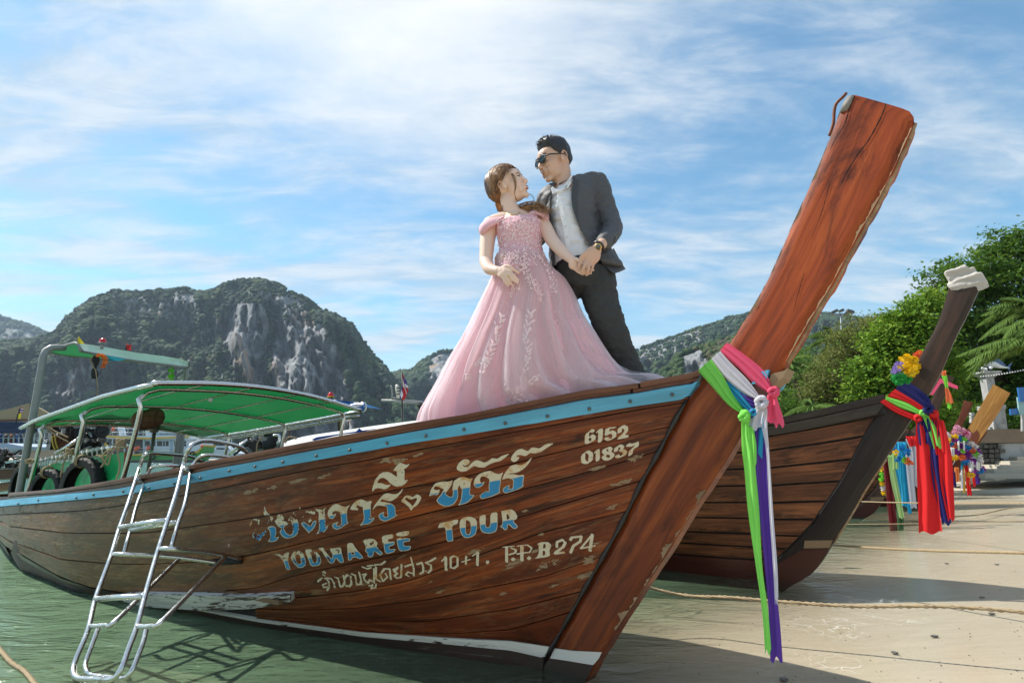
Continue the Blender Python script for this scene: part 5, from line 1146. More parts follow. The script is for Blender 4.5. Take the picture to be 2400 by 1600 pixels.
def beacon(px, py, Y, r, label, base_m, ring=False):
    c = P(px, py, Y); t = thing('beacon_lamp', c, label, 'beacon lamp'); m_ = mat('red_beacon_lens', (.55, .01, .015), .12)
    MB().tube([c - UP * r * 1.6, c], [r * .45, r * .45], 12).build('lamp_stem', base_m, t)
    MB().tube([c, c + UP * r * .25], [r * 1.08] * 2, 18).build('lamp_base', FY if ring else base_m, t)
    MB().tube([c + UP * r * .25, c + UP * r * 1.3, c + UP * r * 1.5], [r, r * .72, r * .5], 18).build('lens', m_, t, smooth='auto')
beacon(240, 805, 6.45, .04, 'red beacon lamp on a grey stem above the stern roof', mat('grey_fitting', (.3, .3, .3), .5))
# things hanging from the stern roof
M_BLKC = cloth('black_cloth', (.012, .012, .014), trans=.05)
t = MB().tube(smooth_line([P(221, 834, 6.35), P(225, 846, 6.35), P(224, 858, 6.35), P(221, 866, 6.35), P(222, 878, 6.35), P(223, 887, 6.35)], 20), [.02, .035, .042, .046, .046, .04, .034, .03, .022, .016, .016, .024, .032, .036, .04, .042, .042, .04, .034, .02], 9, flat=.6).build('hanging_cloth', M_BLKC); tag(t, 'black cloth tied in a knot hanging below the stern roof', 'cloth')
tag(rope([P(218, 834, 6.3), P(212, 846, 6.3), P(219, 860, 6.3), P(224, 868, 6.3), P(227, 890, 6.3), P(229, 915, 6.3), P(226, 945, 6.3), P(222, 995, 6.3)], .007, 'hanging_rope', 60), 'hemp rope hanging from the stern roof beside the black cloth', 'rope')
def pom(mb, c, r, rr, n=26):
    """ruffled flower head"""
    for k in range(n):
        d = Vector((rr.gauss(0, 1), rr.gauss(0, 1), rr.gauss(0, 1))).normalized(); u = d.orthogonal().normalized() * r * .5; v = d.cross(u).normalized() * r * .5; o = c + d * r * .35; tip = c + d * r * rr.uniform(.85, 1.1)
        mb.add([o - u * .7, tip - v * .6 + u * .2, tip + v * .6 - u * .1, o + u * .7], [[0, 1, 2, 3]])
_pc = {'orange': (.85, .22, .01), 'lime': (.25, .75, .06), 'yellow': (.9, .55, .01), 'blue': (.01, .22, .55), 'purple': (.28, .03, .36), 'white': (.75, .72, .72), 'pink': (.8, .12, .35), 'green': (.02, .35, .06), 'lilac': (.42, .30, .68), 'palepink': (.8, .42, .55), 'coral': (.9, .18, .06)}
def pm(c): return cloth('petal_' + c, _pc[c], trans=.25, var=.3)
def garland(name, pts, cols, r, label, cat='garland', group=None, n=None, rr=random.Random(3)):
    pts = [Vector(p) for p in pts]; t = thing(name, pts[0], label, cat, group); L = sum((pts[i + 1] - pts[i]).length for i in range(len(pts) - 1)); n = n or max(2, int(L / (r * 1.25))); c = smooth_line(pts, n)
    for i, p in enumerate(c):
        mb = MB(); pom(mb, p, r * rr.uniform(.9, 1.1), rr); mb.build('flower_head', pm(cols[i * len(cols) // n]), t, smooth=False)
    return t
garland('flower_garland', [P(231, 832, 6.3), P(240, 834, 6.3), P(247, 840, 6.3), P(246, 850, 6.3), P(241, 858, 6.3)], ['orange'], .028, 'orange marigold garland looped under the stern roof')
garland('flower_garland', [P(404, 855, 7.7), P(401, 870, 7.7), P(402, 895, 7.7)], ['lime'], .042, 'lime green garland hanging straight from the right end of the stern roof')
t = MB().grid([[P(x, y, 6.5) for x, y in ((246, 833), (270, 836), (296, 842))], [P(x, y, 6.6) for x, y in ((250, 845), (268, 846), (284, 845))]]).build('blue_net', cloth('blue_net', (.02, .25, .35), trans=.3)); tag(t, 'piece of blue net hung under the stern roof', 'net')

# ---------------------------------------------------------------- boarding ladder
lad = thing('boarding_ladder', G(230, 1590), 'stainless steel boarding ladder hooked over the rail of the big boat', 'ladder')
A0 = G(230, 1590, .05); B0 = MAIN.at(2.75, MAIN.bt(2.75) + .06, MAIN.ztop(2.75)); LN = AFT.cross(B0 - A0).normalized(); LN = -LN if LN.dot(CAMP - A0) < 0 else LN
z3 = lambda l: [(a / 3.485, 1150 + b / 3.485) for a, b in l]; z1 = lambda l: [(a / 3.485, 750 + b / 3.485) for a, b in l]
LP = lambda l, off=0.0: [PL(x, y, A0 + LN * off, LN) for x, y in l]
railw = MAIN.hit(470, 1068)
def over(l, d): return [P(x, y, d0) for (x, y), d0 in zip(l, d)]
pl_top = LP([(1150 / 3.485, 750 + 1150 / 3.485)])[0].y
main_tube = over([(472, 1081), (447, 1069), (400, 1064), (353, 1061), (338, 1068)], [4.35, 4.25, 4.05, 3.85, 3.75]) + LP(z1([(1150, 1170), (1112, 1290), (1045, 1500)]) + z3([(1040, 120), (970, 320), (900, 550), (780, 880), (720, 1130), (625, 1360), (600, 1440), (605, 1500), (650, 1530), (780, 1535), (900, 1540), (960, 1505), (1005, 1420), (1050, 1290), (1120, 1100), (1200, 800), (1290, 490), (1360, 270)]) + z1([(1440, 1410), (1480, 1250), (1505, 1150)])) + over([(440, 1056), (452, 1040), (475, 1032), (510, 1034), (562, 1046), (580, 1062)], [3.62, 3.65, 3.75, 3.85, 4.0, 4.1])
MB().tube(smooth_line(main_tube, 150), .0125, 10).build('side_tube', M_STEEL, lad)
IN = -.075
inL = over([(421, 1091), (366, 1091)], [3.95, 3.85]) + LP(z1([(1215, 1235), (1182, 1330), (1115, 1520)]) + z3([(1080, 260), (1012, 515)]), IN)
inR = over([(540, 1071), (482, 1066)], [3.95, 3.8]) + LP(z1([(1600, 1150), (1560, 1230), (1515, 1480)]) + z3([(1450, 280), (1398, 465)]), IN)
for l in (inL, inR): MB().tube(smooth_line(l, 50), .0115, 10).build('inner_tube', M_STEEL, lad)
MB().tube(smooth_line(LP(z3([(805, 1110), (740, 1290), (700, 1400), (705, 1460), (745, 1500), (860, 1515), (1010, 1528), (1075, 1470), (1130, 1340), (1170, 1230), (1195, 1120)]), IN), 60), .0115, 10).build('inner_tube', M_STEEL, lad)
for a, b, o in [((975, 300), (1350, 242), 0), ((1065, 322), (1435, 258), IN), ((780, 882), (1160, 862), 0)]: MB().tube(LP(z3([a, ((a[0] + b[0]) / 2, (a[1] + b[1]) / 2 - 6), b]), o), .0155, 10).build('rung', M_STEEL, lad)
for a, b in [((1112, 1300), (1180, 1308)), ((1502, 1208), (1570, 1230))]: MB().tube([LP(z1([a]))[0], LP(z1([b]), IN)[0]], .0125, 8).build('spacer', M_STEEL, lad)
def brk(l0, l1, px): 
    a = LP(z3(l0)); h_ = MAIN.hit(*z3([px])[0], .012); return MB().tube(smooth_line(a + [a[-1].lerp(h_, .5) + UP * .01, h_], 24), .012, 9).build('stand_off', M_STEEL, lad)
brk([(930, 515), (1020, 516)], 0, (1800, 580)); brk([(1310, 470), (1400, 472)], 0, (1985, 545))
gp = [MAIN.hit(*z3([q])[0], .012) for q in ((1740, 580), (1985, 560))]; MB().tube(gp, .019, 10).build('rubber_pad', M_TYRE, lad)
for l, e in (([(740, 1102), (870, 1092), (960, 1045)], (1450, 568)), ([(1120, 1107), (1250, 1098), (1345, 1040)], (1840, 530))):
    a = LP(z3(l), 0); bs, be = (LP(z3([(1020, 516)]))[0], MAIN.hit(*z3([(1800, 580)])[0], .012)) if e[0] < 1500 else (LP(z3([(1400, 472)]))[0], MAIN.hit(*z3([(1985, 545)])[0], .012)); ex, ey = z3([e])[0]
    tgt = min((bs.lerp(be, u / 40) for u in range(10, 40)), key=lambda q: (proj(q)[0] - ex) ** 2 + (proj(q)[1] - ey) ** 2); MB().tube(smooth_line(a + [tgt], 30), .012, 9).build('brace', M_STEEL, lad)
# ================================================================== CLOTHS and FLOWERS on the prows
def sash(bt_, top, bot, m_, label, off=.03, cat='ribbon', group='ribbons tied round the prow', knot=None, tails=(), name='prow_ribbon', pl=4.5):
    n = 30; T = smooth_line([bt_.face(x, y, off) for x, y in top], n); B = smooth_line([bt_.face(x, y, off) for x, y in bot], n)
    t = thing(name, T[0], label, cat, group); rows = []; m = 28
    for j in range(m + 1):
        v = j / m; fold = .0032 * math.sin(v * math.pi * pl + .5 + T[0].x * 9) + .0012 * math.sin(v * 31)
        rows.append([T[i].lerp(B[i], v) + PORT * (fold * (1 + .6 * i / n) + .008 * math.sin(v * math.pi)) for i in range(n)])
    MB().grid(rows).build('wrap', m_, t)
    rows2 = [[bt_.mirror(p) for p in r] for r in rows]; MB().grid(rows2, flip=True).build('wrap', m_, t)
    back = [[r[0].lerp(q[0], u) + FWD * 0 for u in np.linspace(0, 1, 5)] for r, q in zip(rows, rows2)]; MB().grid(back).build('wrap', m_, t)
    if knot:
        kx, ky, kr = knot; c = bt_.face(kx, ky, off + .02); k = kr; mb = MB()
        for a in range(3):
            M_ = Matrix.Rotation(.5 + a * 1.05, 3, 'Y') @ Matrix.Rotation(.5 * a, 3, 'X'); o_ = c + Vector((R.uniform(-.15, .15) * k, -.15 * k, R.uniform(-.2, .2) * k))
            mb.tube([o_ + M_ @ Vector((k * .62 * math.cos(q), k * .35 * math.sin(q * 2) * .4, k * .46 * math.sin(q))) for q in np.linspace(0, 2 * math.pi, 25)], [k * (.34 + .05 * math.sin(5 * q + a)) for q in range(25)], 9, flat=.75)
        mb.build('knot', m_, t)
    for rows_ in tails: tail(bt_, rows_, m_, t, off)
    return t
def tail(bt_, rows_, m_, t, off=.03, Y=None, name='tail', pl=1.4, amp=1.0):
    """rows_: (x left, x right, y) down the photograph"""
    L = [(a, y) for a, b, y in rows_]; Rr = [(b, y) for a, b, y in rows_]; n = 34; m = 22
    fp = (lambda x, y: bt_.face(x, y, off + .015)) if Y is None else (lambda x, y: P(x, y, Y))
    l3 = smooth_line([fp(*q) for q in L], n); r3 = smooth_line([fp(*q) for q in Rr], n); rows = []; ph = rows_[0][0] * .37
    for i in range(n):
        s_ = i / (n - 1); w_ = (r3[i] - l3[i]).length; row = []
        for j in range(m + 1):
            u = j / m; f = amp * (w_ * .17) * math.sin(u * math.pi * 2 * pl + ph + s_ * 1.5) * (.9 - .45 * s_) + w_ * .03 * math.sin(u * 14 + s_ * 7 + ph)
            row.append(l3[i].lerp(r3[i], u) + (PORT if Y is None else Vector((-.5, -.85, 0))) * f + UP * ((-.012 * math.sin(u * 9 + ph)) if i == n - 1 else 0))
        rows.append(row)
    return MB().grid(rows).build(name, m_, t)
rib = lambda n_, c: cloth('ribbon_' + n_, c, trans=.35, var=.08, bump=.25)
R_PINK, R_WHITE, R_GREEN, R_BLUE, R_PURP = rib('pink', (.85, .10, .21)), rib('white', (.66, .64, .70)), rib('lime', (.26, .78, .12)), rib('blue', (.02, .34, .58)), rib('purple', (.10, .035, .33))
sash(MAIN, [(1704, 803), (1744, 830), (1790, 868), (1806, 900)], [(1687, 824), (1730, 861), (1767, 898), (1803, 922)], R_PINK, 'pink ribbon, topmost round the big boat prow, with a short pink tail', .030, knot=(1812, 916, .028),
     tails=[[(1803, 1818, 922), (1797, 1826, 950), (1797, 1834, 975), (1818, 1839, 996)], [(1798, 1812, 925), (1797, 1822, 955), (1797, 1830, 985)]])
sash(MAIN, [(1688, 822), (1712, 849), (1750, 887), (1778, 924)], [(1666, 843), (1698, 884), (1741, 920), (1774, 936)], R_WHITE, 'white ribbon with a big knot, between the pink and green ribbons', .034, knot=(1786, 942, .034),
     tails=[[(1776, 1792, 945), (1762, 1790, 965), (1757, 1787, 985), (1755, 1787, 1003)], [(1788, 1798, 950), (1790, 1800, 975), (1786, 1798, 1000), (1796, 1803, 1060), (1803, 1812, 1200), (1812, 1822, 1330), (1816, 1824, 1410)]])
sash(MAIN, [(1738, 916), (1755, 928), (1773, 940)], [(1730, 935), (1750, 950), (1768, 956)], R_PURP, 'long purple ribbon hanging down to the water beside the lime green one', .020, knot=(1764, 968, .022),
     tails=[[(1766, 1784, 975), (1770, 1800, 1040), (1771, 1804, 1085), (1772, 1803, 1130), (1785, 1814, 1253), (1800, 1823, 1406), (1803, 1829, 1470), (1806, 1834, 1545)], [(1748, 1760, 985), (1750, 1766, 1002)]])
sash(MAIN, [(1701, 890), (1738, 916), (1766, 953)], [(1708, 912), (1728, 944), (1755, 966)], R_BLUE, 'sky blue ribbon below the white one, ending in a short square tail', .024, knot=(1766, 966, .022),
     tails=[[(1764, 1790, 975), (1756, 1791, 1000), (1755, 1789, 1035), (1756, 1787, 1067)]])
sash(MAIN, [(1667, 842), (1695, 881), (1718, 924), (1745, 962)], [(1636, 869), (1666, 903), (1707, 949), (1740, 970)], R_GREEN, 'long lime green ribbon, lowest on the big boat prow, hanging to the water', .038, knot=(1745, 976, .030),
     tails=[[(1738, 1756, 985), (1738, 1757, 1020), (1740, 1768, 1060), (1745, 1770, 1100), (1753, 1779, 1196), (1772, 1787, 1330), (1786, 1800, 1430), (1793, 1808, 1528)], [(1752, 1765, 1000), (1756, 1772, 1040), (1758, 1773, 1086)]])
N_, RD = rib('navy', (.012, .015, .14)), rib('red', (.72, .012, .015)); G2 = 'ribbons on the second boat'
sash(B2, [(2121, 888), (2155, 912), (2180, 934), (2178, 948)], [(2098, 911), (2138, 935), (2172, 958)], N_, 'navy ribbon wrapped highest on the dark stem with long navy tail', .03, group=G2, knot=(2176, 958, .05),
     tails=[[(2180, 2198, 962), (2190, 2206, 1010), (2180, 2200, 1060), (2187, 2213, 1137), (2209, 2231, 1228)], [(2156, 2176, 968), (2150, 2182, 1000), (2155, 2187, 1042)]])
sash(B2, [(2098, 911), (2138, 935), (2172, 958)], [(2078, 930), (2124, 944), (2158, 964)], RD, 'broad red ribbon hanging in a wide panel left of the navy tail', .033, group=G2, knot=(2150, 980, .035),
     tails=[[(2147, 2160, 985), (2147, 2178, 1050), (2150, 2196, 1137), (2152, 2203, 1200), (2153, 2209, 1248)], [(2176, 2194, 965), (2184, 2215, 1010), (2193, 2228, 1062)]])
sash(B2, [(2078, 929), (2124, 943), (2160, 964)], [(2074, 935), (2107, 954), (2153, 970)], rib('lime', (.26, .78, .12)), 'short lime green ribbon between red and navy ones', .037, group=G2, knot=(2162, 968, .03), tails=[[(2160, 2176, 970), (2176, 2198, 1010), (2188, 2210, 1048)]])
sash(B2, [(2073, 935), (2107, 955), (2150, 974)], [(2062, 942), (2101, 968), (2145, 985)], rib('red', (.72, .012, .015)), 'lowest red ribbon on the dark stem, its tail furthest right', .033, group=G2, knot=(2186, 968, .04), tails=[[(2195, 2212, 985), (2199, 2230, 1062), (2205, 2235, 1137), (2222, 2238, 1218)]])
# white cloth wrapped round the tip of the second prow
mb = MB(); c = [B2.face(2256, 668, -.055), B2.face(2262, 650, -.055), B2.face(2277, 636, -.055)]
for p, r_ in ((B2.face(2262, 676, -.055), (.10, .066, .06)), (B2.face(2250, 652, -.055), (.085, .066, .10)), (B2.face(2262, 668, -.055), (.115, .068, .07)), (B2.face(2285, 664, -.055), (.075, .068, .075)), (B2.face(2262, 645, -.055), (.085, .066, .045)), (B2.face(2236, 655, -.055), (.035, .066, .10)), (B2.face(2294, 655, -.055), (.042, .066, .055))): mb.box(p, [q * 1.75 for q in r_], Matrix.Rotation(-.38, 3, 'Y').to_4x4() @ Matrix.Rotation(-.64, 4, 'Z'))
o = remesh(mb.build('prow_tip_cloth', cloth('off_white_wrap', (.50, .46, .41), trans=.1, bump=1.0, sc=14)), .007, 9)
for v in o.data.vertices:
    q = v.co; w1 = q.z * 1.0 - q.x * .35; w2 = q.z * .6 + q.x * .8
    v.co = q + PORT * (.0035 * math.sin(w1 * 95 + 2.5 * math.sin(q.x * 14))) + UP * .002 * math.sin(w2 * 70) + PORT * .004 * mnoise.noise(q * 30)
tag(o, 'off white cloth wrapped round the tip of the dark prow', 'cloth')
# flowers on the second prow
def bouquet(name, items, label, cat='flowers', group=None):
    t = thing(name, P(*items[0][:3]), label, cat, group); rr = random.Random(len(items))
    for (x, y, Y, r, c) in items: mb = MB(); pom(mb, P(x, y, Y), r, rr, 34); mb.build('flower_head', pm(c), t, smooth=False)
    return t
Yb = B2.face(2110, 890).y - .1
bouquet('flower_bunch', [(2124, 842, Yb, .055, 'yellow'), (2138, 850, Yb, .055, 'yellow'), (2120, 862, Yb - .03, .05, 'yellow'), (2134, 868, Yb - .05, .055, 'yellow'), (2143, 858, Yb, .045, 'yellow'), (2108, 858, Yb, .045, 'lilac'), (2102, 872, Yb, .045, 'lilac'), (2112, 866, Yb, .04, 'white'), (2104, 883, Yb, .05, 'green'), (2115, 878, Yb, .05, 'green'), (2122, 886, Yb, .05, 'green'), (2106, 892, Yb, .04, 'green')], 'bunch of yellow and lilac cloth flowers tied to the dark prow')
garland('flower_garland', [P(2150, 834, Yb + .3), P(2156, 828, Yb + .35), P(2162, 826, Yb + .4)], ['coral', 'lime'], .035, 'coral and green cloth flowers behind the dark prow')
t = thing('cloth_streamer', P(2212, 868, 5.2), 'orange and pale green crepe streamer hanging right of the dark prow', 'streamer')
for i, (l, c) in enumerate([([(2204, 2216, 868), (2207, 2219, 880)], 'coral'), ([(2207, 2219, 880), (2213, 2222, 900), (2215, 2222, 908)], 'lime'), ([(2214, 2222, 908), (2216, 2230, 925), (2217, 2235, 945)], 'coral'), ([(2219, 2229, 942), (2221, 2230, 957)], 'lime')]): tail(None, l, pm(c), t, Y=5.2, name='crepe_piece')
# third boat: pink tape on the tip, ribbons and garlands
t = thing('prow_tape', P(2205, 900, 9.6), 'bright pink cloth band folded over the tip of the third prow', 'cloth'); MB().add([P(x, y, 9.55) for x, y in [(2203, 886), (2245, 904), (2238, 910), (2206, 897), (2186, 926), (2180, 924)]], [[0, 1, 2, 3], [0, 3, 4, 5]]).build('band', R_PINK, t, smooth=False); MB().add([P(x, y, 9.75) for x, y in [(2203, 886), (2245, 904), (2245, 912), (2203, 896)]], [[0, 1, 2, 3]]).build('band', R_PINK, t, smooth=False)
G3 = 'ribbons on the third boat'
def hang(rows_, m_, label, Y, g): t = thing('prow_ribbon', P(rows_[0][0], rows_[0][2], Y), label, 'ribbon', g); tail(None, rows_, m_, t, Y=Y, pl=1.9); return t
hang([(2068, 2082, 1078), (2074, 2093, 1130), (2080, 2098, 1190), (2086, 2107, 1246)], rib('maroon', (.16, .01, .015)), 'dark red ribbon, leftmost of those on the third boat', 9.6, G3)
hang([(2080, 2092, 1066), (2087, 2102, 1120), (2098, 2112, 1170), (2107, 2120, 1214)], rib('pale green', (.42, .62, .25)), 'long pale green ribbon on the third boat', 9.5, G3)
hang([(2100, 2112, 1170), (2102, 2118, 1215), (2104, 2118, 1243)], rib('bottle green', (.05, .13, .05)), 'dark green ribbon end beside the dark red ribbon', 9.55, G3)
hang([(2090, 2104, 1062), (2092, 2106, 1098)], rib('pale green', (.42, .62, .25)), 'short pale green ribbon tail above the sky blue ribbons', 9.45, G3)
hang([(2098, 2124, 1035), (2098, 2130, 1090), (2108, 2135, 1150), (2112, 2138, 1186)], rib('blue', (.02, .34, .58)), 'wide sky blue ribbon hanging from the third stem', 9.65, G3)
hang([(2108, 2118, 1075), (2110, 2120, 1130)], rib('blue', (.02, .34, .58)), 'narrow sky blue ribbon in front of the wide one', 9.5, G3)
hang([(2126, 2136, 1180), (2128, 2137, 1203)], rib('blue', (.02, .34, .58)), 'lowest sky blue ribbon end near the white one', 9.6, G3)
hang([(2122, 2136, 1060), (2126, 2142, 1120), (2134, 2149, 1190)], rib('white', (.66, .64, .70)), 'white ribbon right of the sky blue ribbons', 9.6, G3)
hang([(2122, 2148, 1028), (2134, 2150, 1060), (2136, 2150, 1100), (2140, 2150, 1140)], rib('grey white', (.45, .45, .5)), 'greyish white ribbon half hidden by the red panel', 9.75, G3)
hang([(2122, 2150, 1022), (2132, 2150, 1045)], rib('red', (.72, .012, .015)), 'short red ribbon above the greyish white one', 9.72, G3)
garland('flower_garland', [P(2096, 1052, 9.4), P(2110, 1050, 9.4), P(2127, 1060, 9.4)], ['blue'], .055, 'blue cloth garland across the third stem'); garland('flower_garland', [P(2100, 1060, 9.35), P(2108, 1068, 9.35), P(2120, 1078, 9.35)], ['yellow', 'lime', 'lime'], .05, 'lime green garland below the blue one')
garland('flower_garland', [P(2126, 1080, 9.35), P(2133, 1085, 9.35)], ['coral'], .055, 'orange end of the garland on the third stem'); garland('flower_garland', [P(2103, 1078, 9.35), P(2108, 1074, 9.35)], ['blue'], .04, 'small blue flower heads left of the orange garland end')
garland('flower_garland', [P(2067, 1100, 9.8), P(2066, 1118, 9.8), P(2067, 1128, 9.8), P(2072, 1155, 9.8)], ['yellow', 'lime', 'lime', 'yellow', 'white', 'yellow'], .045, 'green and yellow garland seen left of the dark red ribbon')
# the flowers heaped on the golden prow boat
z5 = lambda x, y: (2200 + x / 5.06, 820 + y / 5.06)
cl = [(100, 1010, 'white'), (145, 1050, 'white'), (190, 1030, 'yellow'), (105, 1075, 'yellow'), (140, 1110, 'blue'), (190, 1075, 'purple'), (190, 1125, 'coral'), (155, 1150, 'coral'), (195, 1165, 'blue'), (220, 1100, 'white'), (235, 1060, 'blue'), (265, 1030, 'blue'), (290, 1060, 'lime'), (320, 1075, 'blue'), (260, 1135, 'purple'), (300, 1110, 'white'), (345, 1155, 'blue'), (380, 1110, 'white'), (225, 1210, 'purple'), (270, 1195, 'lime'), (320, 1215, 'purple'), (355, 1205, 'purple'), (395, 1190, 'coral'), (360, 1265, 'purple'), (410, 1250, 'white'), (430, 1150, 'white'), (465, 1205, 'purple'), (430, 1230, 'lime'), (460, 1290, 'lime'), (280, 1270, 'coral'), (300, 1300, 'coral'), (325, 1330, 'blue'), (150, 1265, 'yellow'), (195, 1275, 'yellow'), (420, 1320, 'purple'), (380, 1340, 'white'), (485, 1260, 'white'), (490, 1320, 'white'), (400, 1385, 'white'), (470, 1385, 'white'), (420, 1430, 'purple'), (490, 1430, 'blue'), (520, 1410, 'purple'), (385, 1475, 'yellow'), (440, 1470, 'purple')]
G6 = 'flower garlands on the golden prow boat'
GL = [('round heap of mixed cloth flowers at the left of the golden prow', cl[:12]), ('purple, white and blue flowers in the middle of the heap', cl[12:24]), ('garland strand with coral and yellow heads under the heap', [c for c in cl[24:] if c[0] < 400]), ('white and purple garland strand, furthest right below the golden prow', [c for c in cl[24:] if c[0] >= 400])]
for lb, its in GL:
    bouquet('flower_garland', [(*z5(x, y), 11.0 + (x % 7) * .03, .062, c) for x, y, c in its], lb, 'garland', G6)
bouquet('flower_bunch', [(*z5(x, y), 11.1, .07, c) for x, y, c in [(220, 930, 'palepink'), (245, 965, 'palepink'), (205, 975, 'palepink'), (310, 985, 'pink'), (340, 1000, 'palepink'), (325, 1030, 'palepink'), (275, 950, 'palepink')]], 'pale pink cloth lilies on top of the flower heap')
bouquet('flower_bunch', [(*z5(x, y), 12.2, .06, c) for x, y, c in [(70, 985, 'pink'), (90, 1000, 'palepink'), (110, 1025, 'white')]], 'small pink flowers left of the heap')
mb = MB()
for x, y0, y1 in ((150, 1165, 1245), (175, 1165, 1250), (235, 1090, 1180), (300, 1090, 1180), (400, 1330, 1420), (385, 1360, 1420), (455, 1330, 1410), (475, 1340, 1420)):
    for k in range(7): mb.ell(P(*z5(x, lerp(y0, y1, k / 6)), 10.95), .018, 6, 5)
o = mb.build('bead_strings', mat('white_beads', (.7, .68, .65), .4), None, kind='stuff')
G6r = 'ribbons under the flower heap'
for (a, b, y0, a1, b1, y1, c, lb) in [(265, 295, 1310, 262, 290, 1420, ('blue', (.02, .34, .58)), 'short blue ribbon under the flower heap'), (265, 290, 1400, 262, 300, 1640, ('white', (.66, .64, .70)), 'white ribbon under the flower heap'), (285, 305, 1380, 290, 320, 1690, ('gold', (.6, .35, .03)), 'golden ribbon under the flower heap'), (300, 350, 1340, 340, 395, 1720, ('red', (.72, .012, .015)), 'long dark red ribbon under the flower heap'), (325, 340, 1450, 355, 372, 1600, ('lime', (.26, .78, .12)), 'thin lime ribbon over the dark red one'), (425, 450, 1350, 440, 490, 1590, ('purple', (.10, .035, .33)), 'purple ribbon right of the dark red one'), (395, 430, 1480, 410, 440, 1620, ('red', (.72, .012, .015)), 'narrow red ribbon left of the purple one'), (185, 240, 1390, 195, 250, 1560, ('orange', (.75, .22, .06)), 'plain orange ribbon behind the red panel'), (155, 190, 1440, 170, 215, 1620, ('navy', (.012, .015, .14)), 'navy ribbon beside the plain orange one')]:
    (xa, ya), (xb, _), (xc, yc), (xd, _) = z5(a, y0), z5(b, y0), z5(a1, y1), z5(b1, y1); hang([(xa, xb, ya), ((xa + xc) / 2, (xb + xd) / 2, (ya + yc) / 2), (xc, xd, yc)], rib(*c), lb, 11.15, G6r)
# mooring ropes to the beach
def moor(pts, r, label, zs=None):
    o = rope(pts, r, 'mooring_rope', 120); return tag(o, label, 'rope', 'mooring ropes to the beach')
f0 = MAIN.at(1.0, -.45, .35); q1 = G(2400, 1434, .32); q0 = PL(1512, 1379, Vector((f0.x, f0.y, 0)), Vector((0, 1, 0)))
moor([MAIN.at(.9, -.4, .55), q0.lerp(q1, .04), q0.lerp(q1, .3) - UP * .02, q0.lerp(q1, .6) - UP * .025, q1, q1 + (q1 - q0) * .8 - UP * .15], .0125, 'thick twisted rope crossing behind the lime green and purple ribbons')
def shore_rope(x0, y0, Y0, x1, y1, z1, r, label, sag=.01):
    a = P(x0, y0, Y0); b = G(x1, y1, z1); mid = a.lerp(b, .5) - UP * sag; moor([a, a.lerp(b, .25) - UP * sag * .7, mid, a.lerp(b, .75) - UP * sag * .7, b, b + (b - a) * .25], r, label)
shore_rope(1950, 1277, 5.0, 2400, 1295, .5, .010, 'twisted rope from the foot of the black stem to the beach')
shore_rope(2020, 1175, 9.5, 2400, 1179, .6, .011, 'rope from the third boat, highest of the beach ropes')
shore_rope(1985, 1228, 8.5, 2400, 1220, .3, .007, 'thin taut rope between the third boat and the sand')
moor([G(2238, 1210, .06), G(2290, 1206, .08), G(2330, 1198, .10), G(2370, 1190, .12), G(2420, 1186, .13)], .012, 'slack dark rope lying crooked on the wet sand')
# ================================================================== THE COUPLE
zm = lambda x, y: (1080 + x / 3.92, 300 + y / 3.92)
zb = lambda x, y: (960 + x / 3.675, 600 + y / 3.675)
def Z(x, y, Y): return P(*zm(x, y), Y)
def skin_mat(name, col, red):
    def fn(nt, b):
        p = objco(nt); n = nt.noise(p, 7, 4, .6); f = nt.noise(p, 220, 3, .6)
        nt.put(b.inputs['Base Color'], nt.mix(nt.rng(n, .35, .7), col, red)); b.inputs['Roughness'].default_value = .48
        b.inputs['Subsurface Weight'].default_value = .15; b.inputs['Subsurface Radius'].default_value = (.02, .008, .004); b.inputs['Subsurface Scale'].default_value = .5
        nt.put(b.inputs['Normal'], nt.bump(f, .12, .001))
    return mat(name, fn=fn)
SK_W = skin_mat('light_skin', (.76, .54, .43), (.77, .52, .42)); SK_M = skin_mat('tan_skin', (.60, .38, .27), (.60, .36, .26))
def hair_mat(name, a, b_):
    def fn(nt, b):
        p = objco(nt); n = nt.noise(nt.scale(p, (60, 60, 14)), 1, 6, .7); n2 = nt.noise(p, 9, 3); nt.put(b.inputs['Base Color'], nt.mix(nt.rng(nt.math('ADD', nt.math('MULTIPLY', n, .6), nt.math('MULTIPLY', n2, .4)), .38, .66), a, b_)); b.inputs['Roughness'].default_value = .42
        nt.put(b.inputs['Normal'], nt.bump(n, .5, .003))
    return mat(name, fn=fn)
HR_W = hair_mat('brown_hair', (.05, .022, .012), (.36, .18, .07)); HR_M = hair_mat('black_hair', (.008, .007, .008), (.03, .027, .028))
M_LIP = mat('lip_colour', (.50, .15, .13), .4); M_LIPM = mat('natural_lip', (.34, .13, .10), .5); M_EYEW = mat('eye_white', (.75, .73, .70), .2); M_EYEB = mat('dark_iris', (.02, .012, .008), .1)
M_GOLD = mat('gold', (.85, .58, .18), .22, 1.0); M_PEARL = mat('pearl_bead', (.85, .62, .62), .25)
M_SHIRT = cloth('white_shirt', (.86, .86, .89), trans=.15, var=.05, bump=.8, sc=16); M_SUIT = cloth('charcoal_suit', (.070, .070, .076), trans=0, rough=.62, var=.18, bump=.6, sc=22)
M_TROU = cloth('charcoal_trousers', (.036, .037, .036), trans=0, rough=.8, var=.2, bump=.7, sc=22); M_BELT = mat('dark_belt', (.03, .02, .025), .4); M_LAPEL = cloth('satin_lapel', (.04, .04, .043), trans=0, rough=.4, var=.1)
def frame(f, u):
    f = Vector(f).normalized(); u = Vector(u); u = (u - f * u.dot(f)).normalized(); l = u.cross(f)
    return Matrix((f, l, u)).transposed()
def ellM(mb, C, M, c, r, rot=None, seg=16, rings=12):
    mb.ell(C + M @ Vector(c), r, seg, rings, M @ rot if rot is not None else M)
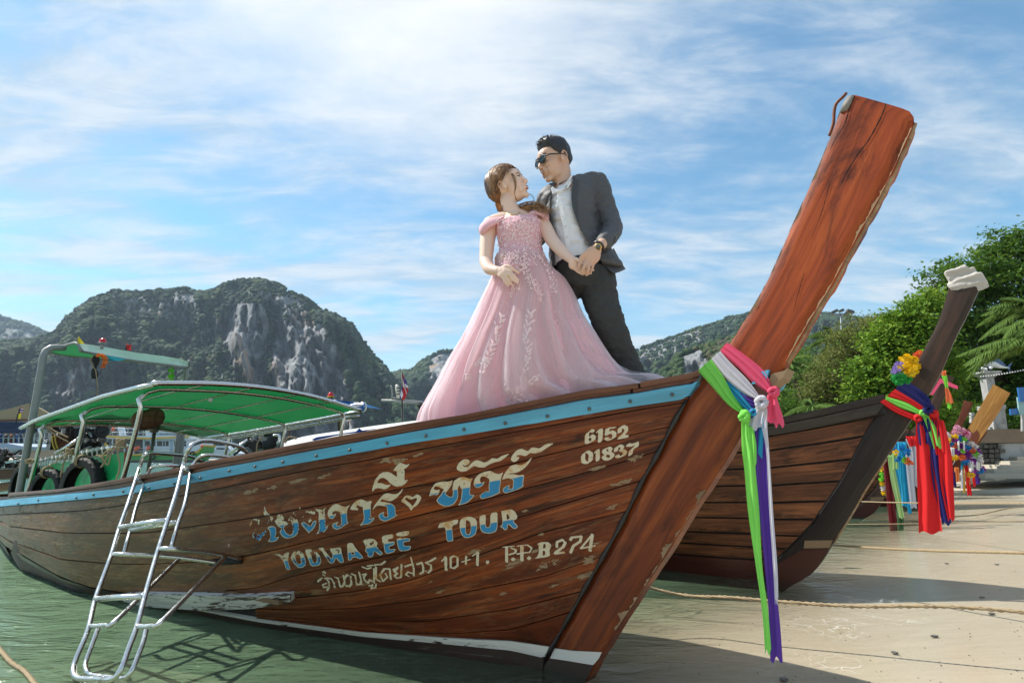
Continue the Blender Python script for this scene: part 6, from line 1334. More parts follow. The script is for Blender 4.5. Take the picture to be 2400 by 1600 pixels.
def tubeM(mb, C, M, pts, r, seg=10, flat=1.0): mb.tube([C + M @ Vector(p) for p in pts], r, seg, flat=flat)
def ball_tube(mb, pts, rs, seg=14, flat=1.0, n=16):
    c = smooth_line(pts, n); t = np.linspace(0, 1, len(rs)); r = [float(np.interp(i / (n - 1), t, rs)) for i in range(n)]
    mb.tube(c, r, seg, flat=flat); mb.ell(c[0], r[0] * .99, seg, 8); mb.ell(c[-1], r[-1] * .99, seg, 8)
def head(mb, C, M, s=1.0, male=False):
    q = lambda *a: tuple(x * s for x in a)
    ellM(mb, C, M, q(-.018, 0, .032), q(.090, .074, .086)); ellM(mb, C, M, q(.028, 0, -.018), q(.062, .062, .088))
    ellM(mb, C, M, q(.050, 0, .040), q(.045, .058, .045)); ellM(mb, C, M, q(.026, 0, -.070), q(.058, .054 if male else .047, .040))
    ellM(mb, C, M, q(.072, 0, -.100), q(.020, .024 if male else .018, .017)); ellM(mb, C, M, q(.080, 0, .024), q(.017, .048, .013))
    for sg in (1, -1):
        ellM(mb, C, M, q(.056, sg * .036, -.026), q(.030, .023, .028)); ellM(mb, C, M, q(.060, sg * .030, -.060), q(.025, .020, .025))
        ellM(mb, C, M, q(.101, sg * .011, -.034), q(.009, .008, .007)); ellM(mb, C, M, q(.074, sg * .031, .006), q(.015, .017, .011))
        mb.ell(C + M @ Vector(q(-.004, sg * .074, -.008)), q(.016, .008, .028), 14, 10, M @ Matrix.Rotation(sg * .35, 3, 'Z') @ Matrix.Rotation(-.2, 3, 'Y'))
        tubeM(mb, C, M, [q(-.018 + .016 * math.cos(a), sg * (.083), .004 + .024 * math.sin(a)) for a in np.linspace(.2, 4.6, 12)], .0045 * s, 7)
    tubeM(mb, C, M, [q(.084, 0, .022), q(.095, 0, .002), q(.108, 0, -.022), q(.110, 0, -.030)], [.009 * s, .0095 * s, .011 * s, .011 * s]); ellM(mb, C, M, q(.109, 0, -.028), q(.011, .011, .010))
    ellM(mb, C, M, q(.086, 0, -.052), q(.014, .024, .014)); ellM(mb, C, M, q(.093, 0, -.0565), q(.010, .020, .0055)); ellM(mb, C, M, q(.091, 0, -.068), q(.010, .018, .0065))
def hand(mb, wrist, palm, fingers, k=1.0, pr=(.040, .017, .036)):
    """fingers: list of 3-point chains, the thumb first"""
    w_ = Vector(wrist)
    kn = [Vector(f[0]) for f in fingers[1:]]; m = sum(kn, Vector()) / len(kn); ax = (m - w_).normalized(); sd = (kn[0] - kn[-1]); wd = max(.03, sd.length / 2 + .011); sd.normalize(); nr = ax.cross(sd).normalized(); sd = nr.cross(ax)
    M = Matrix((ax, sd, nr)).transposed(); L = (m - w_).length
    mb.ell(w_.lerp(m, .58), (L * .55, wd * 1.02, .0165 * k), 18, 12, M); mb.ell(w_.lerp(m, .3), (L * .45, wd * .72, .0185 * k), 16, 10, M)
    for q in kn: mb.tube([w_.lerp(q, .35), q], [.012 * k, .0098 * k], 9)
    for i, f in enumerate(fingers):
        f = [Vector(q) for q in f]; r0 = (.0118, .0092, .0095, .0090, .0078)[i] * k; c_ = smooth_line(([w_.lerp(f[0], .4)] if i == 0 else []) + f, 12)
        mb.tube(c_, [lerp(r0, r0 * .78, j / 11) * (1.06 if j in (5, 8) else 1) for j in range(12)], 10); mb.ell(c_[-1], r0 * .80, 10, 8); mb.ell(c_[0], r0, 10, 8)
def rings(mb, rows, seg=32, power=1.0, close=True):
    """rows: (left pt, right pt, front depth, back depth) -> closed loft"""
    rs = []
    for (L, Rr, df, db) in rows:
        c = (L + Rr) / 2; ax = (Rr - L) / 2; yv = Vector((-ax.y, ax.x, 0)).normalized(); yv = yv if yv.y > 0 else -yv; ring = []
        for i in range(seg):
            a = 2 * math.pi * i / seg; ca, sa = math.cos(a), math.sin(a); d = db if sa > 0 else df
            ring.append(c + ax * (abs(ca) ** power * (1 if ca > 0 else -1)) + yv * d * (abs(sa) ** power * (1 if sa > 0 else -1)))
        rs.append(ring)
    mb.grid(rs, closed_u=True, uv=False)
    if close: b = len(mb.v) - len(rs) * seg; mb.f.append([b + k for k in range(seg)]); mb.f.append([b + (len(rs) - 1) * seg + k for k in range(seg)][::-1]); mb.mi += [mb.cur] * 2
    return rs
def wrinkle(o, amp, scale, seed=0, axis=(1, 1, 1), mask=None):
    me = o.data; ns = [v.normal.copy() for v in me.vertices]
    for v, n in zip(me.vertices, ns):
        q = Vector((v.co.x * axis[0], v.co.y * axis[1], v.co.z * axis[2])) * scale + Vector((seed, 0, 0)); h = 1 - abs(mnoise.fractal(q, 1.0, 2.1, 3)) * 2.2
        v.co += n * amp * h * (mask(v.co) if mask else 1)
    me.update()
def strands(mb, roots, n, seed, w_=.0022):
    """roots: function rng -> polyline; tapering hair strands"""
    rr = random.Random(seed)
    for i in range(n):
        pts = smooth_line(roots(rr), 8); mb.tube(pts, [w_ * (1 - .75 * k / 7) for k in range(8)], 4, cap=False)
def hair_cap(C, M, s, line, thick, name, m_, parent, seed=0, amp=.006):
    mb = MB(); nu, nv = 64, 34; pts = []; keep_ = []; rows = []
    for i in range(nv + 1):
        el = math.radians(90 - 150 * i / nv); row = []
        for j in range(nu):
            az = 2 * math.pi * j / nu; d = Vector((math.cos(el) * math.cos(az), math.cos(el) * math.sin(az), math.sin(el))); a = min(az, 2 * math.pi - az)
            over_ = math.degrees(el) - line(math.degrees(a)); r = Vector((.092 * d.x, .077 * d.y, .088 * d.z)); t = thick(math.degrees(a), math.degrees(el)) * min(1, max(0, over_ + 3) / 14) - .004 * (over_ < 0)
            groove = amp * mnoise.noise(Vector((az * 9, el * 1.5, seed))) + amp * .5 * mnoise.noise(Vector((az * 30, el * 3, seed)))
            p = C + M @ ((Vector((-.018, 0, .032)) + r + d * (t + groove * min(1, max(0, over_) / 10))) * s)
            row.append(p); keep_.append(over_)
        rows.append(row)
    mb.grid(rows, closed_u=True, uv=False); fs = [f for f in mb.f if max(keep_[k] for k in f) > -2]; mb.f = fs; mb.mi = [0] * len(fs); return mb

# ---------------------------------------------------------------- the man
YM = 3.05
man = thing('person', P(1430, 1050, YM), 'man in charcoal suit and sunglasses holding the hand of the woman in pink', 'person')
CM = P(1300, 381, YM - .02); MM = frame((-.83, -.42, -.26), (-.22, -.05, 1))
mb = MB(); head(mb, CM, MM, 1.02, True)
ball_tube(mb, [CM + MM @ Vector((-.03, 0, -.05)), P(1318, 428, YM), Z(960, 600, YM)], [.056, .054, .060]); ball_tube(mb, [Z(900, 620, YM), Z(1080, 560, YM)], [.05, .05])
ball_tube(mb, [Z(1000, 640, YM), Z(1030, 900, YM), Z(1040, 1200, YM)], [.10, .11, .11])
ball_tube(mb, [Z(1150, 560, YM), Z(1260, 560, YM), Z(1330, 760, YM - .02), Z(1385, 920, YM - .05)], [.05, .05, .043, .038]); ball_tube(mb, [Z(1385, 920, YM - .05), Z(1330, 1030, YM - .18), Z(1270, 1085, YM - .24)], [.038, .034, .027])
ball_tube(mb, [Z(900, 600, YM), Z(780, 720, YM + .06), Z(760, 950, YM + .2), Z(560, 1130, YM + .22), Z(420, 1195, YM + .08)], [.05, .046, .04, .035, .027], n=30)
hd = YM - .26
hand(mb, Z(1262, 1095, hd), None, [[Z(1190, 1130, hd - .02), Z(1130, 1160, hd - .03), Z(1098, 1200, hd - .03)], [Z(1118, 1195, hd - .02), Z(1090, 1250, hd - .03), Z(1086, 1300, hd - .02)], [Z(1150, 1222, hd - .025), Z(1128, 1285, hd - .04), Z(1118, 1342, hd - .02)], [Z(1185, 1240, hd - .02), Z(1170, 1300, hd - .035), Z(1155, 1350, hd - .01)], [Z(1222, 1240, hd), Z(1205, 1292, hd - .01), Z(1188, 1330, hd)]], 1.08)
hb = 2.93
hand(mb, Z(345, 1235, hb + .12), None, [[Z(350, 1180, hb + .05), Z(372, 1160, hb), Z(400, 1150, hb - .03)], [Z(330, 1185, hb + .05), Z(360, 1178, hb - .01), Z(408, 1180, hb - .04)], [Z(324, 1203, hb + .05), Z(355, 1200, hb - .01), Z(415, 1208, hb - .045)], [Z(326, 1220, hb + .05), Z(358, 1222, hb - .01), Z(415, 1232, hb - .04)], [Z(335, 1238, hb + .05), Z(365, 1243, hb), Z(405, 1252, hb - .03)]], 1.0)
remesh(mb.build('body', SK_M, man), .0042, 3)
# features
mb = MB(); 
for pts in ([(.096, .008, .034), (.099, .030, .036), (.090, .052, .031), (.080, .058, .024)], ): tubeM(mb, CM, MM, pts, [.003, .0045, .004, .002], 6); tubeM(mb, CM, MM, [(x, -y, z) for x, y, z in pts], [.003, .0045, .004, .002], 6)
mb.build('eyebrows', HR_M, man)
mb = MB(); ellM(mb, CM, MM, (.0955, 0, -.0585), (.0105, .019, .0045)); ellM(mb, CM, MM, (.0935, 0, -.0685), (.0105, .017, .0055)); mb.build('lips', M_LIPM, man)
M_LENS = mat('dark_lens', (.02, .03, .028), .04); M_FRM = mat('black_frame', (.01, .01, .011), .3)
for sg in (1, -1):
    mb = MB(); o = Vector((.099, sg * .031, .006)); R2 = Matrix.Rotation(sg * .28, 3, 'Z'); oval = lambda k, a: o + R2 @ Vector((.003 * math.cos(a) ** 2, k * .0255 * math.cos(a) * (1 + .12 * math.sin(a)), k * .020 * math.sin(a)))
    mb.add([CM + MM @ (oval(.95, a) * 1.02) for a in np.linspace(0, 2 * math.pi, 24, endpoint=False)], [list(range(24))]); mb.build('sunglass_lens', M_LENS, man, smooth=False)
    mb = MB(); mb.tube([CM + MM @ (oval(1.02, a) * 1.02) for a in np.linspace(0, 2 * math.pi, 26)], .0032, 6); tubeM(mb, CM, MM, [(.094, sg * .056, .014), (.07, sg * .074, .014), (.0, sg * .084, .010), (-.02, sg * .084, .004)], [.0045, .0045, .0035, .003], 6, flat=.6); tubeM(mb, CM, MM, [(.108, 0, .012), (.106, sg * .008, .013)], .003, 6); mb.build('sunglass_frame', M_FRM, man)
line_m = lambda a: np.interp(a, [0, 25, 48, 62, 78, 95, 110, 140, 180], [44, 40, 30, 8, -8, 6, -22, -36, -40])
thk = lambda a, e: np.interp(e, [-60, 0, 25, 50, 90], [.003, .005, .013, .026, .030]) + (.012 if a < 50 and 30 < e < 70 else 0)
hc = hair_cap(CM, MM, 1.02, line_m, thk, 'hair', HR_M, man, 2, .007)
def tuft(rr):
    az = rr.gauss(0, .9); el = math.radians(rr.uniform(48, 88)); d = Vector((math.cos(el) * math.cos(az), math.cos(el) * math.sin(az), math.sin(el))); b0 = Vector((-.018, 0, .032)) + Vector((.092 * d.x, .077 * d.y, .088 * d.z)) + d * .022
    sw = Vector((.5 if abs(az) < 1 else -.2, rr.uniform(-.4, .4), .25)) * .03
    return [CM + MM @ (b0 * 1.02), CM + MM @ ((b0 + d * .012 + sw * .4) * 1.02), CM + MM @ ((b0 + d * rr.uniform(.006, .015) + sw) * 1.02)]
strands(hc, tuft, 260, 4, .0024); hc.build('hair', HR_M, man)
# shirt
mb = MB(); D = lambda x, y, dy=0: Z(x, y, YM + dy)
rings(mb, [(D(900, 560), D(1050, 480), .05, .05), (D(815, 620), D(1130, 560), .085, .07), (D(800, 750), D(1120, 720), .115, .09), (D(835, 900), D(1150, 890), .118, .09), (D(850, 1050), D(1190, 1040), .115, .09), (D(855, 1180), D(1230, 1160), .112, .09), (D(862, 1262), D(1270, 1240), .112, .09)], 36)
o = remesh(mb.build('shirt', M_SHIRT, man), .009, 6); wrinkle(o, .006, 9, 3, (1, 1, 2.2)); wrinkle(o, .003, 22, 5, (1, 1, 1.6))
# collar of two leaves and a placket with buttons
neckc = Z(975, 570, YM)
for l in ([(1035, 432), (1010, 470), (960, 560), (948, 545), (985, 480), (1008, 440)], [(828, 548), (845, 600), (880, 590), (870, 560), (845, 535)], [(1000, 470), (955, 545), (925, 572), (990, 545), (1018, 500)]):
    q = [Z(x, y, YM - .115) for x, y in l]; MB().prism(q, Vector((0, .012, 0))).build('collar', M_SHIRT, man, smooth=False)
mb = MB(); mb.tube(smooth_line([Z(1010, 470, YM + .01), Z(1000, 500, YM - .07), Z(940, 572, YM - .10), Z(885, 590, YM - .10), Z(850, 580, YM - .05), Z(835, 550, YM + .02)], 20), .012, 8, flat=.5); mb.build('collar_band', M_SHIRT, man)
shirt_t = BVHTree.FromPolygons([v.co.copy() for v in o.data.vertices], [list(p.vertices) for p in o.data.polygons])
def onto(tree, x, y, off=.0, alt=None):
    r = ray(x, y); h, n_, i, d = tree.ray_cast(CAMP, r)
    if h is None: return alt
    return h + (n_ if n_.dot(r) < 0 else -n_) * off
mb = MB(); L = [(905, 600), (920, 700), (940, 820), (962, 905), (975, 1000), (995, 1130), (1010, 1200)]
pl_ = smooth_line([onto(shirt_t, *zm(*q), .003, Z(*q, YM - .12)) for q in L], 30); A = [p + Vector((-.013, 0, 0)) for p in pl_]; Bq = [p + Vector((.013, 0, 0)) for p in pl_]; MB().grid([A, [p - Vector((0, .003, 0)) for p in pl_], Bq]).build('placket', M_SHIRT, man)
for q in [(912, 598), (921, 706), (942, 820), (964, 905), (976, 1003), (996, 1136)]: MB().ell(onto(shirt_t, *zm(*q), .007, Z(*q, YM - .12)), (.0055, .003, .0055), 10, 6).build('button', mat('shirt_button', (.75, .74, .7), .3), man)
# trousers
mb = MB()
rings(mb, [(D(868, 1235), D(1290, 1225), .115, .10), (D(880, 1300), D(1330, 1290), .118, .11), (D(905, 1400), D(1375, 1380), .115, .115), (D(940, 1500), D(1400, 1470), .10, .11)], 32)
bb = lambda x, y, dy=0: P(*zb(x, y), YM + dy)
ball_tube(mb, [bb(1610, 200), bb(1650, 400, -.03), bb(1728, 600, -.05), bb(1792, 760, -.03), bb(1885, 960, .0), P(1530, 985, YM)], [.105, .090, .078, .070, .064, .060], n=34)
ball_tube(mb, [bb(1370, 200, .03), bb(1285, 400, .05), bb(1215, 620, .05), bb(1180, 900, .03), P(1275, 985, YM + .02)], [.10, .088, .073, .066, .06], n=34)
ball_tube(mb, [bb(1430, 180), bb(1610, 180)], [.10, .10])
o = remesh(mb.build('trousers', M_TROU, man), .009, 6); wrinkle(o, .007, 7, 8, (1, 1, 2.0)); wrinkle(o, .004, 16, 9, (1.5, 1, 2.4), lambda c: 1 if c.z < 2.0 else .4)
mb = MB(); rings(mb, [(D(866, 1252), D(1262, 1238), .122, .108), (D(872, 1288), D(1272, 1274), .123, .108)], 36, close=False); mb.build('belt', M_BELT, man)
for q in ((.70, YM - .05), (.30, YM + .02)): 
    z_ = DECK_Z + .001; m_ = MB(); m_.ell((q[0] * 1.0, q[1] - .05, z_ + .045), (.045, .13, .045), 16, 10, Matrix.Rotation(.5, 3, 'Z')); m_.build('shoe', mat('black_shoe', (.015, .013, .012), .3), man)
# jacket: a shell with sleeves, opened over the shirt
mb = MB()
rings(mb, [(D(985, 500), D(1110, 440), .045, .06), (D(830, 590), D(1200, 470), .085, .085), (D(735, 660), D(1255, 560), .115, .10), (D(750, 780), D(1245, 720), .132, .11), (D(790, 920), D(1262, 880), .134, .11), (D(810, 1060), D(1300, 1010), .132, .11), (D(815, 1200), D(1400, 1160), .134, .12), (D(820, 1320), D(1500, 1292), .14, .13)], 40)
ball_tube(mb, [D(1150, 520), D(1250, 510), D(1300, 660, -.01), D(1352, 800, -.02), D(1393, 915, -.05)], [.062, .064, .060, .056, .054], n=30)
ball_tube(mb, [D(1393, 915, -.05), D(1370, 985, -.11), D(1318, 1052, -.19)], [.054, .050, .043], n=20)
ball_tube(mb, [D(850, 600), D(775, 700, .05), D(760, 950, .2), D(560, 1130, .25), D(480, 1180, .16)], [.06, .06, .055, .05, .042], n=30)
o = remesh(mb.build('jacket', M_SUIT, man), .008, 5)
OPEN = [zm(*q) for q in [(835, 560), (818, 700), (845, 870), (868, 1010), (850, 1140), (848, 1400), (1395, 1400), (1385, 1335), (1290, 1225), (1225, 1130), (1165, 1045), (1095, 920), (1040, 770), (1018, 620), (1030, 440), (960, 420)]]
bm = bmesh.new(); bm.from_mesh(o.data); bm.verts.ensure_lookup_table(); cutf = []
for f in bm.faces:
    c = f.calc_center_median(); x, y = proj(c); front = f.normal.dot((CAMP - c).normalized()) > -.02; cx = np.array([x]); cy = np.array([y])
    if (front and inside(OPEN, cx, cy)[0] and c.y < YM + .02) or (c.z < D(820, 1325).z and c.y < YM + .3 and y > zm(0, 1292 + max(0, (1470 - (x - 1080) * 3.92)) * .28)[1] and x > 1290): cutf.append(f)
bmesh.ops.delete(bm, geom=cutf, context='FACES'); bm.to_mesh(o.data); bm.free()
wrinkle(o, .006, 8, 14, (1, 1, 1.8)); wrinkle(o, .004, 20, 15, (1.2, 1, 2.2), lambda c: 1 if c.x > .42 else .35)
sm = o.modifiers.new('smooth', 'SMOOTH'); sm.factor = .5; sm.iterations = 2; so = o.modifiers.new('thick', 'SOLIDIFY'); so.thickness = .007; so.offset = -1
jt = BVHTree.FromPolygons([v.co.copy() for v in o.data.vertices], [list(p.vertices) for p in o.data.polygons])
def panel(pts, m_, name, off=.004, th=.006, alt=-.14):
    q = [onto(jt, *zm(*p), off, None) for p in pts]; ys = [p.y for p in q if p]; ym = (sum(ys) / len(ys)) if ys else YM + alt; q = [p if p and abs(p.y - ym) < .07 else Z(*pts[i], ym) for i, p in enumerate(q)]
    c = sum(q, Vector()) / len(q); MB().prism(q, Vector((0, th, 0))).build(name, m_, man, smooth=False)
for a, b in [([(1035, 440), (1028, 520), (1016, 600), (1022, 700), (1045, 790), (1075, 860)], [(1085, 500), (1075, 515), (1070, 600), (1070, 700), (1075, 780), (1085, 860)]), ([(840, 575), (822, 650), (818, 740), (835, 830), (858, 930)], [(800, 620), (775, 690), (785, 780), (815, 850), (856, 935)])]:
    n_ = 16; la = smooth_line([Vector((*zm(*q), 0)) for q in a], n_); lb = smooth_line([Vector((*zm(*q), 0)) for q in b], n_)
    yy = None; rows = []
    for pa, pb in zip(la, lb):
        hb_ = onto(jt, pb.x, pb.y, .006, None); yv = hb_.y if hb_ and hb_.y < YM else (yy or YM - .13); yy = yv; rows.append([P(pa.x, pa.y, yv - .004), P((pa.x + pb.x) / 2, (pa.y + pb.y) / 2, yv - .008), P(pb.x, pb.y, yv - .002)])
    MB().slab(rows, [[p + Vector((0, .006, 0)) for p in r] for r in rows]).build('lapel', M_LAPEL, man)
tl_ = [[(1270, 1195), (1350, 1170), (1405, 1100)], [(1320, 1255), (1400, 1230), (1445, 1180)], [(1372, 1310), (1440, 1300), (1480, 1240)], [(1412, 1334), (1466, 1315), (1514, 1294)]]
rows = [[Z(x, y, YM - .10 + .09 * j / 2 + .015 * math.sin(i * 2)) for j, (x, y) in enumerate(r)] for i, r in enumerate(tl_)]; rows = [smooth_line(r, 7) for r in rows]; rows = [list(c) for c in zip(*[smooth_line([r[j] for r in rows], 9) for j in range(7)])]
MB().slab(rows, [[p + Vector((0, .008, 0)) for p in r] for r in rows]).build('jacket_tail', M_SUIT, man)
panel([(1035, 432), (1085, 480), (1080, 512), (1048, 515), (1030, 490)], M_SUIT, 'jacket_collar')
panel([(1090, 935), (1128, 918), (1136, 926), (1098, 944)], M_LAPEL, 'pocket_welt', .003, .004)
for q in [(1404, 1052), (1410, 1034), (1416, 1017), (1421, 1002)]: p_ = onto(jt, *zm(*q), .004, Z(*q, YM - .2)); MB().ell(p_, .0052, 10, 6).build('cuff_button', mat('grey_button', (.12, .12, .13), .25), man)
# watch
wc = Z(1262, 1092, hd + .005); wd = (Z(1318, 1052, YM - .19) - Z(1190, 1180, hd)).normalized(); u_ = wd.orthogonal().normalized(); v_ = wd.cross(u_)
wt = MB().tube([wc + (u_ * math.cos(a) + v_ * math.sin(a)) * .029 for a in np.linspace(0, 2 * math.pi, 28)], .0038, 8, flat=1.9, cap=False).build('watch', M_BELT, man)
fc = wc + (CAMP - wc).normalized() * .031; mb = MB(); fd = (CAMP - wc).normalized(); a_ = fd.orthogonal().normalized(); b_ = fd.cross(a_); mb.tube([fc - fd * .004, fc + fd * .005], [.019, .018], 20); mb.build('watch_case', M_GOLD, man); MB().tube([fc + fd * .005, fc + fd * .0065], [.0135, .0135], 18).build('watch_dial', mat('dark_dial', (.12, .11, .10), .2), man)

# ---------------------------------------------------------------- the woman
YW = 2.98
wom = thing('person', P(1225, 1040, YW), 'woman in a long pink lace and tulle gown looking up at the man', 'person')
CW = P(1193, 437, YW); MW = frame((.84, -.46, .34), (-.38, -.10, .95))
mb = MB(); head(mb, CW, MW, .95)
ball_tube(mb, [CW + MW @ Vector((-.03, 0, -.045)), P(1192, 476, YW), P(1205, 508, YW)], [.047, .043, .050]); ball_tube(mb, [P(1160, 521, YW + .01), P(1205, 512, YW + .01), P(1258, 506, YW + .01)], [.045, .052, .045])
ball_tube(mb, [P(1208, 530, YW), P(1216, 585, YW), P(1222, 640, YW)], [.085, .085, .10])
ball_tube(mb, [P(1150, 526, YW), P(1143, 560, YW - .01), P(1139, 612, YW - .04)], [.046, .042, .036]); ball_tube(mb, [P(1139, 612, YW - .04), P(1148, 630, YW - .09), P(1168, 635, YW - .14)], [.037, .033, .024])
ball_tube(mb, [P(1264, 512, YW), P(1278, 535, YW - .02), P(1293, 562, YW - .07)], [.043, .041, .036]); ball_tube(mb, [P(1293, 562, YW - .07), P(1313, 585, YW - .12), P(1338, 607, YW - .17)], [.036, .033, .024])
ha = YW - .165
hand(mb, Z(348, 1300, ha + .02), None, [[Z(425, 1268, ha), Z(475, 1292, ha - .008), Z(526, 1328, ha - .005)], [Z(446, 1312, ha - .01), Z(492, 1358, ha - .015), Z(530, 1398, ha - .005)], [Z(430, 1340, ha - .01), Z(472, 1388, ha - .015), Z(524, 1427, ha - .005)], [Z(408, 1358, ha - .008), Z(440, 1408, ha - .012), Z(484, 1448, ha)], [Z(378, 1362, ha), Z(402, 1412, ha - .005), Z(438, 1452, ha)]], .92)
hw_ = YW - .18
hand(mb, Z(1010, 1212, hw_), None, [[Z(1035, 1196, hw_ - .01), Z(1078, 1212, hw_ - .03), Z(1114, 1243, hw_ - .035)], [Z(1085, 1262, hw_), Z(1140, 1278, hw_ + .005), Z(1218, 1306, hw_ + .01)], [Z(1072, 1280, hw_), Z(1130, 1304, hw_ + .005), Z(1196, 1334, hw_ + .01)], [Z(1056, 1292, hw_ + .005), Z(1110, 1325, hw_ + .01), Z(1168, 1345, hw_ + .015)], [Z(1038, 1290, hw_ + .01), Z(1080, 1325, hw_ + .015), Z(1120, 1345, hw_ + .02)]], .9)
remesh(mb.build('body', SK_W, wom), .0042, 3)
mb = MB(); q = lambda *a: tuple(x * .95 for x in a)
ellM(mb, CW, MW, q(.0955, 0, -.0575), q(.0095, .018, .0042)); ellM(mb, CW, MW, q(.0935, 0, -.0695), q(.0095, .016, .0050)); mb.build('lips', M_LIP, wom)
mb = MB(); ellM(mb, CW, MW, q(.0965, 0, -.0635), q(.006, .012, .0024)); mb.build('teeth', M_EYEW, wom)
for sg in (1, -1):
    mb = MB(); ellM(mb, CW, MW, q(.0835, sg * .031, .006), q(.007, .0135, .0062)); mb.build('eye', M_EYEW, wom)
    mb = MB(); ellM(mb, CW, MW, q(.0885, sg * .028, .0075), q(.0032, .0056, .0056)); mb.build('iris', M_EYEB, wom)
    mb = MB(); tubeM(mb, CW, MW, [q(.0925, sg * .016, .009), q(.0925, sg * .030, .0145), q(.085, sg * .046, .010)], [.0012, .0026, .0018], 6); mb.build('eyelashes', HR_M, wom)
    mb = MB(); tubeM(mb, CW, MW, [q(.0965, sg * .010, .024), q(.095, sg * .030, .031), q(.082, sg * .052, .025)], [.0018, .0028, .0012], 6, flat=.6); mb.build('eyebrow', HR_W, wom)
line_w = lambda a: np.interp(a, [0, 20, 45, 62, 80, 100, 120, 150, 180], [56, 52, 36, 14, 2, -12, -40, -52, -55])
hc = hair_cap(CW, MW, .95, line_w, lambda a, e: np.interp(e, [-60, -20, 20, 60, 90], [.020, .022, .018, .016, .014]) + (.012 if a > 110 else 0), 'hair', HR_W, wom, 5, .009)
def lay_back(rr):
    az = rr.uniform(-1.9, 1.9); el = math.radians(rr.uniform(38, 80)); out = []
    for t in np.linspace(0, 1, 6):
        a = az + (math.copysign(2.9, az) - az) * t * .85; e = el + (math.radians(-35) - el) * t; d = Vector((math.cos(e) * math.cos(a), math.cos(e) * math.sin(a), math.sin(e))); th = .021 + rr.uniform(0, .006)
        out.append(CW + MW @ ((Vector((-.018, 0, .032)) + Vector((.092 * d.x, .077 * d.y, .088 * d.z)) + d * th) * .95))
    return out
strands(hc, lay_back, 360, 6, .0026)
# gathered hair over the far shoulder, face strands, loose wisps
pt = [CW + MW @ Vector((-.10, 0, -.05)), P(1176, 486, YW + .09), P(1205, 497, YW + .07), P(1228, 491, YW + .0), P(1252, 486, YW - .04), P(1268, 489, YW - .06), P(1277, 497, YW - .07)]
def pony(rr):
    o_ = Vector((rr.gauss(0, 1), rr.gauss(0, 1), rr.gauss(0, 1))) * .009; return [p + o_ * (1.0 + .12 * i) * (.6 if i == 0 else 1) + Vector((rr.gauss(0, .0018), 0, rr.gauss(0, .0018))) * i for i, p in enumerate(pt)]
pm_ = MB(); strands(pm_, pony, 240, 7, .0036); pm_.build('ponytail', hair_mat('backlit_hair', (.20, .09, .035), (.62, .36, .15)), wom)  # backlit gold put into the brown hair colour, as the tail hangs in shade
mb2 = hc
def loose(rr):
    az = rr.uniform(-2.8, 2.8); el = math.radians(rr.uniform(20, 88)); out = []
    for t in np.linspace(0, 1, 5):
        a = az + .5 * t * (1 if az > 0 else -1); e = el - .5 * t; d = Vector((math.cos(e) * math.cos(a), math.cos(e) * math.sin(a), math.sin(e))); out.append(CW + MW @ ((Vector((-.018, 0, .032)) + Vector((.092 * d.x, .077 * d.y, .088 * d.z)) + d * (.022 + .016 * t * rr.random())) * .95))
    return out
strands(hc, loose, 90, 16, .0010)
for off in (-.004, 0, .004, .008, -.008):
    mb2.tube(smooth_line([P(1196, 402, YW - .04), P(1204 + off * 300, 415, YW - .10), P(1208 + off * 200, 435, YW - .115), P(1206, 455, YW - .10), P(1211 + off * 200, 470, YW - .08)], 16), [.003, .0045, .0045, .004, .004, .0035, .003, .003, .0028, .0025, .0022, .002, .0018, .0015, .001, .0008], 5)
for l in ([(1228, 455), (1243, 457), (1250, 466), (1247, 478)], [(1230, 453), (1246, 456), (1253, 470), (1246, 482)], [(1180, 470), (1178, 485), (1182, 500)], [(1185, 398), (1175, 392), (1168, 396)], [(1145, 420), (1146, 410), (1152, 404)], [(1174, 495), (1178, 486), (1186, 470)]): mb2.tube(smooth_line([P(x, y, YW - .02) for x, y in l], 10), .0011, 4)
hc.build('hair', HR_W, wom)
MB().ell(CW + MW @ Vector((.0, .079, -.038)), .006, 8, 6).build('earring', M_GOLD, wom); MB().ell(CW + MW @ Vector((.0, -.079, -.038)), .006, 8, 6).build('earring', M_GOLD, wom)
rg = smooth_line([Z(432, 1352, ha - .018), Z(442, 1362, ha - .024), Z(452, 1368, ha - .018)], 6); MB().tube(rg, .0035, 6).build('ring', M_GOLD, wom)
bt_ = BVHTree.FromPolygons([v.co.copy() for v in wom.children[0].data.vertices], [list(p.vertices) for p in wom.children[0].data.polygons])
nl = smooth_line([onto(bt_, x, y, .002, P(x, y, YW - .05)) for x, y in [(1180, 496), (1188, 501), (1199, 504), (1210, 503), (1219, 498)]], 14); MB().tube(nl, .0018, 5).build('necklace', M_GOLD, wom)
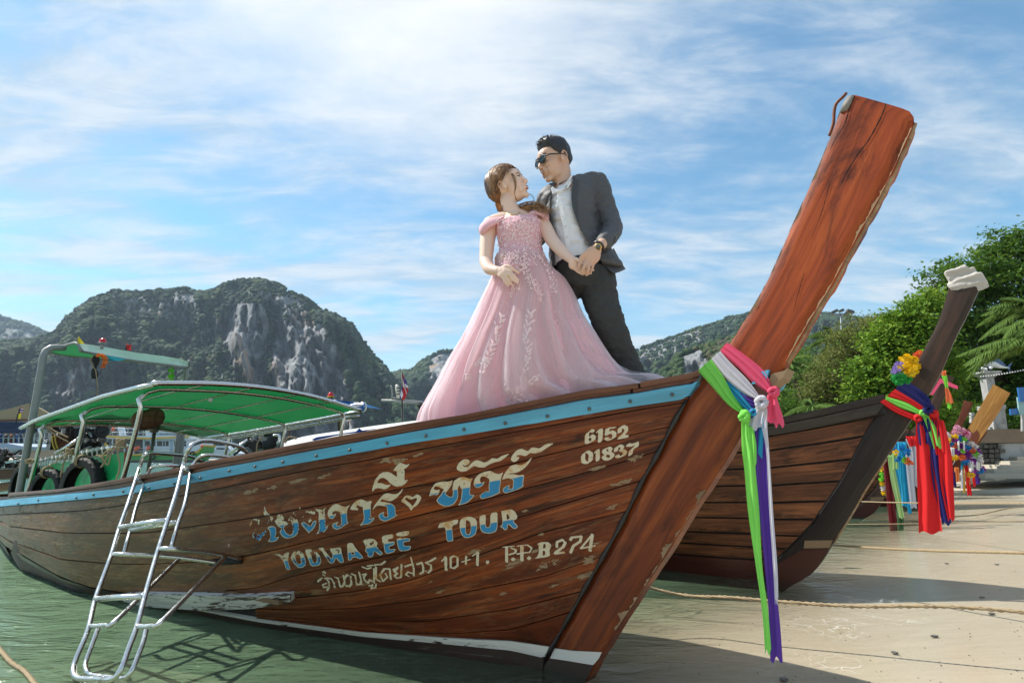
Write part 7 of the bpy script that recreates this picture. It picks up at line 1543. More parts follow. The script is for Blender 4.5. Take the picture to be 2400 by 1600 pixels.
# gown
M_LACE = cloth('pink_lace_base', (.84, .50, .56), trans=.15, var=.12, bump=.9, sc=40); M_SATIN = cloth('pink_underskirt', (.94, .60, .67), trans=.35, var=.10, bump=.4, sc=6)
M_APPL = cloth('pale_pink_applique', (.92, .74, .77), trans=.2, var=.06)
def tulle_fn(dens, col):
    def fn(nt, b):
        lw = nt.new('ShaderNodeLayerWeight'); lw.inputs[0].default_value = .35; p = objco(nt); c = nt.mix(nt.noise(p, 5, 4), tuple(q * .92 for q in col), col); nt.put(b.inputs['Base Color'], c); b.inputs['Roughness'].default_value = .85; uvn = nt.noise(nt.scale(uvco(nt), (26, 2.2, 1)), 1, 6, .65, 1.2); bn = nt.bump(uvn, .9, .012); nt.put(b.inputs['Normal'], bn); nt.put(lw.inputs['Normal'], bn)
        tl = nt.new('ShaderNodeBsdfTranslucent'); nt.put(tl.inputs[0], c); m1 = nt.new('ShaderNodeMixShader'); m1.inputs[0].default_value = .5; nt.l.new(b.outputs[0], m1.inputs[1]); nt.l.new(tl.outputs[0], m1.inputs[2])
        tr = nt.new('ShaderNodeBsdfTransparent'); m2 = nt.new('ShaderNodeMixShader'); f = nt.rng(lw.outputs['Facing'], 0, 1, dens, min(1, dens + .55), False); nt.put(m2.inputs[0], f); nt.l.new(tr.outputs[0], m2.inputs[1]); nt.l.new(m1.outputs[0], m2.inputs[2]); nt.l.new(m2.outputs[0], nt.n['Material Output'].inputs[0])
    return fn
M_TUL = mat('pink_tulle', fn=tulle_fn(.30, (.97, .82, .86))); M_TUL2 = mat('white_pink_tulle', fn=tulle_fn(.15, (.98, .92, .94)))
mb = MB(); W = lambda x, y, d=0: P(x, y, YW + d)
rings(mb, [(W(1166, 524), W(1262, 509), .075, .07), (W(1161, 532), W(1271, 520), .108, .085), (W(1162, 545), W(1271, 535), .125, .085), (W(1166, 562), W(1270, 554), .118, .085), (W(1171, 580), W(1269, 575), .108, .085), (W(1168, 600), W(1275, 597), .115, .095), (W(1162, 622), W(1284, 618), .125, .105), (W(1157, 645), W(1296, 641), .135, .115)], 40)
o = remesh(mb.build('bodice', M_LACE, wom), .007, 4); wrinkle(o, .0018, 45, 4)
bod = o
def band(pts, rs, name='shoulder_band', m_=M_LACE, flat=.55): return MB().tube(smooth_line(pts, 24), [float(np.interp(i / 23, np.linspace(0, 1, len(rs)), rs)) for i in range(24)], 12, flat=flat).build(name, m_, wom)
band([W(1136, 548, .01), W(1133, 536, -.035), W(1143, 525, -.06), W(1162, 517, -.07), W(1180, 510, -.06)], [.030, .040, .038, .026, .014]); band([W(1133, 546, .05), W(1132, 536, .02), W(1140, 528, .06)], [.03, .045, .03])
band([W(1279, 517, .01), W(1279, 507, -.035), W(1272, 498, -.06), W(1258, 497, -.06), W(1242, 500, -.055)], [.026, .034, .032, .022, .012])
mb = MB()
for l in ([W(1124, 546, -.03), W(1138, 536, -.068), W(1155, 523, -.085), W(1172, 512, -.085), W(1184, 507, -.07)], [W(1165, 522, -.09), W(1190, 511, -.09), W(1215, 507, -.095), W(1240, 501, -.09), W(1262, 496, -.07), W(1282, 515, -.03)]):
    for p in smooth_line(l, 40): mb.ell(p, .0036, 7, 5)
mb.build('pearl_trim', M_PEARL, wom, kind='stuff')
# skirts
LEFT = [(1163, 600), (1160, 622), (1158, 643), (1140, 690), (1112, 763), (1077, 823), (1050, 886), (1016, 948), (1002, 985), (996, 1075)]
RIGHT = [(1275, 597), (1281, 615), (1294, 632), (1316, 650), (1338, 692), (1356, 736), (1384, 774), (1423, 837), (1463, 892), (1480, 960)]
def skirt(Lp, Rp, nr, nc, depf, depb, folds, amp0, amp1, seed, m_, name, grow=0.0, t0=0.0, hem=.0):
    ll = smooth_line([Vector((x, y, 0)) for x, y in Lp], nr); rl_ = smooth_line([Vector((x, y, 0)) for x, y in Rp], nr); rows = []; rr = random.Random(seed)
    ph = [(k, rr.uniform(0, 6.28), rr.uniform(.5, 1)) for k in folds]
    for i in range(nr):
        t = i / (nr - 1); L = P(ll[i].x, ll[i].y, lerp(YW, YW + .42, t ** 1.2)); Rr = P(rl_[i].x, rl_[i].y, lerp(YW, YW - .12, t)); zz = lerp(L.z, Rr.z, .5); c = (L + Rr) / 2; ax = (Rr - L) / 2; yv = Vector((-ax.y, ax.x, 0)).normalized(); yv = yv if yv.y > 0 else -yv
        amp = lerp(amp0, amp1, t ** 1.1); row = []
        for j in range(nc):
            a = 2 * math.pi * j / nc; ca, sa = math.cos(a), math.sin(a); d = lerp(depb[0], depb[1], t) if sa > 0 else lerp(depf[0], depf[1], min(1, t * 1.1))
            s_ = sum(w_ * math.sin(k * a + p_ + 1.1 * math.sin(t * 2.6 + k * 1.7) + .5 * math.sin(t * 7 + k)) for k, p_, w_ in ph) / sum(w_ for _, _, w_ in ph) * 1.6; s_ = (abs(s_) ** .8) * (1 if s_ > 0 else -1)
            r_ = 1 + 0 * s_; p = c + ax * ca * (1 + grow * t) + yv * (d * sa); rad = (ax.normalized() * ca + yv * sa).normalized(); edge = abs(ca) ** 6
            p = p + rad * amp * s_ * (1 - .75 * edge) + rad * .006 * t * mnoise.noise(Vector((a * 9, t * 6, seed)))
            if hem and t > .86: p += rad * hem * (t - .86) / .14 * (1 + .5 * math.sin(7 * a + seed)) + UP * (.012 * math.sin(13 * a + seed))
            row.append(p)
        rows.append(row)
    for row in rows:
        for k, p in enumerate(row):
            a_, v_, z_ = MAIN.loc(p)
            if z_ < MAIN.ztop(a_) + .02:
                lim = max(.02, MAIN.bt(max(a_, MAIN.s_top)) - .045); v2 = max(-lim, min(lim, v_)); p = MAIN.at(max(a_, -.55), v2, max(z_, 1.07)); row[k] = p
    o_ = MB().grid(rows, closed_u=True).build(name, m_, wom); return o_, rows
und, ur = skirt(LEFT, RIGHT, 60, 220, (.12, .17), (.10, .30), (4, 7, 11, 17), .004, .042, 3, M_SATIN, 'underskirt')
ov, orow = skirt([(x - 1, y - 1) for x, y in LEFT], [(x + 2, y) for x, y in RIGHT], 60, 240, (.128, .185), (.106, .32), (5, 8, 13, 21), .004, .050, 8, M_TUL, 'tulle_layer', grow=.02)
OL = [(1163, 610), (1156, 643), (1132, 700), (1098, 775), (1062, 840), (1035, 893), (1006, 950), (995, 984), (990, 1075)]
OR = [(1277, 602), (1300, 632), (1326, 655), (1348, 694), (1366, 738), (1390, 778), (1428, 838), (1466, 874), (1520, 876), (1562, 888)]
ov2, o2r = skirt(OL, OR, 60, 240, (.135, .20), (.11, .33), (4, 7, 12, 23), .004, .055, 15, M_TUL2, 'tulle_veil_layer', grow=.01)
rr = random.Random(23)
for k in range(22):
    j0 = rr.uniform(118, 242); dr = rr.uniform(-9, 9); w0 = rr.uniform(1.5, 3.5); w1 = rr.uniform(4, 9); i0 = rr.randint(3, 16); rows = []; amp = rr.uniform(.012, .03)
    for i in range(i0, 60):
        t = (i - i0) / (59 - i0); jc = j0 + dr * t + 1.6 * math.sin(t * 6 + k); w_ = lerp(w0, w1, t) * math.sin(min(1, t * 4 + .15) * math.pi / 2); row = []
        for m in range(9):
            u = m / 4 - 1; jj = (jc + u * w_) % 240; a_ = o2r[i][int(jj)]; b_ = o2r[i][(int(jj) + 1) % 240]; p = a_.lerp(b_, jj % 1); cen = (o2r[i][0] + o2r[i][120]) / 2; rad = (p - cen); rad.z = 0; rad.normalize(); row.append(p + rad * (.004 + amp * t * (1 - u * u)))
        rows.append(row)
    MB().grid(rows).build('tulle_fold', M_TUL if k % 2 else M_TUL2, wom)
# the veil's train runs out along the deck edge to the right
for k, (tp, bt2, dy, sd_) in enumerate([([(1366, 752), (1392, 795), (1430, 840), (1470, 864), (1510, 873), (1545, 876), (1562, 888)], [(1372, 930), (1402, 925), (1436, 918), (1470, 910), (1510, 900), (1545, 893), (1563, 890)], -.17, 1), ([(1380, 800), (1410, 838), (1448, 868), (1490, 882), (1530, 884), (1550, 890)], [(1380, 930), (1410, 925), (1448, 915), (1490, 906), (1530, 897), (1552, 893)], -.21, 5), ([(1350, 730), (1385, 780), (1410, 820), (1440, 850), (1475, 880), (1500, 895)], [(1330, 935), (1370, 930), (1400, 925), (1440, 915), (1475, 908), (1502, 900)], -.13, 9)]):
    n_ = 50; T_ = smooth_line([Vector((*q, 0)) for q in tp], n_); B_ = smooth_line([Vector((*q, 0)) for q in bt2], n_); rows = []
    for j in range(17):
        v = j / 16; row = []
        for i in range(n_):
            x, y = lerp(T_[i].x, B_[i].x, v), lerp(T_[i].y, B_[i].y, v); fo = .020 * math.sin(v * 9 + i * .11 + sd_) * (1 - .5 * i / n_) + .012 * math.sin(v * 21 - i * .22 + sd_) + .012 * mnoise.noise(Vector((i * .12, v * 4, sd_)))
            row.append(P(x, y, YW + dy + .10 * (1 - v) + fo))
        rows.append(row)
    MB().grid(rows).build('tulle_train', (M_TUL2, M_TUL2, M_TUL)[k], wom)
# appliques
T_b = BVHTree.FromPolygons([v.co.copy() for v in bod.data.vertices], [list(p.vertices) for p in bod.data.polygons])
vv = [p for r in o2r for p in r]; ncs = 240; T_s = BVHTree.FromPolygons(vv, [[i * ncs + j, i * ncs + (j + 1) % ncs, (i + 1) * ncs + (j + 1) % ncs, (i + 1) * ncs + j] for i in range(59) for j in range(ncs)])
def surf(x, y):
    r = ray(x, y); best = None
    for tr in (T_b, T_s):
        h, n_, i, d = tr.ray_cast(CAMP, r)
        if h is not None and (best is None or d < best[2]): best = (h, n_ if n_.dot(r) < 0 else -n_, d)
    return best
def leaf(mb, x, y, ang, l, w_, off=.007):
    b = surf(x, y)
    if not b: return
    h, n_, _ = b; rt = Vector((1, 0, 0)); rt = (rt - n_ * rt.dot(n_)).normalized(); up = n_.cross(rt) * -1; up = up if up.z > 0 else -up; f = rt * math.cos(ang) + up * math.sin(ang); s_ = n_.cross(f)
    q = h + n_ * off; mb.add([q, q + f * l * .35 + s_ * w_ + n_ * .002, q + f * l * .75 + s_ * w_ * .7 + n_ * .003, q + f * l + n_ * .001, q + f * l * .75 - s_ * w_ * .7 + n_ * .003, q + f * l * .35 - s_ * w_ + n_ * .002, q + f * l * .5 + n_ * .005], [[0, 1, 6], [1, 2, 6], [2, 3, 6], [3, 4, 6], [4, 5, 6], [5, 0, 6]])
rr = random.Random(9); mb = MB()
for k in range(640):      # bodice lace
    y = rr.uniform(508, 622); t = (y - 508) / 114; x = rr.uniform(lerp(1166, 1172, t), lerp(1268, 1272, t))
    if y > 585 and rr.random() < .45: continue
    leaf(mb, x, y, rr.uniform(0, 6.28), rr.uniform(.008, .018), rr.uniform(.0025, .0048), .004)
def vine(pts, n, l, spread, both=True, beads=False):
    c = smooth_line([Vector((x, y, 0)) for x, y in pts], n)
    for i, p in enumerate(c):
        t = (c[min(n - 1, i + 1)] - c[max(0, i - 1)]); base = math.atan2(t.y, -t.x) if False else math.atan2(-(-t.y), -t.x); base = math.atan2(t.y, -t.x)
        for sg in ((1, -1) if both else (1,)): leaf(mb, p.x + rr.gauss(0, spread), p.y + rr.gauss(0, spread), base + sg * rr.uniform(.4, .9), l * rr.uniform(.75, 1.2), l * rr.uniform(.16, .24))
for pts in ([(1195, 600), (1192, 625), (1200, 645)], [(1215, 600), (1225, 625), (1240, 650), (1256, 675), (1272, 700)], [(1232, 610), (1240, 640), (1250, 665), (1262, 690), (1268, 702)], [(1265, 600), (1283, 625), (1292, 660), (1300, 690)], [(1190, 650), (1205, 668), (1200, 688), (1196, 695)], [(1205, 595), (1215, 620), (1222, 640)]): vine(pts, 26, .016, 4.0)
for pts in ([(1176, 745), (1166, 770), (1162, 792), (1150, 820), (1140, 845), (1132, 870), (1122, 890), (1118, 918)], [(1243, 732), (1240, 760), (1233, 790), (1240, 815), (1238, 850), (1230, 875), (1226, 905), (1215, 935)]): vine(pts, 26, .030, 2.2)
for pts in ([(1226, 905), (1205, 925), (1190, 945)], [(1226, 905), (1245, 895), (1262, 880)], [(1215, 945), (1235, 935), (1250, 925)], [(1140, 845), (1120, 850), (1112, 860)], [(1122, 890), (1100, 885), (1090, 876)], [(1188, 908), (1195, 925), (1188, 945)]): vine(pts, 9, .026, 2)
for pts in ([(1309, 735), (1316, 780), (1326, 830), (1338, 870)],): vine(pts, 16, .018, 3)
mb.build('lace_applique', M_APPL, wom, smooth=False, kind='stuff')
# ================================================================== TREES, PROMENADE, FAR BOATS
def leaf_mat(name, a, b_, c_):
    def fn(nt, b):
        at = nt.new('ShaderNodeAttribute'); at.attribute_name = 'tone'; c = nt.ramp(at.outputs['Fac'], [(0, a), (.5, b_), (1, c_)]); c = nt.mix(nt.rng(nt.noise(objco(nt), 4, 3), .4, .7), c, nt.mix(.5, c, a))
        nt.put(b.inputs['Base Color'], c); b.inputs['Roughness'].default_value = .6; b.inputs['Specular IOR Level'].default_value = .15
        tl = nt.new('ShaderNodeBsdfTranslucent'); nt.put(tl.inputs[0], nt.mix(.5, c, (.16, .26, .02))); mx = nt.new('ShaderNodeMixShader'); mx.inputs[0].default_value = .32
        nt.l.new(b.outputs[0], mx.inputs[1]); nt.l.new(tl.outputs[0], mx.inputs[2]); nt.l.new(mx.outputs[0], nt.n['Material Output'].inputs[0])
    return mat(name, fn=fn)
L_DK = leaf_mat('dark_leaf', (.018, .055, .009), (.065, .15, .022), (.17, .28, .04)); L_BR = leaf_mat('bright_leaf', (.045, .11, .012), (.16, .29, .028), (.34, .46, .055)); L_OL = leaf_mat('olive_leaf', (.06, .08, .02), (.17, .18, .05), (.28, .26, .09))
M_BARK = mat('bark', fn=lambda nt, b: (nt.put(b.inputs['Base Color'], nt.mix(nt.noise(nt.scale(objco(nt), (8, 8, 2)), 1, 6, .7), (.05, .035, .025), (.17, .13, .10))), nt.put(b.inputs['Roughness'], .9)))
def crown(parent, blobs, n, size, m_, seed, flat=.5, clump=.22, shell=.62):
    rng = np.random.default_rng(seed); B_ = [(np.array(P(x, y, Y)), r) for x, y, Y, r in blobs]; w_ = np.array([r * r for _, r in B_]); w_ /= w_.sum()
    nc = max(60, n // 60); bi = rng.choice(len(B_), nc, p=w_); d = rng.normal(size=(nc, 3)); d /= np.linalg.norm(d, axis=1)[:, None]; rad = rng.uniform(shell, 1.05, nc) * (1 + .18 * rng.normal(size=nc))
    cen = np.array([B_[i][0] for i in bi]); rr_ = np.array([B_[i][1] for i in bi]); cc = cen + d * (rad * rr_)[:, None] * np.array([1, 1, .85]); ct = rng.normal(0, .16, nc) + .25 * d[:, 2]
    ci = rng.integers(0, nc, n); o = rng.normal(size=(n, 3)) * clump * np.array([1, 1, flat]) * rng.uniform(.5, 1.2, n)[:, None]; pos = cc[ci] + o
    nr = rng.normal(size=(n, 3)) * .55 + np.array([0, -.15, .8]); nr /= np.linalg.norm(nr, axis=1)[:, None]; t = np.cross(nr, rng.normal(size=(n, 3))); t /= np.linalg.norm(t, axis=1)[:, None]; b = np.cross(nr, t)
    s = size * rng.uniform(.6, 1.3, n)[:, None]; V = np.stack([pos - t * s, pos + b * s * .48 - nr * s * .1, pos + t * s, pos - b * s * .48 - nr * s * .1], 1).reshape(-1, 3)
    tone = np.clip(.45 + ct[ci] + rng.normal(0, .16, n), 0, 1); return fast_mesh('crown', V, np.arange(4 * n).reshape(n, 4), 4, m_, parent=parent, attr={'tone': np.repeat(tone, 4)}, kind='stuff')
def tree(name, blobs, n, size, m_, seed, label, base, **kw):
    bz = gz(base[0], base[1]); t = thing(name, (base[0], base[1], bz), label, 'tree'); b0 = Vector((base[0], base[1], bz - .2)); cs = [P(x, y, Y) for x, y, Y, r in blobs]; top = sum(cs, Vector()) / len(cs)
    rr = random.Random(seed); fork = b0.lerp(top, .45); MB().tube(smooth_line([b0, b0.lerp(fork, .5) + Vector((.1, 0, 0)), fork], 8), [.22, .2, .19, .18, .17, .16, .15, .14], 9).build('trunk', M_BARK, t)
    for c in cs: MB().tube(smooth_line([fork, fork.lerp(c, .5) + Vector((rr.uniform(-.2, .2), rr.uniform(-.2, .2), .15)), c], 8), [.09, .075, .065, .055, .045, .035, .025, .015], 6).build('limb', M_BARK, t)
    crown(t, blobs, n, size, m_, seed, **kw); return t
gp_ = lambda px, Y: (float((px - 1200) / 1350 * Y), Y)
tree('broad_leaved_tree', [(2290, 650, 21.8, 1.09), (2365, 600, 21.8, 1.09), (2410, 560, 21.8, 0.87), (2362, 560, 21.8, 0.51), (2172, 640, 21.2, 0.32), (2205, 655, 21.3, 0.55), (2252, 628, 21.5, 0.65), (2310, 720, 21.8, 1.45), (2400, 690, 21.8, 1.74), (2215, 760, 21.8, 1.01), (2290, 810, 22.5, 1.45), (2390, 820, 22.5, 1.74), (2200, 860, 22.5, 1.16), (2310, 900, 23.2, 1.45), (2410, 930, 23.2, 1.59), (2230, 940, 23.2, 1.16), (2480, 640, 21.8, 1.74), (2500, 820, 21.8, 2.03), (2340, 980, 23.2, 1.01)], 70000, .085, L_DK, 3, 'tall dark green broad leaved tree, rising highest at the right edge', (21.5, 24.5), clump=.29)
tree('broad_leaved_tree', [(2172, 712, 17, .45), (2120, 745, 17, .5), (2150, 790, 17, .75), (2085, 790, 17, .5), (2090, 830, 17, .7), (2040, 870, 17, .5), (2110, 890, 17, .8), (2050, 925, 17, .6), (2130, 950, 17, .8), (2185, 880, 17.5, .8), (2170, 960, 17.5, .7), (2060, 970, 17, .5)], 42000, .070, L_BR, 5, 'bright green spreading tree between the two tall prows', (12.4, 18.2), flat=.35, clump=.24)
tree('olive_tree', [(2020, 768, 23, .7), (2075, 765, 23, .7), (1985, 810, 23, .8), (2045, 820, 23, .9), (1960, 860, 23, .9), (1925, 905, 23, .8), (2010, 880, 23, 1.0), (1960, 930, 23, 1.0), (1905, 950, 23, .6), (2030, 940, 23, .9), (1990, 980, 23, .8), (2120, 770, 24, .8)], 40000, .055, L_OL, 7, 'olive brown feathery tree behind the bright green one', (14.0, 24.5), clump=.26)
for bl, lb, sd_, bs in [([(1838, 965, 21, .6), (1800, 985, 21, .55), (1860, 990, 21, .6)], 'dark bush low beside the tan block of the big prow', 11, (10.2, 21.2)), ([(1905, 985, 22, .6), (1945, 1000, 22, .5), (1880, 1005, 22, .5)], 'dark bush below the olive tree, above the black rail', 12, (11.9, 22.4)), ([(1770, 1010, 22, .6), (1740, 1020, 22, .5)], 'low bush hidden partly by the ribbon tails', 13, (9.3, 22.4)), ([(2225, 1000, 21, .8), (2270, 985, 21, .8), (2330, 985, 21.5, .8)], 'dark shrubs behind the small prows', 14, (15.5, 19.8))]:
    tree('bush', bl, 9000, .05, L_DK, sd_, lb, bs, clump=.2)
for bl, lb, sd_, bs in [([(1700 + i * 60, 995 - (i % 3) * 22, 55, 2.2) for i in range(8)], 'far line of dark trees behind the palms', 21, (28, 58)), ([(1880, 880, 48, 2.6), (1840, 930, 48, 2.4), (1910, 930, 48, 2.6)], 'mid distance tree mass behind the palms', 22, (24, 50))]:
    tree('far_tree', bl, 9000, .16, L_DK, sd_, lb, bs, clump=.6)
def palm(px, py, Y, L, nf, label, seed, base=None, r=.12, ll=.34, trunk=True, col=None, spread=(-3.1, 3.1)):
    c = P(px, py, Y); base = base or (c.x - .4, c.y); t = thing('palm_tree', (base[0], base[1], gz(*base)), label, 'palm tree', None); rr = random.Random(seed)
    if trunk: MB().tube(smooth_line([Vector((base[0], base[1], gz(*base) - .2)), Vector((base[0] + .25 * (c.x - base[0]), c.y, lerp(0, c.z, .5))), c], 14), [r * lerp(1.3, .8, i / 13) for i in range(14)], 9).build('trunk', M_BARK, t)
    for k in range(nf):
        az = lerp(*spread, (k + rr.uniform(0, .8)) / nf); el = rr.uniform(-.1, 1.15); d = Vector((math.cos(az) * math.cos(el), math.sin(az) * math.cos(el), math.sin(el))); l = L * rr.uniform(.8, 1.1); drop = rr.uniform(.55, 1.0)
        sp = [c + d * l * u - UP * l * drop * u * u * (.9 if el > .4 else .55) for u in np.linspace(0, 1, 13)]; mb = MB(); mb.tube(sp, [lerp(.022, .004, i / 12) * Y / 20 + .006 for i in range(13)], 5)
        fine = smooth_line(sp, 46)
        for i in range(3, 46):
            tg = (fine[min(45, i + 1)] - fine[i - 1]).normalized(); sdv = tg.cross(UP); sdv = sdv.normalized() if sdv.length > .05 else Vector((1, 0, 0))
            for sg in (1, -1):
                q = ll * L / 2 * math.sin(math.pi * (.12 + .86 * i / 46)) * rr.uniform(.85, 1.1); e = (sdv * sg * .62 + tg * .55 - UP * rr.uniform(.35, .75)).normalized(); w_ = tg * (.010 + L * .0075)
                m1 = fine[i] + e * q * .5; tip = fine[i] + e * q - UP * q * .2; mb.add([fine[i] - w_, fine[i] + w_, m1 + w_ * .9, tip, m1 - w_ * .9], [[0, 1, 2, 3, 4]])
        f_ = mb.build('frond', None, t, smooth=False); f_.data.materials.append(mat('palm_frond_' + (col or 'green'), ((.09, .15, .03) if not col else (.16, .15, .04)), .75, Specular_IOR_Level=.1)); 
    return t
palm(1958, 792, 32, 2.1, 20, 'coconut palm below the floodlights', 2, (17.8, 32)); palm(1893, 868, 26, 1.9, 16, 'drooping coconut palm just right of the big prow', 4, (13.2, 26)); palm(1846, 850, 27, 1.7, 14, 'leaning palm mostly behind the big prow', 6, (14.2, 27)); palm(1905, 955, 19, 1.1, 12, 'small young palm above the dark rail', 8, (10.5, 19), .06)
palm(2470, 790, 10, 1.5, 16, 'near palm reaching in from the right edge', 9, (10.6, 10.4), .12, spread=(1.5, 4.6)); palm(2440, 720, 11.5, 1.3, 8, 'palm fronds higher at the right edge, against the dark tree', 10, (11.6, 11.9), .12, spread=(2.0, 4.2))
# floodlight mast
def pp(par, name, pts, Y, dep, m_, off=(0, 0), **kw):
    q = [P(x + off[0], y + off[1], Y) for x, y in pts]; return MB().prism(q, Vector((0, dep, 0))).build(name, m_, par, smooth=False, recalc=True, **kw)
def rect(x0, y0, x1, y1): return [(x0, y0), (x1, y0), (x1, y1), (x0, y1)]
M_PALE = mat('pale_concrete', fn=lambda nt, b: (nt.put(b.inputs['Base Color'], nt.mix(nt.rng(nt.noise(nt.scale(objco(nt), (2, 2, .7)), 1.5, 6, .65), .4, .7), (.38, .38, .37), (.20, .20, .19))), nt.put(b.inputs['Roughness'], .85)))
M_GREYS = mat('grey_blue_steel', (.25, .30, .33), .5, .3)
t = thing('floodlight_mast', P(1974, 800, 60), 'tall mast with a ring of floodlights above the palm', 'light mast'); MB().tube([P(1976, 960, 60), P(1972, 738, 60)], .13, 8).build('mast', M_GREYS, t); MB().tube([P(1946, 736, 60), P(1992, 735, 60)], .08, 6).build('crossbar', M_GREYS, t)
for x, y in ((1951, 733), (1958, 729), (1972, 728), (1989, 729), (1996, 731), (1984, 737)): MB().box(P(x, y, 59.5), (.42, .4, .3), Matrix.Rotation(.4 * (1 if x > 1972 else -1), 4, 'Y')).build('floodlight', mat('lamp_housing', (.06, .07, .06), .5), t, smooth=False)
# column with the marlin
t = thing('column', P(2324, 1010, 19), 'pale concrete column carrying the marlin statue', 'column'); cb = P(2328, 1012, 19); ct_ = P(2318, 884, 19); cx_ = (cb.x + ct_.x) / 2
MB().box((cx_, 19, (cb.z + ct_.z) / 2), (.27, .27, ct_.z - cb.z)).build('shaft', M_PALE, t, smooth=False); MB().box((cx_, 19, cb.z - .2), (.42, .42, .9)).build('plinth', M_PALE, t, smooth=False)
MB().box((cx_, 19, ct_.z + .03), (.36, .36, .06)).box((cx_, 19, ct_.z + .09), (.48, .48, .07)).box((cx_, 19, ct_.z + .15), (.58, .58, .06)).build('capital', M_PALE, t, smooth=False)
mt = thing('marlin_statue', P(2320, 868, 18.9), 'blue and white marlin statue leaping on top of the column', 'statue'); MF = lambda x, y, d=0: P(x, y, 18.9 + d)
M_MB, M_MW = mat('marlin_blue', (.05, .09, .20), .25), mat('marlin_silver', (.55, .60, .62), .25)
MB().tube(smooth_line([MF(2283, 842), MF(2296, 846), MF(2308, 849), MF(2325, 852), MF(2342, 858), MF(2358, 861), MF(2366, 862)], 24), [.01] * 4 + [.03, .055, .085, .11, .125, .13, .13, .125, .12, .11, .10, .09, .075, .065, .055, .045, .035, .03, .025, .02], 10).build('marlin_body', M_MW, mt)
MB().tube(smooth_line([MF(2298, 842, -.02), MF(2315, 845, -.02), MF(2335, 851, -.02), MF(2355, 858, -.02)], 16), [.03, .07, .09, .10, .11, .11, .10, .10, .09, .08, .07, .06, .05, .04, .03, .02], 10).build('marlin_back', M_MB, mt)
for l in ([(2300, 843), (2306, 836), (2320, 834), (2345, 842), (2358, 856), (2330, 851)], [(2360, 861), (2372, 850), (2366, 862), (2370, 872)], [(2312, 855), (2322, 866), (2316, 856)]): pp(mt, 'fin', l, 18.88, .03, M_MB)
for x, y in ((2303, 863), (2310, 865), (2322, 861)): MB().ell(MF(x, y, -.1), .055, 12, 8).build('globe_lamp', mat('white_globe', (.8, .8, .8), .2), mt)
MB().tube(smooth_line([MF(2298, 868), MF(2294, 855), MF(2298, 843), MF(2310, 835)], 12), .03, 7).build('wave_base', M_MB, mt)
mb = MB(); [mb.ell(P(lerp(2299, 2410, u), 882 - 18 * u ** 1.4, lerp(18.8, 16, u)), .021, 8, 6) for u in np.linspace(0, 1, 19)]
t = mb.build('string_lights', mat('white_globe', (.8, .8, .8), .2)); tag(t, 'string of small white bulbs running right from the column', 'string lights', kind='stuff')
# promenade wall, steps, piers
pw = thing('promenade_wall', P(2345, 1060, 18.5), 'promenade wall with brown coping, rough stone at its left end', 'wall'); M_BRN = mat('brown_coping', fn=lambda nt, b: (nt.put(b.inputs['Base Color'], nt.mix(nt.noise(objco(nt), 3, 5), (.15, .10, .065), (.27, .20, .14))), nt.put(b.inputs['Roughness'], .9)))
pp(pw, 'coping', [(2290, 1022), (2312, 1006), (2520, 1003), (2520, 1034), (2312, 1038), (2291, 1038)], 18.5, 1.2, M_BRN); pp(pw, 'wall_face', [(2340, 1039), (2520, 1035), (2520, 1120), (2355, 1120)], 18.6, 1.0, M_PALE)
rr = random.Random(31)
for r_ in range(7):
    x = 2287 + rr.uniform(-3, 0)
    while x < 2345 - (0 if r_ < 4 else -8):
        w_ = rr.uniform(8, 15); y = 1040 + r_ * 11; pts = [(x + 1, y + rr.uniform(0, 2)), (x + w_ - 1, y + rr.uniform(0, 2)), (x + w_ - rr.uniform(0, 2), y + 10), (x + rr.uniform(0, 2), y + 10)]; pp(pw, 'stone', pts, 18.6 - rr.uniform(0, .12), .8, mat('dark_rubble', (.10, .09, .075), .95)); x += w_
st = thing('steps', P(2370, 1110, 17), 'pale stone steps leading from the sand up to the promenade', 'steps')
for i, (x0, y0) in enumerate([(2309, 1110), (2330, 1099), (2349, 1089), (2368, 1080), (2385, 1070)]): pp(st, 'step', [(x0, y0), (2520, y0 - 2), (2520, y0 + 12), (x0, y0 + 10)], 17.0 + i * .32, 2.2, mat('pale_step', (.42, .38, .31), .9))
t = thing('gate_pillar', P(2345, 1005, 19.5), 'wide pale pillar standing on the promenade right of the golden prow', 'pillar'); pp(t, 'pillar_body', [(2332, 965), (2355, 955), (2362, 1008), (2320, 1008)], 19.5, .5, M_PALE); pp(t, 'pillar_cap', rect(2328, 948, 2358, 958), 19.4, .7, M_PALE)
t = thing('signboard', P(2395, 970, 18), 'blue signboard with pale panels at the right edge', 'sign'); pp(t, 'sign_panel', [(2386, 908), (2412, 906), (2415, 940), (2391, 941)], 18, .05, mat('sign_blue', (.02, .13, .38), .4)); pp(t, 'sign_panel', [(2385, 930), (2415, 942), (2417, 972), (2390, 972)], 18.06, .05, mat('sign_pale', (.25, .42, .42), .5)); pp(t, 'sign_panel', [(2368, 958), (2390, 956), (2390, 971), (2369, 972)], 18.1, .05, mat('sign_blue', (.02, .13, .38), .4)); pp(t, 'sign_post', rect(2396, 970, 2400, 1010), 18.1, .06, M_PALE)
t = thing('lamp_bollard', P(2280, 985, 19), 'small white post behind the golden prow', 'post'); pp(t, 'post_shaft', rect(2277, 966, 2284, 990), 19, .1, M_PALE)
t = MB().prism([G(2018, 0 + 1334, .0) + Vector(q) for q in ((-.05, 0, .012), (.0, .025, .013), (.12, -.02, .012), (.05, -.04, .013))], Vector((0, 0, .003))).build('fallen_leaf', mat('fallen_green_leaf', (.10, .16, .02), .5), smooth=False); t.location = G(1988, 1334, 0) - G(2018, 1334, 0); t.scale = (1, 1, 1); tag(t, 'single long green leaf floating in the shallows', 'leaf')
rr = random.Random(77)
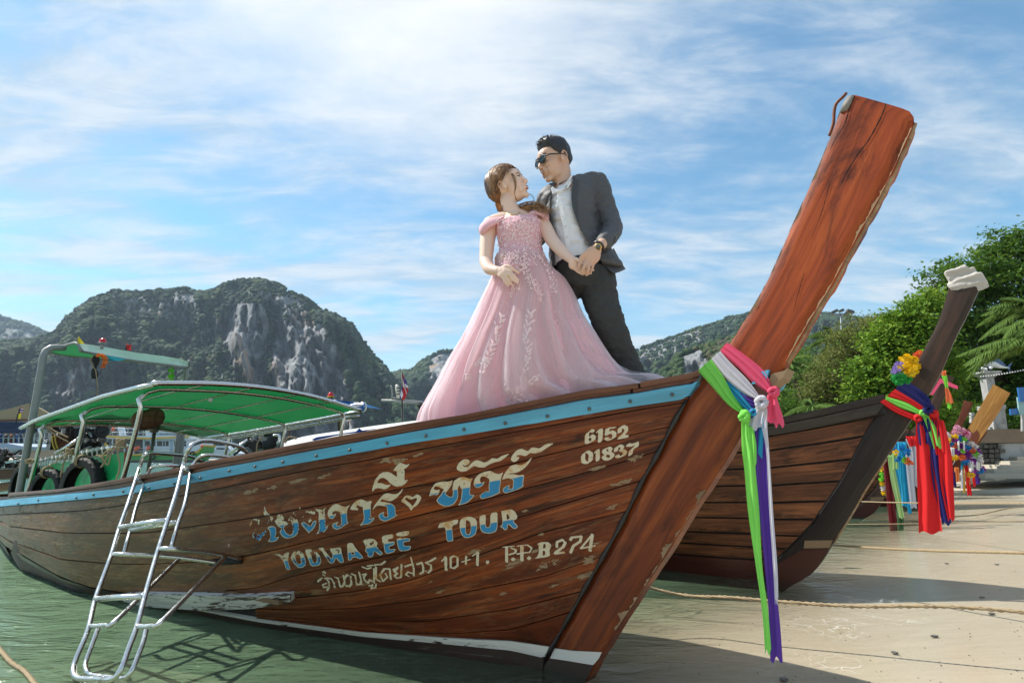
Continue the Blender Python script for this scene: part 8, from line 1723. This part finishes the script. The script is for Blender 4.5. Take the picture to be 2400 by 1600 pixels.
for i, (x, y) in enumerate([(2190, 1497), (2098, 1535), (2336, 1327), (2302, 1410), (2325, 1449), (1820, 1350), (1837, 1585), (2220, 1320)]):
    c = G(x, y, 0); c.z = gz(c.x, c.y) + .006; t = MB().prism([c + Vector((rr.uniform(.012, .03) * math.cos(a), rr.uniform(.008, .018) * math.sin(a), 0)) for a in np.linspace(0, 5.5, 6)], UP * .008).build('shell', mat('shell_bit', (.12, .11, .10), .6), smooth=False); tag(t, ['larger grey shell bit in the middle of the wet sand', 'flat shell bit nearest the bottom of the photo on the right', 'tiny shell bit near the water edge, high up the beach', 'dark speck of shell just left of the thick rope', 'shell bit just above the end of the thick rope', 'shell bit lying near the red bottom of the dark boat', 'shell bit at the bottom below the purple ribbon', 'shell bit near the slack rope'][i], 'shell', 'scraps on the sand')
mb = MB()
for i in range(420):
    x = rr.uniform(1500, 2600); y = rr.uniform(1180, 1640); c = G(x, y, 0); zz = gz(c.x, c.y)
    if c.y < 2.5: continue
    c.z = max(zz, .0) + .003; s_ = rr.uniform(.0015, .0045); mb.box(c, (s_ * 1.6, s_, s_ * .6), Matrix.Rotation(rr.uniform(0, 3), 4, 'Z'))
tag(mb.build('beach_grit', mat('dark_grit', (.07, .05, .035), .9), smooth=False), kind='stuff')

# ---------------------------------------------------------------- left: far boats, pier
M_WP = mat('white_boat_paint', (.62, .66, .70), .35); M_YP = mat('yellow_stripe', (.75, .42, .03), .4); M_GP = mat('green_boat_paint', (.05, .30, .04), .35); M_WIN = mat('dark_window', (.012, .014, .018), .1); M_ORA = mat('orange_vest', (.75, .14, .07), .7); M_BTM = mat('brown_waterline', (.06, .04, .04), .5)
dv = thing('dive_boat', P(350, 1083, 150), 'white dive boat with green hull and yellow stripes anchored in the bay', 'boat'); YD = 150
pp(dv, 'hull', [(215, 1068), (440, 1066), (462, 1060), (478, 1044), (476, 1058), (462, 1078), (450, 1082), (215, 1084)], YD, 5.5, M_GP); pp(dv, 'keel_band', [(215, 1079), (455, 1077), (448, 1086), (215, 1088)], YD - .2, 5.9, M_BTM); pp(dv, 'rubbing_strip', [(215, 1065), (440, 1062), (464, 1056), (478, 1042), (478, 1045), (464, 1060), (440, 1066), (215, 1068)], YD - .25, 6, M_YP); pp(dv, 'bow_wall', [(430, 1052), (476, 1038), (478, 1043), (462, 1056), (430, 1062)], YD + .1, 5, M_WP)
pp(dv, 'cabin', rect(337, 1027, 434, 1064), YD + .8, 4, M_WP); pp(dv, 'deck_roof', [(245, 1020), (440, 1022), (443, 1026), (440, 1029), (245, 1027)], YD, 5.5, M_WP); pp(dv, 'roof_stripe', [(245, 1020), (345, 1025), (443, 1021), (443, 1025), (345, 1029), (245, 1024)], YD - .1, .15, M_YP)
pp(dv, 'wheelhouse', [(340, 1007), (432, 1006), (437, 1021), (342, 1024)], YD + .6, 4, M_WP); pp(dv, 'wheelhouse_stripe', [(344, 1007), (434, 1005), (434, 1008), (344, 1009)], YD + .5, .1, M_YP)
for x0, x1 in ((340, 351), (356, 364), (368, 380), (382, 386), (388, 395), (408, 416), (430, 436)): pp(dv, 'window', rect(x0, 1033, x1, 1045), YD + .75, .06, M_WIN)
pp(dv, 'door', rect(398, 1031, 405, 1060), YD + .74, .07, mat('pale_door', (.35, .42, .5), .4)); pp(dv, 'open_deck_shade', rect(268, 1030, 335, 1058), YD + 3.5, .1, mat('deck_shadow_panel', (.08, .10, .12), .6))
for x in (262, 290, 312, 335): pp(dv, 'deck_post', rect(x, 1028, x + 2, 1064), YD + .5, .2, M_WP)
pp(dv, 'yellow_post', rect(245, 1024, 250, 1056), YD, .3, M_YP)
for l in ([(274, 985), (284, 985), (292, 1020), (279, 1020)], [(338, 984), (346, 984), (352, 1007), (342, 1007)]): pp(dv, 'arch_leg', l, YD + 1, .8, M_WP)
for (a, b) in [((305, 1000), (320, 984)), ((318, 984), (330, 1000)), ((330, 1000), (340, 986)), ((386, 1000), (396, 989)), ((262, 1003), (340, 1005)), ((262, 1012), (340, 1014)), ((300, 1050), (440, 1049)), ((300, 1057), (440, 1056)), ((425, 1040), (476, 1036)), ((250, 998), (254, 992))]: MB().tube([P(*a, YD), P(*b, YD)], .07, 5).build('rail', M_WP, dv)
for x in range(264, 340, 12): MB().tube([P(x, 1003, YD), P(x, 1020, YD)], .05, 5).build('rail', M_WP, dv)
for x, y, r in ((302, 1050, .5), (318, 1052, .6), (324, 1049, .5), (348, 1050, .6), (265, 1006, .5), (473, 1045, .35)): MB().ell(P(x, y, YD - .3), (r, .3, r * 1.1), 8, 6).build('life_vest', M_ORA, dv)
for x, y in ((359, 1070), (413, 1062), (450, 1063)): MB().tube([P(x, y, YD - .5) + Vector((.5 * math.cos(a), 0, .55 * math.sin(a))) for a in np.linspace(0, 6.28, 18)], .17, 6).build('fender_tyre', M_TYRE, dv)
cu = bpy.data.curves.new('boat_lettering', 'FONT'); cu.body = 'www.islanddiverspp.com'; cu.size = 1.25; cu.extrude = .01; tx = bpy.data.objects.new('boat_lettering', cu); COL.objects.link(tx); bpy.context.view_layer.update()
me = bpy.data.meshes.new_from_object(tx.evaluated_get(bpy.context.evaluated_depsgraph_get())); bpy.data.objects.remove(tx); wd_ = max(v.co.x for v in me.vertices); a, b = P(354, 1019, YD + .55), P(428, 1019, YD + .55); k = (b.x - a.x) / wd_
for v in me.vertices: v.co = Vector((a.x + v.co.x * k, a.y - v.co.z, a.z + v.co.y * k * 1.1))
me.materials.append(mat('grey_lettering', (.08, .09, .10), .6)); link(bpy.data.objects.new('boat_lettering', me), dv)
ct = thing('catamaran', P(505, 1072, 170), 'small white catamaran moored right of the dive boat', 'boat'); pp(ct, 'hull', [(486, 1052), (545, 1054), (560, 1062), (556, 1075), (480, 1075), (478, 1066)], 170, 4, M_WP); pp(ct, 'cabin', [(505, 1044), (530, 1044), (540, 1054), (498, 1054)], 170.4, 3, M_WP); pp(ct, 'cabin_window', [(508, 1049), (536, 1050), (536, 1053), (506, 1052)], 170.2, .1, M_WIN); MB().tube([P(543, 1060, 171), P(543, 1006, 171)], .12, 6).build('mast', M_WP, ct); pp(ct, 'vests', rect(470, 1058, 490, 1066), 170, .5, M_ORA)
flag((478, 1045), 151, 7, 12, THAI, 'Thai flag small on the bow of the dive boat', 'national_flag')
flag((238, 998), 60, 12, 16, THAI, 'Thai flag between the engine and the dive boat', 'national_flag')
# covered boat just behind, with its engine
cb_ = thing('covered_boat', P(830, 1030, 8.2), 'boat under a long white cover right behind the painted boat', 'boat')
rows = []
for i, (x, yt) in enumerate([(662, 1040), (675, 1033), (720, 1021), (800, 1009), (880, 997), (960, 987), (1010, 981)]):
    Y = 8.6 - i * .12; rows.append([P(x, yt + 26, Y - .5), P(x, yt + 9, Y - .4), P(x, yt + 1, Y - .15), P(x, yt, Y + .1), P(x, yt + 3, Y + .5), P(x, yt + 26, Y + .8)])
fr_ = [smooth_line([r[j] for r in rows], 30) for j in range(6)]; MB().grid(fr_).build('cover', cloth('white_boat_cover', (.62, .62, .60), trans=.2, bump=.9, sc=5), cb_); pp(cb_, 'hull', [(668, 1050), (1010, 995), (1010, 1100), (700, 1100)], 8.7, .8, M_WP)
for l in ([(730, 1030), (742, 1024), (830, 1011), (880, 1004), (880, 1008), (800, 1018), (736, 1032)], [(832, 1013), (842, 1003), (848, 1008), (856, 1008), (846, 1012)]): pp(cb_, 'blue_edging', l, 7.75, .01, cloth('blue_edging', (.02, .08, .35), trans=.1))
rope([P(669, 1038, 7.7), P(674, 1026, 7.7), P(684, 1024, 7.7), P(695, 1028, 7.7)], .012, 'tied_rope', 30, cb_)
def engine_heap(par, x0, y0, x1, y1, Y, n, seed, base=True):
    rr = random.Random(seed)
    for i in range(n):
        x, y = rr.uniform(x0, x1), rr.uniform(y0, y1); mm = (M_OIL, M_BLACK, M_ALU, M_OIL)[i % 4]
        if i % 3: MB().box(P(x, y, Y + rr.uniform(-.2, .2)), [rr.uniform(.05, .16) for _ in range(3)], Matrix.Rotation(rr.uniform(-1, 1), 4, 'Y')).build('engine_part', mm, par, smooth=False)
        else: MB().tube(smooth_line([P(x + rr.uniform(-12, 12), y + rr.uniform(-9, 9), Y + rr.uniform(-.3, 0)) for _ in range(3)], 8), rr.uniform(.008, .02), 6).build('hose', mm, par)
le = thing('longtail_engine', P(610, 1040, 9.5), 'black longtail engine on its post, seen under the front of the green canopy', 'engine'); engine_heap(le, 582, 1018, 645, 1052, 9.5, 26, 3); MB().tube(smooth_line([P(620, 1012, 9.3), P(632, 1011, 9.3), P(640, 1022, 9.3), P(634, 1040, 9.3), P(618, 1046, 9.3)], 14), .10, 12, flat=.5).build('belt_guard', M_BLACK, le); MB().tube(smooth_line([P(640, 1020, 9.2), P(653, 1020, 9.2), P(655, 1030, 9.2), P(650, 1040, 9.2)], 12), .022, 8).build('handle_loop', M_STEEL, le)
for x, w_ in ((598, .035), (620, .02), (592, .015)): MB().tube([P(x, 990, 9.4), P(x - 1, 1065, 9.4)], w_, 8).build('support_post', M_GALV, le)
MB().tube([P(535, 1066, 9.3), P(580, 1030, 9.3)], .025, 8).build('drive_tube', M_STEEL, le); MB().tube([P(548, 1066, 9.3), P(585, 1036, 9.3)], .02, 8).build('drive_tube', M_IRON, le)
rope([P(604, 1010, 9.2), P(612, 1020, 9.2), P(603, 1040, 9.2), P(601, 1060, 9.2)], .01, 'tied_rope', 30, le)
# blue roof of the next boat
br = thing('blue_roof_boat', P(800, 1010, 11), 'blue canvas roof end and posts of the boat behind the green canopy', 'boat roof'); M_BC = cloth('blue_roof_cloth', (.03, .13, .42), trans=.3, rough=.35, sc=6)
rows = [[P(752 + i * 10, 933 + i * 1.15 + j * (1.4 + i * .18) - (.8 * math.sin(i * 1.7) if j else 0), 11.2 - i * .03 + .05 * math.sin(j + i)) for j in range(7)] for i in range(11)]; MB().grid(rows).build('roof_cloth', M_BC, br); MB().grid([[r[0], r[0] + Vector((0, 1.6, .02))] for r in rows]).build('roof_cloth', M_BC, br)
MB().tube(smooth_line([P(846, 944, 11), P(854, 944, 11), P(858, 953, 11), P(854, 963, 11), P(846, 962, 11), P(800, 955, 11)], 20), .022, 8).build('roof_frame', M_STEEL, br); MB().tube([P(793, 962, 11.3), P(797, 1030, 11.3)], .035, 8).build('roof_post', M_IRON, br); MB().tube([P(800, 975, 11.3), P(796, 1030, 11.3)], .03, 8).build('roof_post', W_TAN, br); MB().tube([P(679, 985, 10.5), P(678, 1030, 10.5)], .012, 6).build('rope_stay', M_RUST, br)
beacon(775, 931, 11.3, .065, 'red beacon lamp with yellow base above the blue roof', M_RUST, True)
# flag mast and roof bar of the boat beyond
fb = thing('roof_bar', P(945, 940, 9.5), 'pale roof bar with lamp and antenna of the boat beyond', 'boat roof'); MB().tube([P(894, 938, 9.5), P(950, 939, 9.5), P(985, 942, 9.5), P(1012, 949, 9.5)], .022, 7).build('bar', M_GALV, fb); MB().tube(smooth_line([P(944, 990, 9.6), P(944, 950, 9.6), P(952, 943, 9.6), P(1000, 944, 9.6)], 14), .02, 7).build('bar', M_GALV, fb)
pp(fb, 'blue_cloth_edge', [(985, 940), (1020, 940), (1020, 955), (1005, 950)], 9.6, .8, M_BC); MB().tube(smooth_line([P(918, 937, 9.5), P(920, 926, 9.5), P(917, 903, 9.5)], 8), .014, 6).build('antenna', M_GALV, fb); MB().tube([P(918, 931, 9.5), P(936, 933, 9.5)], .014, 6).build('bracket', M_GALV, fb)
MB().tube([P(934, 933, 9.5), P(933, 926, 9.5), P(931, 906, 9.5), P(930, 901, 9.5)], [.02, .035, .035, .02], 9).build('lamp_tube', mat('cream_lamp', (.55, .52, .42), .4), fb); [MB().tube([P(933, y, 9.5), P(932.6, y - 2, 9.5)], .038, 9).build('lamp_band', M_BLACK, fb) for y in (925, 918, 911)]
MB().tube(smooth_line([P(984, 944, 9.5), P(986, 955, 9.5), P(983, 965, 9.5), P(985, 980, 9.5)], 12), [.02, .05, .055, .05, .04, .025, .03, .045, .05, .045, .035, .02], 8).build('hanging_cloth', M_BLKC, fb)
nf = thing('national_flag', P(943, 940, 9.3), 'Thai flag hanging limp from a dark staff left of the gown', 'flag'); MB().tube([P(943, 990, 9.3), P(942, 872, 9.3)], .012, 6).build('flagstaff', M_IRON, nf)
for i, (c, l) in enumerate([(FR, [(943, 876), (947, 882), (951, 898), (957, 915), (953, 925), (946, 905)]), (FW, [(943, 884), (947, 900), (954, 922), (950, 928), (944, 905)]), (FB, [(944, 882), (953, 893), (956, 903), (949, 900)]), (FW, [(948, 898), (956, 903), (957, 910), (950, 906)]), (FR, [(946, 905), (953, 925), (949, 935), (943, 938), (942, 915)]), (FB, [(942, 905), (944, 920), (938, 935), (937, 925)]), (FW, [(941, 912), (945, 925), (941, 934), (938, 925)])]): q = [P(x, y, 9.27 - i * .012) for x, y in l]; MB().prism(q, Vector((0, .006, 0))).build('stripe', c, nf, smooth=False)
# pavilion and pier
pv = thing('pavilion', P(60, 1040, 70), 'pavilion with a tiled hip roof on the pier at the left edge', 'pavilion'); M_TILE = mat('straw_tile', (.30, .25, .15), .8)
for r_ in range(9):
    t0, t1 = r_ / 9, (r_ + 1) / 9 + .02; L0, R0 = (lerp(66, -70, t0), lerp(945, 983, t0)), (lerp(72, 66, t0), lerp(945, 984, t0)); L1, R1 = (lerp(66, -70, t1), lerp(945, 983, t1)), (lerp(72, 66, t1), lerp(945, 984, t1)); pp(pv, 'tile_row', [L0, R0, R1, L1], 69 - r_ * .35, .3, M_TILE)
    L0, R0 = (lerp(70, 66, t0), lerp(945, 984, t0)), (lerp(72, 135, t0), lerp(945, 980, t0)); L1, R1 = (lerp(70, 66, t1), lerp(945, 984, t1)), (lerp(72, 135, t1), lerp(945, 980, t1)); pp(pv, 'tile_row', [L0, R0, R1, L1], 69 - r_ * .35, .3, M_TILE)
pp(pv, 'fascia', [(-80, 984), (135, 981), (134, 985), (-80, 988)], 65.8, .4, M_RUST)
for x in (-20, 30, 85, 122): pp(pv, 'pavilion_post', rect(x, 985, x + 3, 1040), 68, .3, M_GALV)
pi = thing('pier', P(40, 1055, 64), 'concrete pier with white hoop railing and dark awning', 'pier'); pp(pi, 'pier_deck', rect(-90, 1039, 140, 1062), 64, 5, M_PALE); M_AWN = cloth('dark_blue_awning', (.015, .03, .08), trans=.1); pp(pi, 'awning', [(-80, 986), (88, 990), (86, 1003), (-80, 1001)], 63, 1.5, M_AWN); pp(pi, 'awning', [(-80, 1003), (68, 1003), (62, 1014), (-80, 1013)], 62.5, 1.2, M_AWN)
for x in range(-40, 140, 12):
    MB().tube([P(x, 1039, 63.8), P(x, 1015, 63.8)], .07, 5).build('rail_post', M_WP, pi)
    MB().tube([P(x + 6 - 6 * math.cos(a), 1032 - 7 * math.sin(a), 63.8) for a in np.linspace(0, math.pi, 8)], .04, 5).build('rail_hoop', M_WP, pi)
for i, x in enumerate(range(-30, 66, 14)): MB().tube([P(x + 5, 1036, 65), P(x + 5, 1017, 65)], .32, 12).build('barrel', (M_BTM, M_RUST, M_BC)[i % 3], pi)
flag((38, 990), 62, 9, 12, [(FY, 1)], 'plain yellow flag in front of the pavilion roof'); flag((43, 975), 62.5, 9, 11, THAI, 'Thai flag above the yellow one', 'national_flag')
fb2 = thing('longtail_boat', P(10, 1110, 12), 'boat with a blue and white cover and dark engine at the far left edge', 'boat'); pp(fb2, 'boat_cover', [(-60, 1040), (15, 1038), (58, 1046), (56, 1052), (-60, 1054)], 13, 1.2, mat('pale_blue_cover', (.35, .42, .55), .5)); engine_heap(fb2, -20, 1056, 56, 1092, 12, 40, 8); pp(fb2, 'hull', [(-80, 1100), (40, 1098), (60, 1092), (30, 1120), (-80, 1128)], 12, 1.5, W_BR)
fb3 = thing('moored_boat', P(95, 1070, 30), 'small boat with white windscreen between pier and engine', 'boat'); pp(fb3, 'windscreen', [(84, 1030), (108, 1028), (118, 1044), (110, 1048)], 30, .1, M_WP); pp(fb3, 'hull', [(66, 1052), (120, 1044), (140, 1060), (120, 1078), (66, 1075)], 30.2, 1.5, mat('peach_hull', (.5, .32, .22), .5)); pp(fb3, 'blue_stripe', [(66, 1052), (120, 1044), (121, 1046), (66, 1055)], 30.1, .1, M_BLUE)
fb4 = thing('small_boat', P(20, 1150, 7.5), 'grey planked side deck at the stern, left edge', 'boat'); 
for k in range(4): pp(fb4, 'deck_plank', [(-60, 1142 + k * 4), (24, 1128 + k * 5), (24, 1132 + k * 5), (-60, 1146 + k * 4)], 9.6 - k * .2, .25, W_DECK)
ls = tag(rope([G(-40, 1470, .01), G(20, 1545, .01), G(60, 1575, .01), G(110, 1640, .01)], .012, 'mooring_rope', 80), 'pale rope floating at the bottom left corner', 'rope', 'mooring ropes to the beach')
bo = MB().ell(P(288, 1085, 5.2), (.035, .03, .10), 12, 10).build('float', M_ORA); tag(bo, 'orange float hanging beside the right tarpaulin post', 'float')
fr2 = thing('rope_post', P(352, 1095, 7), 'round capped post with a wire hoop, seen above the ladder', 'post'); MB().tube([P(346, 1110, 7), P(362, 1012, 7)], .02, 8).build('post_shaft', M_GALV, fr2); MB().tube([P(361, 1013, 7), P(362, 1001, 7)], [.045, .05], 14).build('post_cap', M_GALV, fr2); MB().tube([P(363, 1002, 7) + Vector((.17 * math.cos(a), .12 * math.sin(a), .02 * math.cos(a))) for a in np.linspace(0, 6.28, 24)], .012, 6).build('wire_hoop', M_BLACK, fr2)
t = thing('roof_post', P(422, 1060, 8), 'dark square post standing beyond the ladder hooks', 'post'); pp(t, 'post_shaft', [(423, 1000), (429, 1000), (421, 1092), (413, 1092)], 8, .06, M_GALV)
